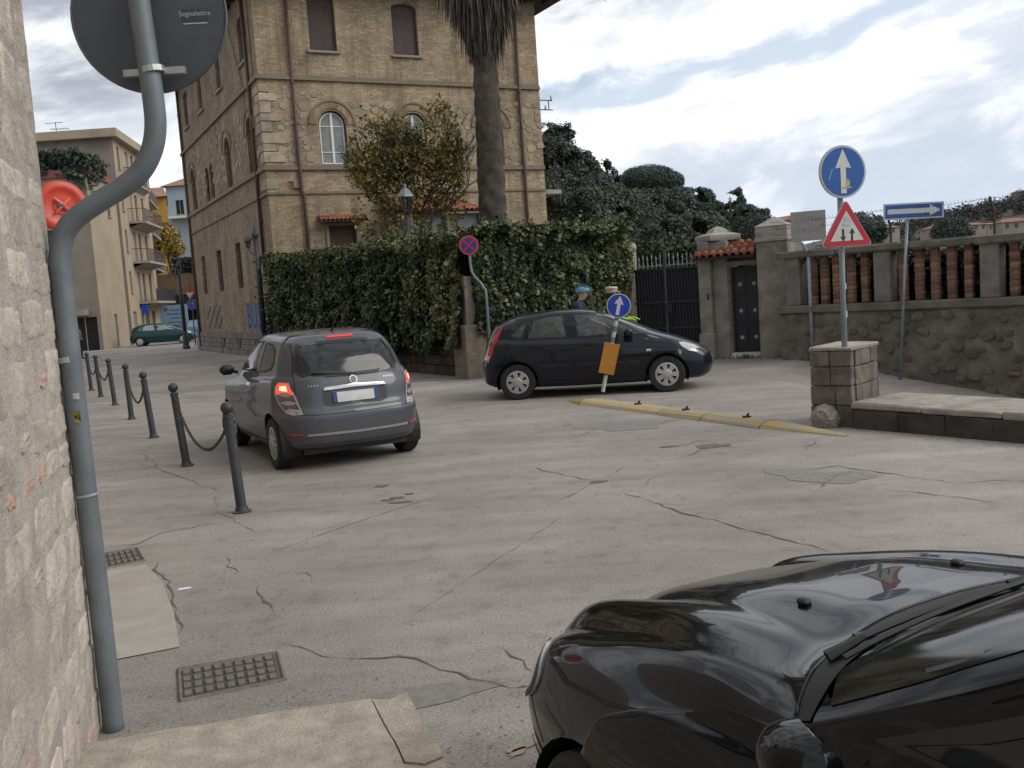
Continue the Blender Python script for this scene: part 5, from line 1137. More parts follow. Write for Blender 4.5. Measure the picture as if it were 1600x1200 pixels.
class Car:
    """local frame: x from the front (0) to the rear, y to the car's right-hand or left-hand flank (mirrored), z up"""
    def __init__(s, loops, nsub=6, msub=5, deform=None):
        C = np.array(loops); R, K = C.shape[:2]; u = np.linspace(0, K-1, (K-1)*nsub+1); t = np.linspace(0, R-1, (R-1)*msub+1)
        A = pchip(C.transpose(1, 0, 2), u).transpose(1, 0, 2); S = pchip(A, t)          # (T,U,3)
        if deform is not None: S = deform(S)
        s.S = S; T, U = S.shape[:2]
        M = S[:, ::-1].copy(); M[..., 1] *= -1
        full = np.concatenate([S, M[:, 1:-1]], 1); n = full.shape[1]; s.V = full.reshape(-1, 3)
        f = [(j*n+i, (j+1)*n+i, (j+1)*n+(i+1) % n, j*n+(i+1) % n) for j in range(T-1) for i in range(n)]
        s.F = np.array(f); s.bvh = BVHTree.FromPolygons([tuple(p) for p in s.V], [tuple(q) for q in f])
        s.cut = []; s.n = n
    def hit(s, view, a, b):
        """point and outward normal of the skin; view: 'l','r' (a=x,b=z), 'f','b' (a=y,b=z), 't' (a=x,b=y)"""
        o, d = {'r': ((a, 3, b), (0, -1, 0)), 'l': ((a, -3, b), (0, 1, 0)), 'f': ((-3, a, b), (1, 0, 0)), 'b': ((9, a, b), (-1, 0, 0)), 't': ((a, b, 4), (0, 0, -1))}[view]
        p, n, i, q = s.bvh.ray_cast(Vector(o), Vector(d))
        if p is None:
            p, n, i, q = s.bvh.find_nearest(Vector(o)+Vector(d)*(3 if view != 'b' else 5))
        if n.dot(Vector(d)) > 0: n = -n
        return p, n
    def patch(s, name, view, poly, m, par, off=.004, rings=4, sm=True, edge=.012, dens=1):
        """piece of skin cut to an outline, lifted off and given a thickness"""
        P = closed(poly, dens) if dens > 1 else [Vector(p) for p in poly]; c = sum(P, Vector((0, 0)))/len(P); k = len(P); v = []; f = []
        p, n = s.hit(view, *c); v.append(p+n*off)
        for r in range(1, rings+1):
            for q in P: w = c.lerp(q, r/rings); p, n = s.hit(view, *w); v.append(p+n*off)
        for q in P: w = c.lerp(q, 1.0); p, n = s.hit(view, *w); v.append(p-n*edge)
        for i in range(k): f.append((0, 1+i, 1+(i+1) % k))
        for r in range(rings): 
            for i in range(k): f.append((1+r*k+i, 1+(r+1)*k+i, 1+(r+1)*k+(i+1) % k, 1+r*k+(i+1) % k))
        me = MB().add(v, f).mesh(name, m, sm); bm = bmesh.new(); bm.from_mesh(me); bmesh.ops.recalc_face_normals(bm, faces=bm.faces)
        ref = s.hit(view, *c)[1]; bm.faces.ensure_lookup_table()
        if bm.faces[0].normal.dot(ref) < 0: bmesh.ops.reverse_faces(bm, faces=bm.faces)
        bm.to_mesh(me); bm.free()
        if sm: me.set_sharp_from_angle(angle=math.radians(50))
        return link(name, me, par)
    def frame(s, name, view, poly, width, m, par, off=.006, dens=1):
        P = closed(poly, dens) if dens > 1 else [Vector(p) for p in poly]; Q = [Vector(q) for q in inset([tuple(p) for p in P], width)]; k = len(P); v = []
        for p, q in zip(P, Q):
            for w in (p, q): h, n = s.hit(view, *w); v.append(h+n*off)
        return MB().add(v, [(2*i, 2*((i+1) % k), 2*((i+1) % k)+1, 2*i+1) for i in range(k)]).build(name, m, par, True)
    def seam(s, name, view, line, width, m, par, off=.0015, step=.03):
        P = [Vector(line[0])]
        for a, b in zip(line[:-1], line[1:]):
            a, b = Vector(a), Vector(b); n = max(1, int((b-a).length/step))
            for k in range(1, n+1): P.append(a.lerp(b, k/n))
        v = []
        for i, p in enumerate(P):
            t = (P[min(i+1, len(P)-1)]-P[max(0, i-1)]).normalized(); q = Vector((-t.y, t.x))*width/2
            for w in (p-q, p+q): h, n = s.hit(view, *w); v.append(h+n*off)
        return MB().add(v, [(2*i, 2*i+2, 2*i+3, 2*i+1) for i in range(len(P)-1)]).build(name, m, par, True)
    def body(s, name, m, par, holes=(), arches=()):
        """skin without the window openings; wheel arches are cut round. holes: (view, polygon)"""
        V = s.V.copy(); C = V[s.F].mean(1); keep = np.ones(len(s.F), bool); N = np.cross(V[s.F[:, 2]]-V[s.F[:, 0]], V[s.F[:, 3]]-V[s.F[:, 1]]); N /= np.linalg.norm(N, axis=1)[:, None]+1e-9
        for view, poly in holes:
            a, b, side = {'r': (0, 2, C[:, 1] > .2), 'l': (0, 2, C[:, 1] < -.2), 'f': (1, 2, np.abs(N[:, 0]) > .25), 'b': (1, 2, np.abs(N[:, 0]) > .25)}[view]
            if view == 'f': side = side & (C[:, 0] < s.V[:, 0].max()*.5)
            if view == 'b': side = side & (C[:, 0] > s.V[:, 0].max()*.5)
            keep &= ~(side & inpoly(C[:, a], C[:, b], poly))
        for cx, cz, r in arches:
            d = np.hypot(V[:, 0]-cx, V[:, 2]-cz); ins = (d < r) & (np.abs(V[:, 1]) > .45) & (V[:, 2] < cz+r)
            keep &= ~ins[s.F].all(1); use = np.zeros(len(V), bool); use[s.F[keep].ravel()] = True; mv = ins & use
            k = r/np.maximum(d[mv], 1e-3); V[mv, 0] = cx+(V[mv, 0]-cx)*k; V[mv, 2] = cz+(V[mv, 2]-cz)*k
        F = s.F[keep]; me = npmesh(name, V, F, m, True); bm = bmesh.new(); bm.from_mesh(me); bmesh.ops.remove_doubles(bm, verts=bm.verts, dist=1e-5); bmesh.ops.recalc_face_normals(bm, faces=bm.faces)
        bmesh.ops.delete(bm, geom=[v for v in bm.verts if not v.link_faces], context='VERTS'); bm.to_mesh(me); bm.free(); me.polygons.foreach_set('use_smooth', [True]*len(me.polygons)); return link(name, me, par)
def closed(poly, k):
    P = [Vector(p) for p in poly]; n = len(P); out = []
    for i in range(n):
        p0, p1, p2, p3 = P[i-1], P[i], P[(i+1) % n], P[(i+2) % n]
        for j in range(k): t = j/k; out.append(.5*((2*p1)+(p2-p0)*t*.7+(3*(p2-p1)*2-((p2-p0)*.7*2+(p3-p1)*.7))*t*t+((p1-p2)*4+((p2-p0)+(p3-p1))*.7)*t**3))
    return out
def inpoly(x, y, poly):
    r = np.zeros(len(x), bool); n = len(poly)
    for i in range(n):
        (x0, y0), (x1, y1) = poly[i][:2], poly[(i+1) % n][:2]; c = ((y0 > y) != (y1 > y)) & (x < (x1-x0)*(y-y0)/(y1-y0+1e-12)+x0); r ^= c
    return r
TYRE = mat('tyre_rubber', (.016, .016, .017), .8, .2, 30, .3, 90); TRIM = mat('black_trim', (.012, .012, .013), .55, .15, 20); GAP = mat('panel_gap', (.003, .003, .003), .8)
SILV = mat('hubcap_silver', (.42, .42, .41), .4, .1, 9, metal=.5); CHR = mat('chrome', (.6, .6, .6), .15, .05, 5, metal=1.); CABIN = mat('cabin_dark', (.016, .016, .017), .85, .3, 9); SEATM = mat('seat_fabric', (.035, .035, .04), .9, .3, 12)
GLS = glass('car_glass', (.60, .67, .64), sheen=.11); GLSD = glass('car_glass_dark', (.22, .26, .25), .09, sheen=.03); REDL = mat('tail_lamp_red', (.34, .010, .012), .2, .15, 30, coat=.6); CLEAR = mat('lamp_clear', (.45, .45, .44), .15, .2, 40, coat=.8); PLATE = mat('plate_white', (.55, .55, .54), .5); PLBLUE = mat('plate_blue', (.015, .05, .22), .5)
def paint(name, c, metal=.35, rough=.32, dust=None):
    m = mat(name, c, rough, .04, 3, metal=metal, spec=.12, coat=.55, stain=dust, stscale=.8); return m
def wheel(par, c, r, w, side, spokes=7, style='hub', yaw=0.):
    """side: +1 / -1 outward direction along y"""
    wo = empty('wheel', c, yaw); wo.parent = par; ax = (0, side, 0)
    ty = MB().lathe([(r*.66, -w*.5), (r*.93, -w*.5), (r, -w*.38), (r, w*.38), (r*.93, w*.5), (r*.70, w*.5), (r*.66, w*.40)], (0, 0, 0), ax, 32, False).build('tyre', TYRE, wo, True, sharp=35)
    MB().lathe([(r*.67, -w*.4), (r*.67, w*.38), (r*.62, w*.40), (r*.58, w*.30), (0, w*.25)], (0, 0, 0), ax, 32).build('rim', TRIM, wo, True, sharp=35)
    mb = MB().lathe([(r*.66, w*.36), (r*.65, w*.47), (r*.55, w*.49), (r*.53, w*.44)], (0, 0, 0), ax, 32, False); mb.lathe([(r*.30, w*.47), (r*.22, w*.53), (r*.1, w*.54), (0, w*.54)], (0, 0, 0), ax, 20); u, v_, t = basis(ax)
    for k in range(spokes):
        a = 2*math.pi*k/spokes; d = u*math.cos(a)+v_*math.sin(a); e = -u*math.sin(a)+v_*math.cos(a); hw0, hw1 = r*.09, r*.155 if style == 'hub' else r*.07
        q = [d*r*.2-e*hw0+t*w*.50, d*r*.2+e*hw0+t*w*.50, d*r*.58+e*hw1+t*w*.475, d*r*.58-e*hw1+t*w*.475]; mb.add(q+[p-t*.02 for p in q], [(0, 1, 2, 3), (0, 4, 5, 1), (1, 5, 6, 2), (2, 6, 7, 3), (3, 7, 4, 0)])
    mb.build('hubcap' if style == 'hub' else 'alloy_rim', SILV, wo, True, sharp=30); return wo
def arch_lining(par, cx, cz, r, w, W):
    for s in (-1, 1):
        mb = MB(); K = 20
        for i in range(K+1): a = math.pi*(-.12+1.24*i/K); mb.v += [(cx+r*1.02*math.cos(a), s*(W-.03), cz+r*1.02*math.sin(a)), (cx+r*1.02*math.cos(a), s*(W-.03-w), cz+r*1.02*math.sin(a))]
        mb.f = [(2*i, 2*i+1, 2*i+3, 2*i+2) for i in range(K)]; b = len(mb.v); mb.add([(cx, s*(W-.03-w), cz)]+[mb.v[2*i+1] for i in range(K+1)], [(0, i+1, i+2) for i in range(K)]); mb.build('wheel_well', TRIM, par)
def seat(par, x, y, z0, m=SEATM, rear=False, width=.48):
    s = MB().box((x, y, z0+.12), (.5, width, .16), ry=-.08).build('seat', m, par, bevel=.05); MB().box((x+.3, y, z0+.46), (.14, width, .62), ry=.28).build('seat_back', m, s, bevel=.05)
    if not rear: MB().box((x+.42, y, z0+.86), (.09, .26, .18), ry=.25).build('head_restraint', m, s, bevel=.035)
def place(root, front, heading):
    """front = ground point under the nose, heading = direction of travel"""
    h = Vector((*heading, 0)).normalized(); root.location = (front[0], front[1], 0); root.rotation_euler = (0, 0, math.atan2(-h.y, -h.x)); return h
# ------------------------------------------------------------------ dark five-door hatchback (side view); local +y is its left flank when facing -x ... mirrored anyway
def hatch(L=3.95, W=.84, Hh=1.46, rear='steep', k=1.):
    x = lambda *a: [q*L/3.95 for q in a]; q = L/3.95; h = Hh/1.46
    S = x(.62, 1.10, 1.75, 2.30, 2.85, 3.35); B = x(1.30, 1.62, 2.05, 2.45, 2.95, 3.42); Rf = x(1.92, 2.05, 2.30, 2.60, 2.95, 3.28)
    return [loop(.14*q, 3.83*q, W*.86, [v*h for v in (.20, .20, .18, .20, .24)], .40*q, .30*q, S),
            loop(.05*q, 3.92*q, W*.95, [v*h for v in (.27, .26, .23, .27, .30)], .42*q, .30*q, S),
            loop(.0, 3.95*q, W*.985, [v*h for v in (.42, .42, .42, .44, .44)], .46*q, .32*q, S),
            loop(.02*q, 3.945*q, W, [v*h for v in (.56, .58, .60, .60, .58)], .50*q, .32*q, S),
            loop(.08*q, 3.90*q, W*.995, [v*h for v in (.64, .68, .74, .76, .72)], .52*q, .34*q, S),
            loop(.19*q, 3.87*q, W*.97, [v*h for v in (.71, .76, .88, .91, .88)], .56*q, .36*q, S),
            loop(.45*q, 3.85*q, W*.945, [v*h for v in (.835, .85, .93, .97, .98)], .62*q, .38*q, x(1.02, 1.35, 1.9, 2.37, 2.9, 3.38)),
            loop(.90*q, 3.83*q, W*.925, [v*h for v in (.985, .95, .965, 1.01, 1.03)], .20*q, .40*q, B, [.985, 1, 1, 1, 1, .985]),
            loop(1.42*q, 3.70*q, W*.85, [v*h for v in (1.215, 1.18, 1.20, 1.22, 1.25)], .22*q, .40*q, x(1.64, 1.85, 2.18, 2.52, 2.95, 3.35), [.97, .985, 1, 1, .99, .97]),
            loop(1.74*q, 3.50*q, W*.745, [v*h for v in (1.335, 1.325, 1.395, 1.335, 1.335)], .12*q, .28*q, Rf, [.95, .985, 1, 1, .985, .95], [v*h for v in (1.352, 1.376, 1.408, 1.414, 1.392, 1.352)]),
            loop(1.90*q, 3.44*q, W*.60, [v*h for v in (1.378, 1.372, 1.445, 1.375, 1.37)], .10*q, .26*q, Rf, [.95, .99, 1, 1, .98, .95], [v*h for v in (1.395, 1.418, 1.444, 1.448, 1.425, 1.388)]),
            [(a, 0, b*h) for a, b in zip(np.interp(np.arange(14), [0, 3, 4, 9, 10, 13], [q*1.95, q*2.0, q*2.1, q*3.25, q*3.35, q*3.42]), np.interp(np.arange(14), [0, 4, 6, 7, 9, 13], [1.39, 1.43, 1.46, 1.46, 1.43, 1.38]))]]
NAVY = paint('dark_navy_paint', (.007, .009, .016), .0, .3)
def seams_side(c, root, lines, v):
    for ln in lines: c.seam('panel_gap', v, ln, .007, GAP, root)
def build_fiesta():
    c = Car(hatch(), 7, 6); root = empty('dark_hatchback', (0, 0, 0), 0, 'dark navy five-door hatchback crossing the junction, seen side-on', 'car')
    fw = [(1.16, .985), (1.36, 1.12), (1.74, 1.305), (2.06, 1.375), (2.32, 1.39), (2.24, .995)]; rw = [(2.42, 1.0), (2.46, 1.39), (2.78, 1.37), (2.99, 1.325), (3.10, 1.01)]; qw = [(3.17, 1.02), (3.07, 1.30), (3.19, 1.25), (3.42, 1.06)]
    ws = [(-.60, 1.02), (-.52, 1.35), (0, 1.385), (.52, 1.35), (.60, 1.02), (0, 1.04)]; bw_ = [(-.56, 1.05), (-.50, 1.345), (0, 1.375), (.50, 1.345), (.56, 1.05), (0, 1.03)]
    ar = [(.80, .30, .355), (3.29, .30, .355)]
    sh = lambda p, k=.9: [((a-sum(q[0] for q in p)/len(p))*k+sum(q[0] for q in p)/len(p), (b-sum(q[1] for q in p)/len(p))*k+sum(q[1] for q in p)/len(p)) for a, b in p]
    holes = [(v, sh(p, .94)) for v in 'lr' for p in (fw, rw, qw)]+[('f', sh(ws, .95)), ('b', sh(bw_, .95))]
    c.body('body', NAVY, root, holes, ar)
    for v in 'lr':
        for p in (fw, rw, qw): g_ = c.patch('side_window', v, p, GLS, root, .003, 4, True, .004); c.frame('window_seal', v, p, .022, TRIM, g_, .006)
        seams_side(c, root, [[(1.16, .32), (1.13, .5), (1.14, .9), (1.2, .97)], [(2.30, .30), (2.36, .6), (2.34, .98), (2.39, 1.38)], [(2.95, .62), (3.12, .85), (3.13, 1.0)], [(1.16, .31), (2.30, .29), (2.85, .31)]], v)
        for x0 in (1.98, 2.82): c.patch('door_handle', v, [(x0, .855), (x0+.2, .86), (x0+.2, .89), (x0, .89)], NAVY, root, .03, 2, True, .02)
        c.seam('rubbing_strip', v, [(1.25, .545), (2.28, .55)], .045, TRIM, root, .012); c.seam('rubbing_strip', v, [(2.38, .55), (2.9, .56)], .045, TRIM, root, .012)
        c.patch('tail_light', v, [(3.78, .64), (3.70, .78), (3.60, 1.02), (3.50, 1.24), (3.545, 1.255), (3.68, 1.05), (3.80, .84), (3.87, .68)], REDL, root, .008, 3); c.patch('tail_light_lens', v, [(3.77, .68), (3.745, .75), (3.80, .77), (3.83, .70)], CLEAR, root, .011, 2)
        c.patch('headlight', v, [(.27, .63), (.25, .69), (.33, .745), (.50, .80), (.58, .805), (.54, .74), (.42, .66)], CLEAR, root, .006, 3)
        c.patch('side_repeater', v, [(1.04, .70), (1.12, .70), (1.12, .735), (1.04, .735)], CLEAR, root, .01, 2)
        c.seam('sill_trim', v, [(1.18, .25), (2.9, .26)], .07, TRIM, root, .004)
        for cx in (.80, 3.29): c.seam('arch_lip', v, [(cx+.37*math.cos(a), .30+.37*math.sin(a)) for a in np.linspace(-.05, math.pi+.05, 24)], .03, NAVY, root, .006)
    c.patch('windscreen', 'f', ws, GLS, root, .003, 5, True, .004); c.patch('rear_window', 'b', bw_, GLSD, root, .003, 5, True, .004)
    c.patch('grille', 'f', [(-.42, .40), (-.42, .52), (.42, .52), (.42, .40)], TRIM, root, .004, 3); c.patch('number_plate', 'f', [(-.18, .45), (-.18, .54), (.18, .54), (.18, .45)], PLATE, root, .012, 2); c.patch('number_plate', 'b', [(-.26, .62), (-.26, .73), (.26, .73), (.26, .62)], PLATE, root, .012, 2)
    for s in (-1, 1):
        for cx in (.80, 3.29): wheel(root, (cx, s*.735, .30), .30, .19, s, 7)
        m_ = empty('door_mirror', (1.40, s*.86, 1.03)); m_.parent = root; MB().box((0, s*.03, 0), (.15, .20, .15)).build('mirror_housing', NAVY, m_, True, .045); MB().tube([(-.02, -s*.10, -.05), (0, -s*.03, -.02)], .03, 6).build('mirror_arm', TRIM, m_)
        MB().box((.078, s*.03, .0), (.004, .15, .11)).build('mirror_glass', CHR, m_)
        seat(root, 1.85, s*.36, .28)
    seat(root, 2.70, 0, .30, rear=True, width=1.2); arch_lining(root, .80, .30, .355, .3, .84); arch_lining(root, 3.29, .30, .355, .3, .84)
    MB().box((2.3, 0, .27), (2.6, 1.45, .06)).build('floor_pan', CABIN, root); MB().box((1.28, 0, .80), (.36, 1.4, .3), ry=-.1).build('dashboard', CABIN, root, bevel=.05); MB().box((3.3, 0, .62), (.75, 1.3, .5)).build('parcel_shelf', CABIN, root, bevel=.03)
    mb = MB().tube([(1.60+.07*math.cos(a), -.36+.18*math.sin(a), .92+.17*math.cos(a)) for a in np.linspace(0, 6.283, 20)], .015, 6); mb.tube([(1.6, -.36, .92), (1.4, -.36, .85)], .03, 6); mb.build('steering_wheel', TRIM, root)
    MB().tube([(3.2, 0, 1.44), (3.32, 0, 1.66)], [.006, .003], 5).build('aerial', TRIM, root)
    return root
fi = build_fiesta()
rw_, fw_ = Vector((.07, 16.13)), Vector((2.60, 15.80)); hd = (fw_-rw_).normalized(); side_ = Vector((-hd.y, hd.x))
mid = (rw_+fw_)/2+side_*.80; place(fi, mid+hd*(2.045), hd)
# ------------------------------------------------------------------ grey three-door hatchback seen from behind
GREY = paint('graphite_metallic', (.085, .088, .10), .35, .4)
def build_lancia():
    q = 3.78/3.95; W = .85; Ls = []
    S = [.60, 1.05, 1.65, 2.2, 2.75, 3.2]; 
    Ls = [loop(.14, 3.66, W*.84, (.20, .20, .18, .22, .24), .42, .34, S), loop(.05, 3.75, W*.93, (.28, .27, .24, .28, .29), .44, .36, S), loop(.0, 3.78, W*.975, (.42, .42, .42, .44, .42), .48, .38, S),
          loop(.02, 3.775, W, (.56, .58, .60, .60, .585), .52, .40, S), loop(.05, 3.755, W*.985, (.66, .70, .74, .66, .645), .54, .42, S), loop(.07, 3.715, W*.985, (.70, .74, .78, .74, .70), .55, .42, S),
          loop(.16, 3.685, W*.965, (.77, .83, .90, .93, .87), .58, .42, S),
          loop(.40, 3.64, W*.935, (.90, .915, .96, 1.02, .99), .62, .42, [.98, 1.3, 1.8, 2.25, 2.72, 3.14]), loop(.92, 3.61, W*.905, (1.03, .99, 1.0, 1.06, 1.035), .24, .42, [1.25, 1.55, 1.95, 2.32, 2.76, 3.16], [.985, 1, 1, 1, .99, .97]),
          loop(1.34, 3.50, W*.835, (1.26, 1.22, 1.25, 1.25, 1.24), .22, .40, [1.56, 1.78, 2.08, 2.38, 2.74, 3.10], [.97, .985, 1, .99, .97, .95]), loop(1.72, 3.30, W*.73, (1.445, 1.42, 1.455, 1.415, 1.425), .10, .30, [1.84, 1.98, 2.2, 2.46, 2.76, 3.04], [.95, .985, 1, .99, .97, .94]),
          loop(1.80, 3.235, W*.60, (1.485, 1.475, 1.51, 1.475, 1.47), .10, .28, [1.9, 2.02, 2.22, 2.46, 2.74, 2.98], [.95, .99, 1, .99, .97, .94]),
          [(a, 0, b) for a, b in zip(np.interp(np.arange(14), [0, 3, 4, 9, 10, 13], [1.85, 1.9, 2.0, 2.95, 3.05, 3.20]), np.interp(np.arange(14), [0, 4, 6, 9, 13], [1.495, 1.512, 1.528, 1.508, 1.485]))]]
    c = Car(Ls, 7, 6); root = empty('grey_hatchback', (0, 0, 0), 0, 'graphite grey small hatchback driving away with its brake lights lit', 'car')
    fw = [(1.18, 1.03), (1.36, 1.2), (1.72, 1.385), (2.05, 1.43), (2.34, 1.425), (2.28, 1.05)]; qw = [(2.38, 1.06), (2.44, 1.42), (2.72, 1.395), (2.90, 1.33), (2.98, 1.19), (2.90, 1.10)]
    ws = [(-.60, 1.06), (-.52, 1.40), (0, 1.44), (.52, 1.40), (.60, 1.06), (0, 1.08)]; bw_ = [(-.60, 1.10), (-.575, 1.25), (-.51, 1.385), (-.25, 1.405), (.0, 1.41), (.25, 1.405), (.51, 1.385), (.575, 1.25), (.60, 1.10), (.54, 1.035), (.28, 1.015), (0, 1.01), (-.28, 1.015), (-.54, 1.035)]
    sh = lambda p, k=.94: [((a-sum(q_[0] for q_ in p)/len(p))*k+sum(q_[0] for q_ in p)/len(p), (b-sum(q_[1] for q_ in p)/len(p))*k+sum(q_[1] for q_ in p)/len(p)) for a, b in p]
    ar = [(.74, .295, .35), (3.128, .295, .35)]
    c.body('body', GREY, root, [(v, sh(p)) for v in 'lr' for p in (fw, qw)]+[('f', sh(ws)), ('b', sh(bw_, .95))], ar)
    for v in 'lr':
        for p in (fw, qw): g_ = c.patch('side_window', v, p, GLSD, root, .003, 4, True, .004); c.frame('window_seal', v, p, .022, TRIM, g_, .006)
        seams_side(c, root, [[(1.12, .32), (1.1, .5), (1.12, .95), (1.18, 1.02)], [(2.38, .30), (2.42, .6), (2.36, 1.04)], [(1.12, .31), (2.38, .29)]], v)
        c.patch('door_handle', v, [(2.08, .90), (2.26, .905), (2.26, .935), (2.08, .935)], CHR, root, .03, 2, True, .02)
        c.patch('headlight', v, [(.24, .64), (.22, .74), (.32, .84), (.5, .88), (.42, .72)], CLEAR, root, .006, 3)
        c.seam('sill_trim', v, [(1.12, .25), (2.75, .26)], .06, TRIM, root, .004)
    c.patch('windscreen', 'f', ws, GLS, root, .003, 5, True, .004); c.patch('grille', 'f', [(-.25, .42), (-.2, .7), (.2, .7), (.25, .42)], TRIM, root, .005, 3)
    rg = c.patch('rear_window', 'b', bw_, GLSD, root, .004, 6, True, .004); c.frame('window_seal', 'b', bw_, .035, TRIM, rg, .007)
    BRK_ = glow('brake_lit', (.80, .06, .04), .9); CORE_ = glow('brake_core', (1.0, .42, .22), 1.5); LSM = mat('lamp_smoked', (.13, .085, .085), .2, .2, 30, coat=.7)
    for s in (-1, 1):
        P = lambda pts: [(s*a, b) for a, b in pts]
        tl = c.patch('tail_light', 'b', P([(.675, .985), (.75, .99), (.785, .94), (.795, .86), (.78, .76), (.745, .66), (.70, .635), (.60, .635), (.615, .72), (.645, .85)]), SILV, root, .008, 4)
        c.patch('brake_lamp', 'b', P([(.685, .972), (.745, .975), (.775, .93), (.783, .86), (.66, .86)]), BRK_, tl, .013, 3); c.patch('lamp_core', 'b', P([(.70, .95), (.745, .945), (.755, .90), (.70, .89)]), CORE_, tl, .016, 2); c.patch('indicator_lamp', 'b', P([(.66, .85), (.781, .85), (.77, .77), (.64, .77)]), LSM, tl, .013, 2); c.patch('reverse_lamp', 'b', P([(.638, .76), (.766, .76), (.742, .69), (.625, .69)]), LSM, tl, .013, 2)
        c.patch('reflector', 'b', P([(.60, .395), (.60, .43), (.735, .44), (.735, .405)]), REDL, root, .008, 2)
        m_ = empty('door_mirror', (1.36, s*.89, 1.07)); m_.parent = root; m_.scale = (.8, .8, .85); MB().box((0, s*.05, 0), (.16, .22, .15)).build('mirror_housing', TRIM, m_, True, .05); MB().tube([(-.02, -s*.12, -.05), (0, -s*.03, -.02)], .03, 6).build('mirror_arm', TRIM, m_)
        for cx, yw in ((.74, math.radians(12)), (3.128, 0)): wheel(root, (cx, s*.745, .295), .295, .185, s, 10, 'alloy', yw)
        seat(root, 1.75, s*.36, .30)
    c.seam('bumper_strip', 'b', [(-.58, .413), (0, .405), (.58, .413)], .026, mat('bumper_inlay', (.24, .235, .22), .45, .1, 20), root, .007)
    c.patch('chrome_bar', 'b', [(-.36, .875), (-.34, .905), (0, .918), (.34, .905), (.36, .875), (0, .882)], CHR, root, .03, 3, True, .03)
    rc = c.patch('plate_recess', 'b', [(-.36, .72), (-.37, .80), (-.36, .87), (.36, .87), (.37, .80), (.36, .72), (.28, .695), (-.28, .695)], mat('recess_grey', (.03, .032, .036), .5), root, .003, 3)
    pt = c.patch('number_plate', 'b', [(-.26, .735), (-.26, .845), (.26, .845), (.26, .735)], PLATE, root, .014, 2, True, .006); c.patch('plate_band', 'b', [(-.26, .735), (-.26, .845), (-.215, .845), (-.215, .735)], PLBLUE, pt, .017, 1); c.patch('plate_band', 'b', [(.215, .735), (.215, .845), (.26, .845), (.26, .735)], PLBLUE, pt, .017, 1)
    c.patch('stop_lamp', 'b', [(-.15, 1.434), (-.15, 1.452), (.15, 1.452), (.15, 1.434)], glow('stop_lit', (.65, .03, .03), .35), root, .012, 2)
    bd = c.patch('badge', 'b', [(.046*math.cos(a), .965+.046*math.sin(a)) for a in np.linspace(0, 6.283, 17)[:-1]], SILV, root, .012, 2); c.patch('badge_centre', 'b', [(.032*math.cos(a), .965+.034*math.sin(a)) for a in np.linspace(0, 6.283, 17)[:-1]], mat('badge_blue_grey', (.12, .13, .16), .4), bd, .015, 2)
    for x0 in (-.46, -.43, -.40, -.375, -.35): c.seam('script_badge', 'b', [(-x0, .955), (-x0+.018, .975)], .008, SILV, root, .006)
    for x0 in (.42, .45, .48, .51): c.seam('script_badge', 'b', [(-x0, .925), (-x0+.016, .945)], .007, SILV, root, .006)
    wp = c.seam('wiper', 'b', [(.0, 1.03), (-.20, 1.055), (-.44, 1.075)], .022, TRIM, root, .02); MB().box((3.60, .0, 1.02), (.06, .09, .05)).build('wiper_hub', TRIM, wp, bevel=.012)
    seams_side(c, root, [[(-.70, .64), (-.5, .625), (0, .62), (.5, .625), (.70, .64)], [(-.655, .64), (-.64, .9), (-.62, 1.08), (-.55, 1.40)], [(.655, .64), (.64, .9), (.62, 1.08), (.55, 1.40)]], 'b')
    c.seam('bumper_lip', 'b', [(-.62, .275), (0, .27), (.62, .275)], .05, TRIM, root, .004)
    seat(root, 2.55, 0, .32, rear=True, width=1.2); arch_lining(root, .74, .295, .35, .3, .85); arch_lining(root, 3.128, .295, .35, .3, .85)
    MB().box((2.2, 0, .27), (2.6, 1.45, .06)).build('floor_pan', CABIN, root); MB().box((1.2, 0, .84), (.36, 1.4, .3), ry=-.1).build('dashboard', CABIN, root, bevel=.05); MB().box((3.2, 0, .86), (.6, 1.2, .06)).build('parcel_shelf', CABIN, root)
    mb = MB().tube([(3.02, 0, 1.505), (3.14, 0, 1.66)], [.010, .004], 5); mb.lathe([(.03, 1.495), (.02, 1.53), (0, 1.54)], (3.02, 0, 0), n=8); mb.build('aerial', TRIM, root)
    MB().box((3.40, 0, .23), (.35, 1.2, .1)).build('underbody', TRIM, root)
    return root
la = build_lancia()
hl = Vector((-.455, .89)).normalized(); rl_ = Vector((hl.y, -hl.x)); rearax = Vector((-2.0, 11.13)); nose = rearax+hl*3.128; place(la, nose, hl)
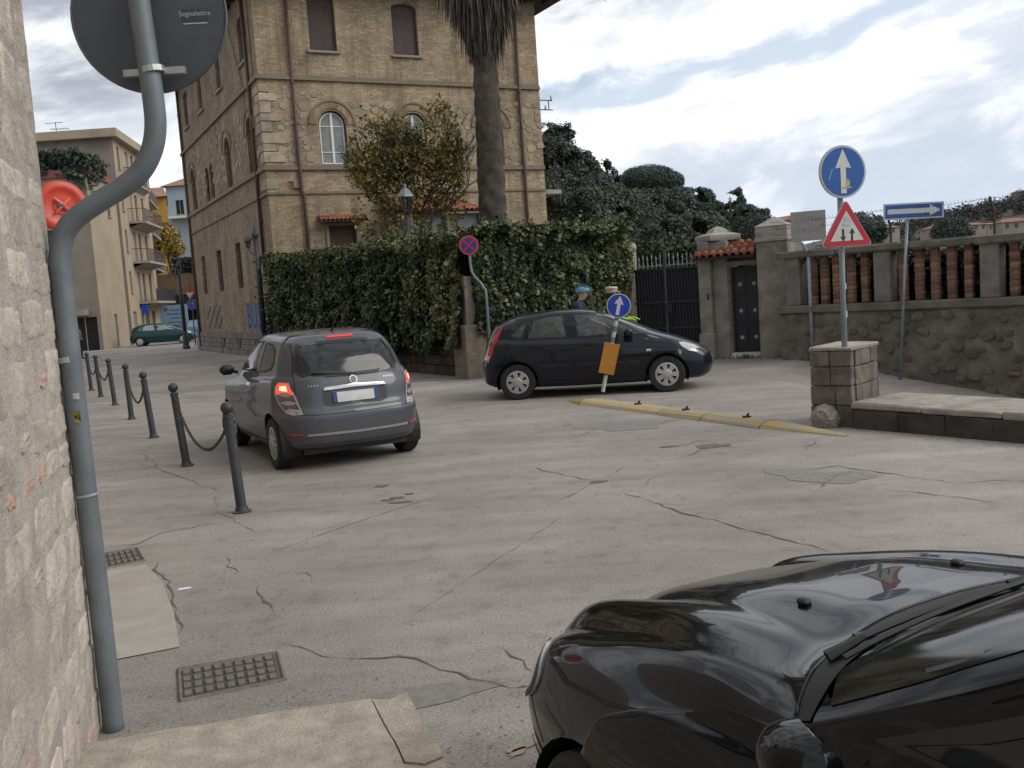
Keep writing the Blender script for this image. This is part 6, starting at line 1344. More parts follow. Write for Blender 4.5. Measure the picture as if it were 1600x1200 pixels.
# ------------------------------------------------------------------ black saloon in the foreground
def build_saloon():
    W = .895; S = [.92, 1.25, 1.8, 2.5, 3.1, 3.85]
    Ls = [loop(.22, 4.52, W*.86, (.20, .20, .18, .22, .24), .62, .40, S), loop(.10, 4.62, W*.95, (.29, .28, .24, .28, .30), .66, .40, S), loop(.02, 4.67, W*.985, (.42, .42, .42, .44, .44), .72, .42, S),
          loop(.0, 4.67, W, (.50, .53, .60, .60, .60), .76, .42, S), loop(.03, 4.66, W*.995, (.575, .625, .74, .74, .74), .78, .42, S), loop(.09, 4.64, W*.97, (.635, .70, .83, .85, .86), .80, .44, S),
          loop(.19, 4.58, W*.925, (.695, .765, .885, .91, .94), .80, .46, [1.02, 1.25, 1.85, 2.5, 3.1, 3.80]), loop(.42, 4.45, W*.88, (.785, .83, .915, .945, .965), .76, .50, [1.20, 1.40, 1.92, 2.5, 3.08, 3.72]),
          loop(.80, 4.22, W*.865, (.895, .905, .925, .955, .98), .64, .48, [1.32, 1.56, 1.98, 2.5, 3.05, 3.62]), loop(1.26, 3.98, W*.855, (.965, .945, .94, .965, .995), .28, .40, [1.62, 1.78, 2.08, 2.52, 3.02, 3.52], [.985, 1, 1, 1, 1, .985]),
          loop(1.66, 3.70, W*.775, (1.165, 1.13, 1.16, 1.16, 1.18), .24, .36, [1.96, 2.08, 2.28, 2.58, 2.94, 3.32], [.975, .99, 1, 1, .99, .97]), loop(2.06, 3.36, W*.675, (1.325, 1.30, 1.33, 1.30, 1.325), .12, .26, [2.24, 2.32, 2.44, 2.62, 2.86, 3.06], [.96, .985, 1, 1, .985, .96]),
          loop(2.14, 3.28, W*.54, (1.36, 1.35, 1.375, 1.352, 1.36), .12, .24, [2.30, 2.36, 2.46, 2.62, 2.84, 3.02], [.96, .99, 1, 1, .99, .96]),
          [(a, 0, b) for a, b in zip(np.interp(np.arange(14), [0, 3, 4, 9, 10, 13], [2.18, 2.24, 2.32, 3.02, 3.1, 3.24]), np.interp(np.arange(14), [0, 4, 6, 9, 13], [1.37, 1.383, 1.392, 1.382, 1.37]))]]
    def ridges(Sf):
        x, y, z = Sf[..., 0], np.abs(Sf[..., 1]), Sf[..., 2]; up = np.clip((z-.60)/.10, 0, 1)*np.clip((1.46-x)/.35, 0, 1); up = up*up*(3-2*up); t = np.clip((x-.1)/1.25, 0, 1)
        yo = .655+.05*t; yi = .40+.14*t; lo = .115+.02*t; li = .105+.03*t
        lobe = lambda yc, w, A: A*(1-((y-yc)/w)**2)
        L1 = lobe(.68+.06*t, .15, .044*(1-t)**.8); L2 = lobe(.425+.085*t, .145+.03*t, .056*(1-.92*t)); L3 = .052*(1-.45*t)*(1-np.clip((y-.10-.08*t)/(.20+.10*t), 0, 3)**2)
        mx_ = np.maximum(np.maximum(L1, L2), np.maximum(L3, -.008)); k_ = .0035
        dz = mx_+k_*np.log(np.exp((L1-mx_)/k_)+np.exp((L2-mx_)/k_)+np.exp((L3-mx_)/k_)+np.exp((-.008-mx_)/k_))
        Sf = Sf.copy(); Sf[..., 2] += dz*up
        fr = np.clip((.55-x)/.45, 0, 1)*np.clip((z-.46)/.12, 0, 1)*np.clip((.86-z)/.1, 0, 1)
        Sf[..., 0] -= fr*(.03*np.exp(-((y-.66)/.12)**2)+.04*np.exp(-((y-.40)/.11)**2)+.03*np.exp(-(y/.2)**2)); return Sf
    c = Car(Ls, 20, 14, ridges); root = empty('black_saloon', (0, 0, 0), 0, 'glossy black saloon with a ridged bonnet parked in the right foreground', 'car')
    BLACK = paint('black_gloss_paint', (.0035, .0035, .0042), .0, .2); BLACK.node_tree.nodes['Principled BSDF'].inputs['Specular IOR Level'].default_value = .03; BLACK.node_tree.nodes['Principled BSDF'].inputs['Coat Roughness'].default_value = .015
    fw = [(1.70, .985), (1.90, 1.085), (2.20, 1.245), (2.40, 1.285), (2.60, 1.295), (2.58, .99)]; rw = [(2.66, .99), (2.69, 1.295), (2.92, 1.27), (3.14, 1.17), (3.36, 1.02), (3.30, 1.0)]
    ws = [(-.70, .985), (-.66, 1.08), (-.60, 1.20), (-.545, 1.30), (-.25, 1.335), (0, 1.34), (.25, 1.335), (.545, 1.30), (.60, 1.20), (.66, 1.08), (.70, .985), (.5, 1.01), (.25, 1.02), (0, 1.025), (-.25, 1.02), (-.5, 1.01)]; bw_ = [(-.60, 1.03), (-.50, 1.30), (0, 1.33), (.50, 1.30), (.60, 1.03), (0, 1.03)]
    sh = lambda p, k=.96: [((a-sum(q_[0] for q_ in p)/len(p))*k+sum(q_[0] for q_ in p)/len(p), (b-sum(q_[1] for q_ in p)/len(p))*k+sum(q_[1] for q_ in p)/len(p)) for a, b in p]
    ar = [(.88, .315, .345), (3.58, .315, .345)]
    c.body('body', BLACK, root, [(v, sh(p, .97)) for v in 'lr' for p in (fw, rw)]+[('f', sh(ws, .975)), ('b', sh(bw_))], ar)
    for v in 'lr':
        for p in (fw, rw): g_ = c.patch('side_window', v, p, GLSD, root, .002, 6, True, .003); c.frame('window_seal', v, p, .028, TRIM, g_, .006)
        seams_side(c, root, [[(1.50, .30), (1.47, .5), (1.52, .8), (1.66, .90), (1.70, .955)], [(2.62, .28), (2.66, .6), (2.62, .97), (2.65, 1.3)], [(3.3, .65), (3.42, .9), (3.40, 1.0)], [(1.50, .27), (2.62, .25), (3.2, .27)]], v)
        for x0 in (2.3, 3.1): c.patch('door_handle', v, [(x0, .83), (x0+.2, .835), (x0+.2, .865), (x0, .865)], BLACK, root, .03, 2, True, .02)
        c.seam('bumper_strip', v, [(.30, .455), (.52, .46)], .03, CHR if False else TRIM, root, .008); c.seam('rubbing_strip', v, [(1.3, .50), (2.6, .51)], .05, TRIM, root, .01); c.seam('bumper_gap', v, [(.16, .585), (.34, .57), (.52, .52)], .006, GAP, root)
        c.patch('tail_light', v, [(4.40, .66), (4.38, .86), (4.58, .86), (4.6, .66)], REDL, root, .006, 3)
    for s in (-1, 1):
        c.seam('bonnet_gap', 't', [(.42, s*.72), (.6, s*.765), (.85, s*.785), (1.1, s*.785), (1.36, s*.765), (1.50, s*.745)], .009, GAP, root, .0015, .02)
        for yc, zc, r in ((.655, .60, .095), (.415, .595, .08)):
            hl_ = c.patch('headlight', 'f', [(s*yc+r*math.cos(a), zc+r*math.sin(a)) for a in np.linspace(0, 6.283, 25)[:-1]], CLEAR, root, .008, 4); c.frame('lamp_ring', 'f', [(s*yc+r*math.cos(a), zc+r*math.sin(a)) for a in np.linspace(0, 6.283, 25)[:-1]], .012, TRIM, hl_, .011)
        jt = c.hit('t', 1.02, s*.28); MB().box(jt[0]+Vector((0, 0, .006)), (.035, .028, .018)).build('washer_jet', TRIM, root, True, .006)
        m_ = empty('door_mirror', (1.75, s*.93, 1.02), -s*1.2); m_.parent = root; m_.scale = (.62, .62, .72)
        mb = MB(); K = 10; J = 18
        for i in range(K+1):
            a = math.pi/2*i/K; rr = math.sin(a)**.8
            for j in range(J): b = 2*math.pi*j/J; cb, sb = math.cos(b), math.sin(b); k = (abs(cb)**4+abs(sb)**4)**-.25; mb.v.append((-.13*math.cos(a)**.9, .125*rr*cb*k, .082*rr*sb*k+.0))
        mb.f = [(i*J+j, i*J+(j+1) % J, (i+1)*J+(j+1) % J, (i+1)*J+j) for i in range(K) for j in range(J)]; hs_ = mb.build('mirror_housing', BLACK, m_, True)
        MB().lathe([(.0, 0), (.075, 0), (.075, .004)], (.004, 0, 0), (1, 0, 0), 18).build('mirror_glass', CHR, m_).scale = (1, 1.5, 1)
        mb = MB(); mb.v = [(0, .125*math.cos(2*math.pi*j/J)*k_, .082*math.sin(2*math.pi*j/J)*k_) for j in range(J) for k_ in [(abs(math.cos(2*math.pi*j/J))**4+abs(math.sin(2*math.pi*j/J))**4)**-.25]]; mb.f = [tuple(range(J))]; mb.build('mirror_back', TRIM, m_)
        MB().tube([(.10, -s*.10, -.07), (.0, -s*.04, -.05)], [.045, .035], 8).build('mirror_arm', BLACK, m_, True)
        for cx in (.88, 3.58): wheel(root, (cx, s*.775, .315), .315, .205, s, 7, 'alloy')
        seat(root, 2.15, s*.38, .28); seat(root, 3.0, s*.38, .30, rear=True, width=.6)
    cw = [(1.245, 0), (1.275, .25), (1.35, .48), (1.46, .66), (1.53, .735), (1.60, .715), (1.545, .62), (1.44, .42), (1.375, .2), (1.355, 0)]; cwp = cw+[(a, -b) for a, b in cw[-2:0:-1]]
    v_ = []; f_ = []
    cowl = MB(); K = 40
    for i in range(K+1):
        y = -.73+1.46*i/K; x0 = 1.245+.43*(abs(y)/.75)**2.3*.62+.0; x1 = x0+.12*(1-(abs(y)/.75)**4*.75)
        for x in (x0, x0+.012, (x0+x1)/2, x1): h_, n_ = c.hit('t', x, y); cowl.v.append(tuple(h_+n_*(.003 if x in (x0,) else .004)))
    cowl.f = [(i*4+j, (i+1)*4+j, (i+1)*4+j+1, i*4+j+1) for i in range(K) for j in range(3)]; co = cowl.build('cowl_panel', mat('cowl_black', (.006, .006, .007), .6, .2, 40), root, True)
    c.patch('windscreen', 'f', ws, GLSD, root, .0025, 8, True, .003)
    EDGE = MB()
    def on(x, y, off): h_, n_ = c.hit('t', x, y); return h_+n_*off
    edge = [on(1.243+.43*(abs(y)/.75)**2.3*.62, y, .004) for y in np.linspace(-.73, .73, 60)]; EDGE.tube(edge, .004, 5); EDGE.build('bonnet_edge', BLACK, root, True)
    for y0, y1, x0 in ((-.58, -.02, 1.46), (.02, .60, 1.40)):
        wp = empty('wiper', (0, 0, 0)); wp.parent = root; pts = [on(x0+.02+.10*(t), y0+(y1-y0)*t, .016) for t in np.linspace(0, 1, 12)]; MB().tube(pts, .006, 6).build('wiper_blade', TRIM, wp)
        arm = [on(x0-.05, y0+.02 if y0 < -.1 else y0+.05, .015)]+[on(x0-.02+.06*t, y0+.1+(y1-y0-.25)*t, .026) for t in np.linspace(0, 1, 6)]; MB().tube(arm, [.016]+[.008]*6, 6).build('wiper_arm', TRIM, wp)
    MB().box((on(1.415, -.34, .004)), (.035, .26, .006), -.15).build('intake_grille', mat('cowl_grille_grey', (.06, .056, .058), .7, .2, 60), co)
    c.patch('grille', 'f', [(-.24, .40), (-.26, .50), (-.2, .60), (0, .625), (.2, .60), (.26, .50), (.24, .40)], TRIM, root, .006, 3); c.frame('grille_surround', 'f', [(-.24, .40), (-.26, .50), (-.2, .60), (0, .625), (.2, .60), (.26, .50), (.24, .40)], .02, CHR, root, .012)
    c.patch('rear_window', 'b', bw_, GLSD, root, .003, 5, True, .004); c.patch('number_plate', 'f', [(-.26, .29), (-.26, .38), (.26, .38), (.26, .29)], PLATE, root, .012, 2)
    c.seam('bonnet_front_gap', 'f', [(-.72, .66), (-.5, .655), (-.28, .665), (0, .66), (.28, .665), (.5, .655), (.72, .66)], .006, GAP, root)
    arch_lining(root, .88, .315, .345, .3, .895); arch_lining(root, 3.58, .315, .345, .3, .895)
    MB().box((2.6, 0, .27), (3.0, 1.5, .06)).build('floor_pan', CABIN, root); MB().box((1.62, 0, .80), (.42, 1.45, .26), ry=-.05).build('dashboard', mat('dash_grey', (.03, .03, .032), .7), root, bevel=.05); MB().box((3.75, 0, .80), (.7, 1.3, .3)).build('parcel_shelf', CABIN, root)
    mb = MB().tube([(1.92+.07*math.cos(a), -.38+.19*math.sin(a), .90+.18*math.cos(a)) for a in np.linspace(0, 6.283, 24)], .016, 6); mb.tube([(1.92, -.38, .9), (1.7, -.38, .83)], .03, 6); mb.build('steering_wheel', TRIM, root)
    return root
ja = build_saloon(); place(ja, (.535, 3.45), (-.423, .906))
# ------------------------------------------------------------------ two cars parked far up the street
def small_car(name, label, col, L, W, Hh, estate):
    Ls = hatch(L, W, Hh)
    c = Car(Ls, 4, 3); root = empty(name, (0, 0, 0), 0, label, 'car', 'cars parked up the street'); q = L/3.95; h = Hh/1.46; pm_ = paint(name+'_paint', col, .2, .35)
    c.body('body', pm_, root, (), [(.80*q, .30, .34), (3.29*q, .30, .34)])
    DG = mat('far_window', (.08, .09, .09), .15, .2, 2, spec=.7); LG_ = mat('far_window_bright', (.25, .27, .27), .15, .25, 2, spec=.7)
    for v in 'lr':
        for k, p in enumerate(([(1.25, .99), (1.45, 1.17), (1.8, 1.335), (2.3, 1.37), (2.25, 1.0)], [(2.4, 1.0), (2.44, 1.37), (2.8, 1.355), (3.0, 1.31), (3.1, 1.02)], [(3.17, 1.03), (3.08, 1.29), (3.2, 1.24), (3.4, 1.07)])): c.patch('side_window', v, [(a*q, b*h) for a, b in p], LG_ if k < 2 else DG, root, .006, 3)
        c.patch('tail_light', v, [(3.72*q, .72*h), (3.7*q, .9*h), (3.85*q, .88*h), (3.88*q, .72*h)], REDL, root, .008, 2); c.patch('headlight', v, [(.3*q, .66*h), (.3*q, .74*h), (.5*q, .8*h), (.5*q, .7*h)], CLEAR, root, .008, 2)
    c.patch('windscreen', 'f', [(-.58, 1.03*h), (-.5, 1.35*h), (.5, 1.35*h), (.58, 1.03*h)], DG, root, .006, 3); c.patch('rear_window', 'b', [(-.54, 1.06*h), (-.48, 1.34*h), (.48, 1.34*h), (.54, 1.06*h)], DG, root, .006, 3); c.patch('number_plate', 'b', [(-.26, .62), (-.26, .73), (.26, .73), (.26, .62)], PLATE, root, .012, 2)
    c.seam('bumper', 'b', [(-.7, .42), (0, .42), (.7, .42)], .2, TRIM, root, .01)
    for s in (-1, 1):
        for cx in (.80*q, 3.29*q): wheel(root, (cx, s*(W-.105), .30), .30, .19, s, 7)
    return root
gc = small_car('green_hatchback', 'dark green estate car parked far up the street on the left', (.008, .040, .042), 4.2, .82, 1.42, True); place(gc, (-20.35, 63.2), (.985, .17))
bc_ = small_car('blue_hatchback', 'light blue hatchback with red tail lamp beyond the dark green car', (.055, .16, .28), 3.9, .82, 1.45, False); place(bc_, (-19.2, 67.6), (.97, .24))
# ================================================================== trees behind the gate
PG = [leaf_mat('pine_dark', (.040, .060, .050)), leaf_mat('pine_mid', (.055, .078, .060)), leaf_mat('pine_grey', (.062, .082, .066))]
EG = [leaf_mat('euc_grey', (.085, .105, .085)), leaf_mat('euc_mid', (.058, .076, .058)), leaf_mat('euc_dark', (.034, .046, .036))]
OG = [leaf_mat('olive_mass', (.058, .078, .052)), leaf_mat('olive_mass_dark', (.04, .055, .04)), leaf_mat('olive_mass_light', (.08, .098, .065))]
def far_tree(name, label, Y, spots, mats, lsize, dens, cut=-.6, sc=1.2, seed=1, base=None, tw=.25):
    """spots: (px, py, rx, rz) crown clumps as seen, in metres for the radii"""
    C = [D(px, py, Y+dy) for px, py, rx, rz, dy in spots]; bx = sum(c.x for c in C)/len(C) if base is None else D(base, 400, Y).x
    o = Vector((bx, Y, 0)); bl = [(tuple(c-o), (s[2], s[2], s[3])) for c, s in zip(C, spots)]; top = max(c.z for c in C)
    for c, s in zip(C, spots):
        for _ in range(0 if cut is None else 7):
            a = random.uniform(0, 6.283); e = random.uniform(-.3, 1.4); k = random.uniform(.22, .42)
            bl.append((tuple(c-o+Vector((s[2]*math.cos(a)*math.cos(e), s[2]*math.sin(a)*math.cos(e), s[3]*math.sin(e)))*.9), (s[2]*k, s[2]*k, s[3]*k*1.1)))
    return tree(name, o, bl, [(0, 0, -.5), (.1, 0, top*.35), (0, .05, top*.62)], lsize, dens, mats, label, 'tree', 'trees behind the gate', cut, sc, .45, seed=seed, tw=tw, shell=.25)
far_tree('eucalyptus_tree', 'tall loose grey-green tree right beside the brick house', 50, [(868, 240, 1.2, 1.5, 0), (890, 262, 1.1, 1.2, .5), (866, 285, 1.4, 1.4, 0), (905, 268, .8, .9, 0), (882, 300, 1.5, 1.2, 0), (868, 222, .7, .7, 0)], EG, .17, 1300, -.15, 1.6, 3)
far_tree('eucalyptus_tree', 'smaller loose grey-green tree between the tall one and the umbrella pine', 53, [(915, 272, 1.0, 1.0, 0), (928, 288, 1.1, 1.0, 0), (946, 282, .7, .9, 0), (905, 305, 1.3, 1.1, 0), (935, 310, 1.2, 1.0, 0)], EG, .17, 1300, -.2, 1.6, 5)
up_ = far_tree('umbrella_pine', 'umbrella pine with a flat dense dome above the other trees', 72, [(1012, 281, 2.1, 1.0, 0), (984, 288, 1.4, .8, 0), (1041, 285, 1.4, .85, 0), (1026, 275, 1.3, .7, 1), (998, 277, 1.2, .7, -1), (1010, 300, 1.2, .6, 0)], PG[:2]+[PG[0]], .17, 2300, None, 1., 7)
for k, (Y, sp, lab) in enumerate([(46, [(885, 335, 1.9, 1.6, 0), (860, 320, 1.4, 1.6, 0), (915, 345, 1.6, 1.3, 0), (880, 370, 2.0, 1.4, 0)], 'broad dark tree crown rising just over the right part of the ivy hedge'), (48, [(950, 336, 1.6, 1.3, 0), (975, 338, 1.5, 1.3, .5), (930, 328, 1.3, 1.1, 0), (960, 370, 1.9, 1.4, 0)], 'dark green tree crown above the left gate pillar'),
        (50, [(1003, 330, 1.6, 1.2, 0), (1036, 334, 1.6, 1.2, 0), (1020, 365, 2.0, 1.5, 0), (1050, 370, 1.6, 1.4, 0)], 'dark green tree crown right above the iron gate'), (46, [(1085, 368, 1.4, 1.2, 0), (1065, 385, 1.6, 1.3, 0), (1110, 375, 1.1, 1.0, 0)], 'low dark tree behind the middle gate pillar')]):
    far_tree('olive_tree', lab, Y, sp, OG, .16, 1400, -.42, 1.1, 11+k)
far_tree('pine_tree', 'dark pine sloping down to the right of the umbrella pine', 62, [(1068, 312, 1.0, .8, 0), (1087, 318, 1.1, .9, 0), (1098, 330, 1.1, 1.1, 0), (1062, 330, 1.5, 1.2, 0), (1115, 340, .8, .9, 0)], PG, .16, 1500, -.38, 1.3, 21)
far_tree('pine_tree', 'pointed dark pine standing apart above the tiled canopy', 62, [(1148, 318, .75, .8, 0), (1150, 340, 1.3, 1.0, 0), (1135, 335, .8, .8, 0), (1168, 338, .9, .8, 0), (1150, 362, 1.5, 1.0, 0), (1125, 365, 1.2, 1.0, 0)], PG, .16, 1500, -.35, 1.4, 25)
far_tree('pine_tree', 'low dark tree crown just left of the pyramid-capped pillar', 60, [(1186, 345, .8, .7, 0), (1175, 358, .9, .8, 0), (1195, 360, .8, .8, 0)], PG, .16, 1500, -.38, 1.4, 27)
far_tree('garden_tree', 'dark bushy tree behind the red triangle sign', 42, [(1350, 355, .8, .6, 0), (1338, 365, .7, .6, 0), (1365, 368, .6, .5, 0)], PG[:2], .13, 1500, -.7, 1.8, 31, tw=.12)
far_tree('garden_tree', 'dark bushy tree under the right end of the one-way sign', 60, [(1488, 358, .9, .7, 0), (1475, 365, .8, .6, 0), (1502, 366, .8, .6, 0)], PG[:2], .15, 1500, -.7, 1.6, 33, tw=.15)
# ================================================================== hill with houses on the right
hv = []; nxh, nyh = 60, 40
def hill_h(x, y): 
    r = smooth01((x-40)/150)*smooth01((y-190)/160); return -2.5+(10+.145*(x-100))*r+2*(vnoise(x*.03, y*.03, 2)-.5)*r if x > 40 else -2.5
for j in range(nyh+1):
    for i in range(nxh+1): x, y = 30+520*i/nxh, 180+420*j/nyh; hv.append((x, y, max(-2.55, hill_h(x, y))))
hf = [(j*(nxh+1)+i, j*(nxh+1)+i+1, (j+1)*(nxh+1)+i+1, (j+1)*(nxh+1)+i) for j in range(nyh) for i in range(nxh)]
hill = link('hill', npmesh('hill', hv, hf, mat('hill_scrub', (.085, .075, .055), .95, .3, .08, col2=(.05, .06, .035)), True)); tag(hill, kind='structure')
P = []; N_ = 900; 
for _ in range(N_):
    x, y = random.uniform(95, 330), random.uniform(300, 420)
    if vnoise(x*.035, y*.035, 4) < .38: continue
    h = hill_h(x, y); rr = random.uniform(1.2, 2.6); n = 70; q = RNG.normal(size=(n, 3)); q /= np.linalg.norm(q, axis=1)[:, None]; P.append(np.array([x, y, h+rr*1.2])+q*np.array([rr, rr, rr*1.5])*RNG.uniform(.3, 1, (n, 1)))
wood = leafmesh('wooded_ridge', np.concatenate(P), .95, [leaf_mat('ridge_blue_green', (.045, .058, .055)), leaf_mat('ridge_dark', (.03, .04, .038)), leaf_mat('ridge_brown', (.075, .062, .055))], None, None, .7); tag(wood, 'hazy wood covering the far hill at the right edge', 'wood', kind='stuff')
HWALL = mat('hill_house_wall', (.27, .235, .20), .9, .15, .5, rnd=.3); HROOF = mat('hill_house_roof', (.24, .125, .085), .9, .2, .6, rnd=.2); HWIN = mat('hill_house_window', (.06, .06, .065), .4)
def hill_house(px, py, Y, w, d, h, rz, label):
    p = D(px, py, Y); r = empty('hill_house', (p.x, Y, p.z-h), rz, label, 'house', 'houses on the far hill'); MB().box((0, 0, h/2-2), (w, d, h+4)).build('wall', HWALL, r); o = .35; rh = w*.16
    MB().add([(-w/2-o, -d/2-o, h+.002), (w/2+o, -d/2-o, h+.002), (w/2+o, d/2+o, h+.002), (-w/2-o, d/2+o, h+.002), (-w/2+w*.15, 0, h+rh), (w/2-w*.15, 0, h+rh)], [(0, 1, 5, 4), (1, 2, 5), (2, 3, 4, 5), (3, 0, 4), (3, 2, 1, 0)]).build('roof', HROOF, r)
    for x in np.arange(-w/2+1.2, w/2-.6, 2.4):
        for z in np.arange(1.2, h-1, 2.8): MB().box((x, -d/2-.02, z+.6), (.9, .08, 1.3)).build('window', HWIN, r)
    return r
hill_house(1520, 352, 270, 4.6, 5, 2.4, .25, 'orange-roofed house on the hill between the one-way sign and the bent wire post'); hill_house(1580, 347, 262, 6.5, 5, 2.8, -.1, 'largest tiled house on the hill, right of the far bent wire post'); hill_house(1460, 358, 255, 5, 5, 2.5, .3, 'pinkish house on the hill beside the end of the one-way sign'); hill_house(1391, 356, 250, 3, 4, 2.4, .1, 'small house between the triangle sign and the one-way sign'); hill_house(1543, 351, 300, 3.2, 4, 2.6, .2, 'narrow pale house on the hill by the far bent wire post'); hill_house(1596, 300, 395, 5, 5, 3, 0, 'dark square building on the hilltop at the right edge')
vh = empty('hill_house', (*D(1209, 348, 75).xy, -.35), .3, 'gable of a tiled house just above the pyramid-capped pillar', 'house'); MB().box((0, 0, 3), (1.5, 5, 6.3)).build('wall', HWALL, vh); MB().add([(-1.0, -2.7, 6.152), (1.0, -2.7, 6.152), (1.0, 2.7, 6.152), (-1.0, 2.7, 6.152), (0, -2.7, 6.55), (0, 2.7, 6.55)], [(0, 1, 4), (1, 2, 5, 4), (2, 3, 5), (3, 0, 4, 5), (3, 2, 1, 0)]).build('roof', HROOF, vh)
# ================================================================== far end of the left street
BEI = mat('beige_render', (.37, .30, .215), .9, .08, .8, .2, 30, stain=(.30, .245, .18), stscale=.6); BEI2 = mat('shaded_beige_render', (.25, .215, .175), .9, .1, .8, .2, 30, stain=(.20, .172, .142), stscale=.6); SLAB = mat('balcony_concrete', (.30, .265, .225), .9, .1, 2); WBR = mat('window_brown', (.07, .05, .045), .6, .2, 3); WPA = mat('window_pale', (.33, .31, .28), .6, .1, 3); AWN = mat('awning_pale', (.34, .33, .28), .8); AWG = mat('awning_green_grey', (.13, .135, .11), .8)  # second render is the beige with shade put into its colour
def block(name, label, foot, z1, m, wins, cat='building', roof=None, z0=-.2, mf=None):
    """foot: plan corners, anticlockwise; wins: (edge, along0, along1, z0, z1, material)"""
    r = empty(name, (*foot[0], 0), 0, label, cat); o = Vector((*foot[0], 0)); k = len(foot)
    for i in range(k):
        a, b = Vector((*foot[i], 0))-o, Vector((*foot[(i+1) % k], 0))-o; L_ = (b-a).length; ws = [w for w in wins if w[0] == i]
        holes = [[(w[1], w[3]), (w[2], w[3]), (w[2], w[4]), (w[1], w[4])] for w in ws]; u = (b-a).normalized()
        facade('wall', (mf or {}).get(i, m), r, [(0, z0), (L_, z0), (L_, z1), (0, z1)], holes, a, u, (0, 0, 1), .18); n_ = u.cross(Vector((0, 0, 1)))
        for w in ws:
            W_ = MB().prism([(w[1], w[3]), (w[2], w[3]), (w[2], w[4]), (w[1], w[4])], a-n_*.14, u, (0, 0, 1), .03).build('window', w[5], r); MB().prism([(w[1]-.08, w[3]-.07), (w[2]+.08, w[3]-.07), (w[2]+.08, w[3]), (w[1]-.08, w[3])], a-n_*.05, u, (0, 0, 1), .14).build('sill', SLAB, W_)
            if w[2]-w[1] > .5: MB().prism([((w[1]+w[2])/2-.03, w[3]), ((w[1]+w[2])/2+.03, w[3]), ((w[1]+w[2])/2+.03, w[4]), ((w[1]+w[2])/2-.03, w[4])], a-n_*.11, u, (0, 0, 1), .02).build('mullion', SLAB, W_)
    P = [Vector((*p, z1))-o for p in foot]; MB().add(P, [tuple(range(k))]).build('flat_roof', SLAB, r)
    return r, o
# lower block in front, with a planted terrace
bA, oA = block('apartment_block', 'lower beige block with a planted roof terrace at the far left', [(-31.5, 60.6), (-25.45, 60.5), (-25.9, 66.0), (-31.5, 66.0)], 10.9, BEI2, [(0, 3.2, 4.1, 5.6, 7.6, WBR), (0, 3.2, 4.1, 2.6, 4.6, WBR), (0, .8, 1.8, 5.6, 7.6, WBR), (1, 3.5, 4.1, 8.6, 9.6, WBR), (0, 4.2, 5.8, -.1, 2.1, DARK), (0, 2.0, 3.9, -.1, 2.1, DARK), (1, 2.6, 3.2, .1, 2.2, SHGREY)], mf={1: BEI})
PLN = mat('red_planter', (.22, .075, .055), .8, .2, 3); MB().box((2.9, .05, 11.0), (6.3, .5, .45)).build('planter', PLN, bA); MB().box((5.75, 2.7, 11.0), (.5, 5.2, .4), .08).build('planter', PLN, bA)
P = np.concatenate([RNG.uniform((.2, -.35, 11.0), (5.7, .9, 12.5), (5500, 3)), RNG.uniform((4.8, -.3, 10.7), (6.2, 3.0, 12.2), (3500, 3)), RNG.normal((5.5, .5, 11.0), (.5, .6, .5), (1500, 3))]); P = P[npnoise(P, 1.4, 3) > -.35]; leafmesh('terrace_plants', P, .3, OG[:2]+[PG[1]], None, None, .6, parent=bA)
for k in range(6): MB().add([(2.6+k*.5, -.02, 10.1), (2.85+k*.5, -.02, 10.1), (2.85+k*.5, -.9, 9.55), (2.6+k*.5, -.9, 9.55)], [(0, 1, 2, 3)]).build('awning_stripe', AWN, bA); MB().add([(2.85+k*.5, -.02, 10.1), (3.1+k*.5, -.02, 10.1), (3.1+k*.5, -.9, 9.55), (2.85+k*.5, -.9, 9.55)], [(0, 1, 2, 3)]).build('awning_stripe', AWG, bA)
MB().box((4.4, -.4, 2.4), (1.9, .7, .35)).build('entrance_canopy', SLAB, bA); MB().box((3.6, -.2, 3.2), (1.0, .3, 1.1)).build('notice_board', mat('board_pale_blue', (.22, .25, .30), .7, .2, 2), bA); MB().box((4.1, -.06, 1.05), (.12, .12, 2.1)).build('post', SLAB, bA)
# taller block with balconies
fB = [(-36, 66.02), (-25.72, 66.02), (-27.28, 76.0), (-36, 76)]
wB = []
for z in (2.9, 5.75, 8.55, 11.4):
    wB += [(1, .9, 1.5, z+.7, z+2.2, WBR), (1, 3.2, 4.1, z+.05, z+2.2, WPA), (1, 5.0, 5.8, z+.05, z+2.2, WBR), (1, 7.2, 8.0, z+.05, z+2.2, WBR)]
wB += [(1, .8, 1.9, .0, 2.3, SHGREY), (1, 3.4, 4.1, .6, 2.2, DARK), (1, 5.2, 6.0, .5, 2.2, DARK), (1, 7.0, 8.2, .0, 2.3, WBR)]
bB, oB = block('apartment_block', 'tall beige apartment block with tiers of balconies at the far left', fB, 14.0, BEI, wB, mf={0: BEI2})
uB = (Vector((-27.28, 76, 0))-Vector((-25.72, 66.02, 0))).normalized(); nB_ = uB.cross(Vector((0, 0, 1))); aB = Vector((-25.72, 66.02, 0))-oB; rzB = math.atan2(uB.y, uB.x)
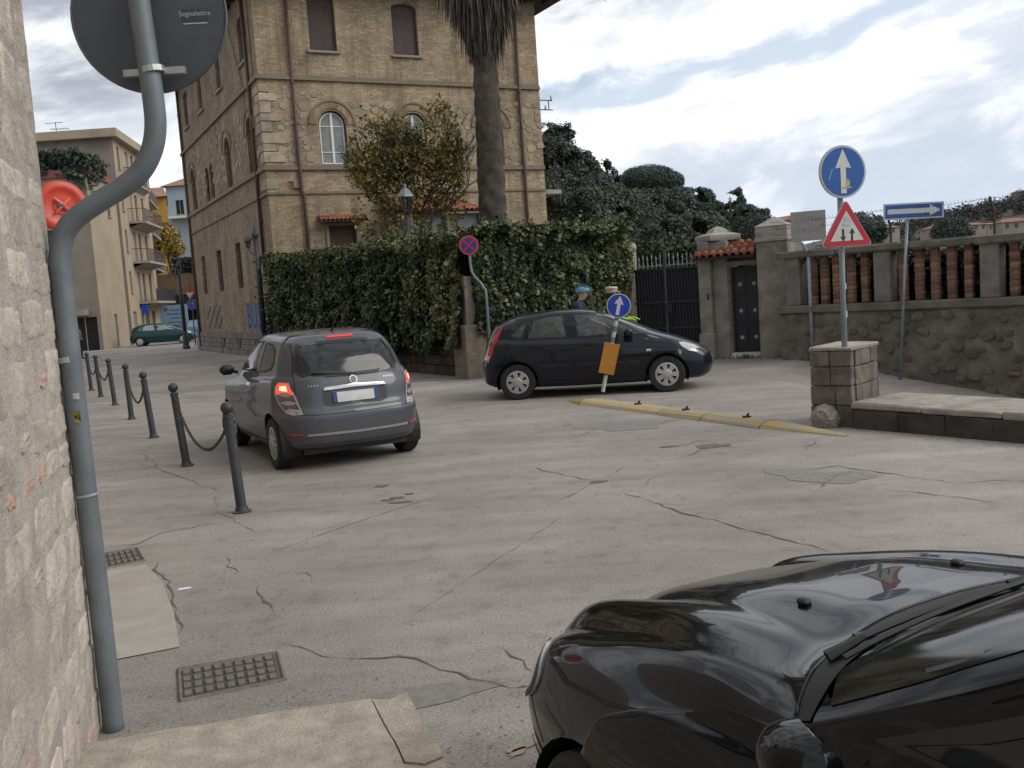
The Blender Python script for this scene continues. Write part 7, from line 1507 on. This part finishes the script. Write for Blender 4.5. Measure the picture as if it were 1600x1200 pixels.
def balcony(par, a, u, n_, s0, s1, z, depth, solid=None):
    c = a+u*((s0+s1)/2)+n_*(depth/2)+Vector((0, 0, z)); rz = math.atan2(u.y, u.x); b = MB().box(c, (s1-s0, depth, .16), rz).build('balcony', SLAB, par); MB().add([a+u*s0+Vector((0, 0, z-.35)), a+u*s1+Vector((0, 0, z-.35)), a+u*s1+n_*depth*.8+Vector((0, 0, z-.085)), a+u*s0+n_*depth*.8+Vector((0, 0, z-.085))], [(0, 1, 2, 3)]).build('bracket', SLAB, b)
    if solid: MB().box(c+n_*(depth/2-.03)+Vector((0, 0, .5)), (s1-s0, .05, .9), rz).build('parapet', solid, b); return b
    mb = MB(); n = int((s1-s0)/.16)
    for i in range(n+1): p = a+u*(s0+(s1-s0)*i/n)+n_*(depth-.05)+Vector((0, 0, z)); mb.tube([p, p+Vector((0, 0, .95))], .012, 4)
    for e in (s0+.03, s1-.03): 
        for q in range(6): p = a+u*e+n_*(depth*q/6)+Vector((0, 0, z)); mb.tube([p, p+Vector((0, 0, .95))], .012, 4)
    q0, q1 = a+u*s0+Vector((0, 0, z+.95)), a+u*s1+Vector((0, 0, z+.95)); mb.tube([q0, q0+n_*(depth-.05), q1+n_*(depth-.05), q1], .025, 4); mb.build('railing', mat('balcony_rail', (.10, .075, .065), .6), b); return b
for z in (5.75, 8.55, 11.4): balcony(bB, aB, uB, nB_, 2.4, 8.6, z, 1.15 if z < 11 else .5)
balcony(bB, aB, uB, nB_, 3.0, 9.9, 2.9, 1.3, mat('black_balcony_screen', (.012, .012, .014), .7))
MB().add([p-oB+Vector((0, 0, 0)) for p in (Vector((-36.5, 65.4, 14.0)), Vector((-25.2, 65.4, 14.0)), Vector((-26.8, 76.6, 14.0)), Vector((-36.5, 76.6, 14.0)), Vector((-36.5, 65.4, 14.55)), Vector((-25.2, 65.4, 14.55)), Vector((-26.8, 76.6, 14.55)), Vector((-36.5, 76.6, 14.55)))], [(3, 2, 1, 0), (0, 1, 5, 4), (1, 2, 6, 5), (2, 3, 7, 6), (3, 0, 4, 7), (4, 5, 6, 7)]).build('roof_slab', BEI, bB)
MB().add([p-oB for p in (Vector((-36.3, 65.5, 14.552)), Vector((-25.3, 65.5, 14.552)), Vector((-26.9, 76.5, 14.552)), Vector((-36.3, 76.5, 14.552)), Vector((-31, 71, 15.6)))], [(0, 1, 4), (1, 2, 4), (2, 3, 4), (3, 0, 4)]).build('roof', mat('old_roof_tile', (.22, .15, .11), .9, .2, 2), bB)
q = D(88, 205, 66)-oB; mb = MB().tube([q+Vector((0, 0, -.8)), q+Vector((0, 0, .6))], .025, 4); mb.tube([q+Vector((-.7, 0, .55)), q+Vector((.5, 0, .55))], .018, 4); mb.tube([q+Vector((-.4, 0, .15)), q+Vector((.9, 0, .1))], .018, 4)
for k in range(6): mb.tube([q+Vector((-.3+k*.2, -.25, .15)), q+Vector((-.3+k*.2, .25, .15))], .012, 3)
mb.build('aerial', IRON, bB)
# third block
p0, p1 = D(212, 330, 77), D(238, 330, 92); fC = [(p0.x-9, 77), (p0.x, 77), (p1.x, 92), (p0.x-9, 92)]; uC = (Vector((p1.x, 92, 0))-Vector((p0.x, 77, 0))).normalized(); nC = uC.cross(Vector((0, 0, 1))); wC = []
for z in (2.9, 5.7, 8.5): wC += [(1, 1.5, 2.5, z+.05, z+2.2, WPA), (1, 4.5, 5.3, z+.05, z+2.2, WBR), (1, 8, 9, z+.05, z+2.2, WBR)]
bC, oC = block('apartment_block', 'apartment block with three stacked balconies beside the ochre house', fC, 11.6, BEI, wC, mf={0: BEI2}); aC = Vector((p0.x, 77, 0))-oC
for z in (5.7, 8.5, 11.2): balcony(bC, aC, uC, nC, 1, 8, z, 1.1, mat('green_balcony_cloth', (.03, .075, .045), .8) if z < 6 else None)
balcony(bC, aC, uC, nC, 0, 10, 2.9, 1.6, MATS['black_balcony_screen'])
# ochre house, pale blue block
q0, q1 = D(228, 300, 98), D(259, 300, 98); bY, oY = block('ochre_house', 'small ochre house with a red roof glimpsed beyond the balconies', [(q0.x-5, 98), (q1.x, 98), (q1.x*106/98-.4, 106), (q0.x-5, 106)], q0.z-.6, mat('ochre_render', (.42, .24, .05), .9, .08, .8), [(0, 5.6, 6.3, 8.0, 9.6, WBR)], 'house')
zt_ = q0.z-.6; MB().add([(-.6, -.6, zt_+.002), (q1.x-q0.x+5.3, -.6, zt_+.002), (q1.x-q0.x+2.2, 8.5, zt_+.002), (-.6, 8.5, zt_+.002), (-.6, 4, zt_+1.5), (q1.x-q0.x+3.4, 4, zt_+1.5)], [(0, 1, 5, 4), (1, 2, 5), (2, 3, 4, 5), (3, 0, 4)]).build('roof', HROOF, bY)
q0, q1 = D(258, 292, 112), D(308, 292, 112); LB = mat('pale_blue_render', (.30, .36, .40), .9, .06, .8); bL, oL = block('pale_blue_block', 'pale blue-grey apartment block behind the yellow tree', [(q0.x, 112), (q1.x+4, 112), (q1.x+4, 122), (q0.x, 122)], q0.z, LB, [(0, 1.0, 1.9, q0.z-3.2, q0.z-1.6, DARK), (0, 3.0, 4.4, q0.z-3.4, q0.z-2.2, DARK)], 'building'); MB().box((2.5, -.5, q0.z-3.6), (4.5, 1.2, .25)).build('balcony', WHITEP, bL); MB().add([(-.5, -.5, q0.z+.003), (8.5, -.5, q0.z+.003), (8.5, 10.5, q0.z+.003), (-.5, 10.5, q0.z+.003), (1, 5, q0.z+1.6), (7, 5, q0.z+1.6)], [(0, 1, 5, 4), (1, 2, 5), (2, 3, 4, 5), (3, 0, 4)]).build('roof', HROOF, bL)
# low terrace building with hedge, billboard, yellow tree
q0, q1 = D(243, 430, 80), D(312, 430, 80); BRN = mat('brown_terrace_render', (.20, .14, .09), .9, .2, 1.2); bT, oT = block('terrace_building', 'low brown terrace building with a dark hedge on its roof', [(q0.x, 80), (q1.x+3, 80), (q1.x+3, 88), (q0.x, 88)], q0.z, BRN, [(0, .4, 4.2, .0, 2.5, DARK)], 'building')
MB().box((1.8, -.9, 3.05), (5.6, 1.8, .9)).build('canopy', mat('dark_canopy', (.02, .017, .016), .8), bT); P = RNG.uniform((1.3, -.1, q0.z), (6.5, 1.5, q0.z+1.3), (5000, 3)); leafmesh('roof_hedge', P, .26, [PG[0], PG[1]], None, None, .6, parent=bT)
yt = D(262, 372, 90); tree('yellow_tree', (yt.x, 90, 0), [((0, 0, yt.z), (1.1, 1.1, 1.3)), ((-.7, 0, yt.z-.9), (1.0, 1, 1.0)), ((.5, .3, yt.z-1.0), (.9, .9, .9)), ((-.2, 0, yt.z+.9), (.7, .7, .6)), ((-.6, 0, yt.z+.2), (.8, .8, .8))], [(0, 0, 0), (0, 0, 3), (0, 0, 6)], .26, 420, [leaf_mat('autumn_yellow', (.34, .24, .03)), leaf_mat('autumn_green', (.14, .14, .03)), leaf_mat('autumn_ochre', (.25, .15, .03))], 'small autumn-yellow tree in front of the pale blue block', cut=-.6)
q0, q1 = D(249, 478, 72), D(295, 507, 72); bb = empty('billboard', (q0.x, 72, 0), 0, 'pale blue advertising board behind the parked green car', 'billboard'); w = q1.x-q0.x; pb2 = MB().box((w/2, 0, (q0.z+q1.z)/2), (w, .08, q0.z-q1.z)).build('board', mat('board_blue', (.20, .32, .42), .6, .1, 1.5), bb)
for k in range(2): MB().box((.3+k*(w-.6), .1, q1.z/2), (.08, .08, q1.z+.2)).build('leg', IRON, bb)
for k in range(4): MB().box((w*.55+random.uniform(-.1, .1), -.045, q1.z+.25+k*.3), (w*random.uniform(.45, .65), .01, .10)).build('print_line', mat('board_print', (.09, .13, .28), .6), pb2)
MB().lathe([(.16, 0), (.16, .01)], (.45, -.045, q0.z-.3), (0, -1, 0), 16).build('print_mark', mat('board_red', (.3, .08, .1), .6), pb2)
# far signs: give-way and blue round on one pole, and a blue sign at the building
q = D(304, 520, 56); fs = empty('sign_post', (q.x, 56, 0), 0, 'far sign post with a give-way triangle over a blue round sign', 'traffic sign', 'far traffic signs'); MB().tube([(0, 0, 0), (0, 0, 3.7)], .035, 6).build('pole', IRON, fs)
p = D(297, 461, 56)-Vector((q.x, 56, 0)); n_, ux_, uy_ = face_axes((0, -1, 0)); T3 = [(0, -.34), (.34, .26), (-.34, .26)]; t_ = MB().prism(T3, p, ux_, uy_, .02).build('triangle_plate', SRED, fs); MB().prism([(a*.55, b*.55) for a, b in T3], p+n_*.022, ux_, uy_, .003).build('white_field', SWHITE, t_)
p = D(300, 476, 56)-Vector((q.x, 56, 0)); t_ = disc_plate(fs, p, n_, .3); disc(t_, p, n_, .29, SBLUE2, .008); flat(t_, ARROW, p, n_, .012, SWHITE, 'arrow', .5)
q = D(218, 545, 62); fs = empty('sign_post', (q.x-.3, 64.5, 0), 0, 'small blue sign on a thin post behind the green car', 'traffic sign', 'far traffic signs'); MB().tube([(0, 0, 0), (0, 0, 2.7)], .03, 6).build('pole', IRON, fs); MB().box((0, -.04, 2.4), (.42, .02, .6)).build('plate', SBLUE2, fs)
# ================================================================== people
SKIN = mat('skin', (.42, .25, .18), .55, .08, 9)
def person(loc, rz, J, E, R, zones, label, name='person', hair=None):
    """J joints, E bones, R radii; zones: list of (function(co)->bool, material); one continuous skinned body"""
    ks = list(J); me = bpy.data.meshes.new(name); me.from_pydata([J[k] for k in ks], [(ks.index(a), ks.index(b)) for a, b in E], []); o = bpy.data.objects.new(name, me); COL.objects.link(o)
    md = o.modifiers.new('skin', 'SKIN'); md.use_smooth_shade = True; sv = me.skin_vertices[0].data
    for i, k in enumerate(ks): r = R[k]; sv[i].radius = r if isinstance(r, tuple) else (r, r); sv[i].use_root = (k == 'pelvis')
    s2 = o.modifiers.new('sub', 'SUBSURF'); s2.levels = 2; s2.render_levels = 2
    m2 = bpy.data.meshes.new_from_object(o.evaluated_get(bpy.context.evaluated_depsgraph_get())); bpy.data.objects.remove(o)
    m2.materials.clear(); ml = []
    for fn, m in zones: ml.append(m); m2.materials.append(m)
    for p in m2.polygons:
        for i, (fn, m) in enumerate(zones):
            if fn(p.center): p.material_index = i; break
        p.use_smooth = True
    b = link(name, m2, None, loc, (0, 0, rz)); tag(b, label, 'person'); return b
def body_joints(lean=0., arms='down', spread=.1, h=1.72):
    """standing figure facing -y; returns joints, bones, radii"""
    k = h/1.72; J = dict(pelvis=(0, 0, .93), waist=(0, 0, 1.08), chest=(0, lean*.5, 1.27), coll=(0, lean*.9, 1.41), neck=(0, lean*1.05, 1.48), jaw=(0, lean*1.2-.015, 1.545), head=(0, lean*1.2-.005, 1.62), crown=(0, lean*1.2+.005, 1.685), nose=(0, lean*1.2-.115, 1.605))
    R = dict(pelvis=(.155, .11), waist=(.135, .10), chest=(.165, .115), coll=(.11, .085), neck=.055, jaw=(.068, .075), head=(.078, .095), crown=(.06, .075), nose=.014)
    E = [('pelvis', 'waist'), ('waist', 'chest'), ('chest', 'coll'), ('coll', 'neck'), ('neck', 'jaw'), ('jaw', 'head'), ('head', 'crown'), ('head', 'nose')]
    for s, t in ((-1, 'l'), (1, 'r')):
        J.update({t+'hip': (s*.10, 0, .88), t+'knee': (s*(.10+spread*.5), -.02, .49), t+'ank': (s*(.10+spread), .02, .09), t+'toe': (s*(.11+spread), -.16, .04), t+'sh': (s*.185, lean*.9, 1.395)})
        R.update({t+'hip': .088, t+'knee': .06, t+'ank': .043, t+'toe': (.045, .03), t+'sh': .06})
        E += [('pelvis', t+'hip'), (t+'hip', t+'knee'), (t+'knee', t+'ank'), (t+'ank', t+'toe'), ('coll', t+'sh')]
        if arms == 'down': e, w = (s*.24, lean*.8+.03, 1.12), (s*.25, lean*.8-.06, .88)
        elif arms == 'bars': e, w = (s*.27, lean-.12, 1.17), (s*.25, lean-.38, 1.05)
        else: e, w = (s*.23, lean-.10, 1.16), (s*.20, lean-.32, 1.14)
        J[t+'elb'], J[t+'wri'] = e, w; d = (Vector(w)-Vector(e)).normalized(); hnd = Vector(w)+d*.07; J[t+'hand'] = tuple(hnd); R[t+'elb'], R[t+'wri'], R[t+'hand'] = .043, .03, (.036, .02)
        E += [(t+'sh', t+'elb'), (t+'elb', t+'wri'), (t+'wri', t+'hand')]
        dn = Vector((0, 0, -1)) if arms == 'down' else d
        for q, (ox, ln) in enumerate(((-.028, .062), (-.010, .075), (.010, .07), (.026, .055))):
            n1 = f'{t}f{q}a'; n2 = f'{t}f{q}b'; J[n1] = tuple(hnd+d*.045+Vector((ox, 0, 0))); J[n2] = tuple(hnd+d*(.045+ln*.7)+Vector((ox, 0, -.02))); R[n1], R[n2] = .0095, .008; E += [(t+'hand', n1), (n1, n2)]
        J[t+'th'] = tuple(hnd+Vector((-s*.045, -.01, .0))+d*.03); R[t+'th'] = .010; E.append((t+'hand', t+'th'))
    J = {a: (v[0]*k, v[1]*k, v[2]*k) for a, v in J.items()}; return J, E, R
def helmet(par, c, m, m2):
    mb = MB(); K, Jn = 8, 20
    for i in range(K+1):
        a = math.pi/2*1.08*i/K
        for j in range(Jn): b = 2*math.pi*j/Jn; mb.v.append((c[0]+.098*math.sin(a)*math.cos(b), c[1]+.128*math.sin(a)*math.sin(b)*(1.0 if math.sin(b) > 0 else 1.08), c[2]+.115*math.cos(a)))
    mb.f = [(i*Jn+j, i*Jn+(j+1) % Jn, (i+1)*Jn+(j+1) % Jn, (i+1)*Jn+j) for i in range(K) for j in range(Jn)]; hm = mb.build('helmet', m, par, True)
    for x in (-.055, 0, .055): mb = MB(); pts = [(c[0]+x, c[1]+.132*math.sin(a)*(1.04 if a < 0 else 1), c[2]+.02+.10*math.cos(a)) for a in np.linspace(-1.1, 1.1, 9)]; mb.tube(pts, [.006]+[.014]*7+[.006], 5); mb.build('helmet_vent', m2, hm)
    MB().add([(c[0]-.07, c[1]-.11, c[2]+.015), (c[0]+.07, c[1]-.11, c[2]+.015), (c[0]+.045, c[1]-.17, c[2]-.005), (c[0]-.045, c[1]-.17, c[2]-.005), (c[0]-.07, c[1]-.11, c[2]-.002), (c[0]+.07, c[1]-.11, c[2]-.002), (c[0]+.045, c[1]-.17, c[2]-.014), (c[0]-.045, c[1]-.17, c[2]-.014)], [(0, 1, 2, 3), (7, 6, 5, 4), (2, 6, 7, 3), (1, 5, 6, 2), (0, 3, 7, 4)]).build('helmet_visor', m, hm)
JK = mat('navy_jacket', (.014, .020, .05), .8, .2, 12, .2); TRS = mat('dark_trousers', (.02, .02, .022), .85); SHOE = mat('dark_shoe', (.02, .018, .016), .6); BLKJ = mat('black_jacket', (.016, .014, .015), .8, .2, 12); LIME = mat('lime_hi_vis', (.32, .62, .03), .7)
def eyes(par, c):
    for s in (-1, 1): MB().lathe([(0, -.006), (.008, 0), (0, .006)], (c[0]+s*.03, c[1], c[2]), (0, -1, 0), 8).build('eye', DARK, par)
J, E, R = body_joints(-.20, 'bars', .12, 1.83); z0 = 1.83/1.72
pz = lambda top: [(lambda c: c.z < .10, SHOE), (lambda c: c.z < .96, TRS), (lambda c: c.z > 1.49*z0, SKIN), (lambda c: math.hypot(c.x, 0) > .15 and c.y < -.42, SKIN), (lambda c: True, top)]
c1 = D(889, 464, 18.3); cyc = person((c1.x, 18.3, 0), math.radians(78), J, E, R, pz(JK), 'person in a blue helmet and navy jacket behind the dark hatchback'); helmet(cyc, (0, -.262, 1.745), mat('helmet_blue', (.07, .25, .36), .35, .1, 9), mat('helmet_dark', (.02, .04, .06), .5)); eyes(cyc, (0, -.352, 1.71))
J, E, R = body_joints(-.05, 'fwd', .12, 1.76); c2 = D(951, 462, 18.5); z0 = 1.76/1.72
off_ = person((c2.x, 18.5, 0), math.radians(70), J, E, R, [(lambda c: c.z < .10, SHOE), (lambda c: c.z < .96, TRS), (lambda c: c.z > 1.49*z0, SKIN), (lambda c: abs(c.x) > .12 and c.y < -.30, LIME), (lambda c: True, BLKJ)], 'person with a pale cap and lime sleeves behind the bonnet of the dark hatchback')
mb = MB().lathe([(.105, -.05), (.11, .0), (.125, .035), (.11, .06), (0, .07)], (0, -.06, 1.73), n=18); mb.prism([(-.07, 0), (.07, 0), (.05, .07), (-.05, .07)], (0, -.16, 1.70), (1, 0, 0), (0, -1, -.2), .008); mb.build('cap', mat('pale_cap', (.48, .38, .30), .8), off_, True, sharp=40); MB().lathe([(.098, -.09), (.10, .0), (.06, .03), (0, .04)], (0, -.045, 1.68), n=16).build('hair', mat('dark_hair', (.02, .015, .012), .8), off_, True); eyes(off_, (0, -.165, 1.63))
# driver of the dark hatchback: seated, hands on the wheel (joints in the car's own frame, facing -x)
Jd = dict(pelvis=(2.02, -.36, .52), waist=(2.08, -.36, .66), chest=(2.14, -.36, .86), coll=(2.17, -.36, 1.00), neck=(2.165, -.36, 1.06), jaw=(2.14, -.36, 1.12), head=(2.15, -.36, 1.19), crown=(2.16, -.36, 1.25), nose=(2.045, -.36, 1.17)); Rd = dict(pelvis=(.15, .12), waist=(.13, .11), chest=(.15, .12), coll=(.1, .08), neck=.05, jaw=(.065, .07), head=(.075, .09), crown=(.06, .07), nose=.013); Ed = [('pelvis', 'waist'), ('waist', 'chest'), ('chest', 'coll'), ('coll', 'neck'), ('neck', 'jaw'), ('jaw', 'head'), ('head', 'crown'), ('head', 'nose')]
for s, t in ((-1, 'l'), (1, 'r')):
    y = -.36+s*.17; Jd.update({t+'sh': (2.15, y, .98), t+'elb': (1.93, y+s*.06, .78), t+'wri': (1.70, -.36+s*.15, .94), t+'hand': (1.64, -.36+s*.155, .97), t+'th': (1.63, -.36+s*.12, 1.0), t+'hip': (1.93, -.36+s*.1, .50), t+'knee': (1.50, -.36+s*.13, .58), t+'ank': (1.28, -.36+s*.12, .36), t+'toe': (1.16, -.36+s*.12, .38)}); Rd.update({t+'sh': .055, t+'elb': .042, t+'wri': .03, t+'hand': (.035, .022), t+'th': .011, t+'hip': .085, t+'knee': .06, t+'ank': .042, t+'toe': (.04, .03)}); Ed += [('coll', t+'sh'), (t+'sh', t+'elb'), (t+'elb', t+'wri'), (t+'wri', t+'hand'), (t+'hand', t+'th'), ('pelvis', t+'hip'), (t+'hip', t+'knee'), (t+'knee', t+'ank'), (t+'ank', t+'toe')]
    for q in range(4): n1 = f'{t}f{q}'; Jd[n1] = (1.59+.004*q, -.36+s*.17, .95+.018*q); Rd[n1] = .009; Ed.append((t+'hand', n1))
dv = person(fi.location, fi.rotation_euler.z, Jd, Ed, Rd, [(lambda c: c.z > 1.07, SKIN), (lambda c: c.x < 1.72 and c.z > .8, SKIN), (lambda c: c.z < .62, TRS), (lambda c: True, mat('grey_pullover', (.06, .062, .065), .9))], 'driver in grey seated inside the dark hatchback')
MB().lathe([(.085, -.06), (.092, .0), (.07, .05), (0, .075)], (2.175, -.36, 1.225), n=14).build('hair', mat('grey_hair', (.16, .15, .14), .8), dv, True)
# far pedestrian
J, E, R = body_joints(0, 'down', .05, 1.7); c3 = D(124, 540, 47); pd = person((c3.x, 47, 0), 2.6, J, E, R, [(lambda c: c.z < .1, SHOE), (lambda c: c.z < .95, TRS), (lambda c: c.z > 1.47, SKIN), (lambda c: abs(c.x) > .21 and c.z < .9, SKIN), (lambda c: True, mat('pale_grey_top', (.22, .19, .18), .9))], 'far pedestrian in a pale top half hidden by the bent pole'); MB().lathe([(.095, -.05), (.1, .02), (.06, .07), (0, .085)], (0, .01, 1.62), n=12).build('hair', MATS['dark_hair'], pd, True)
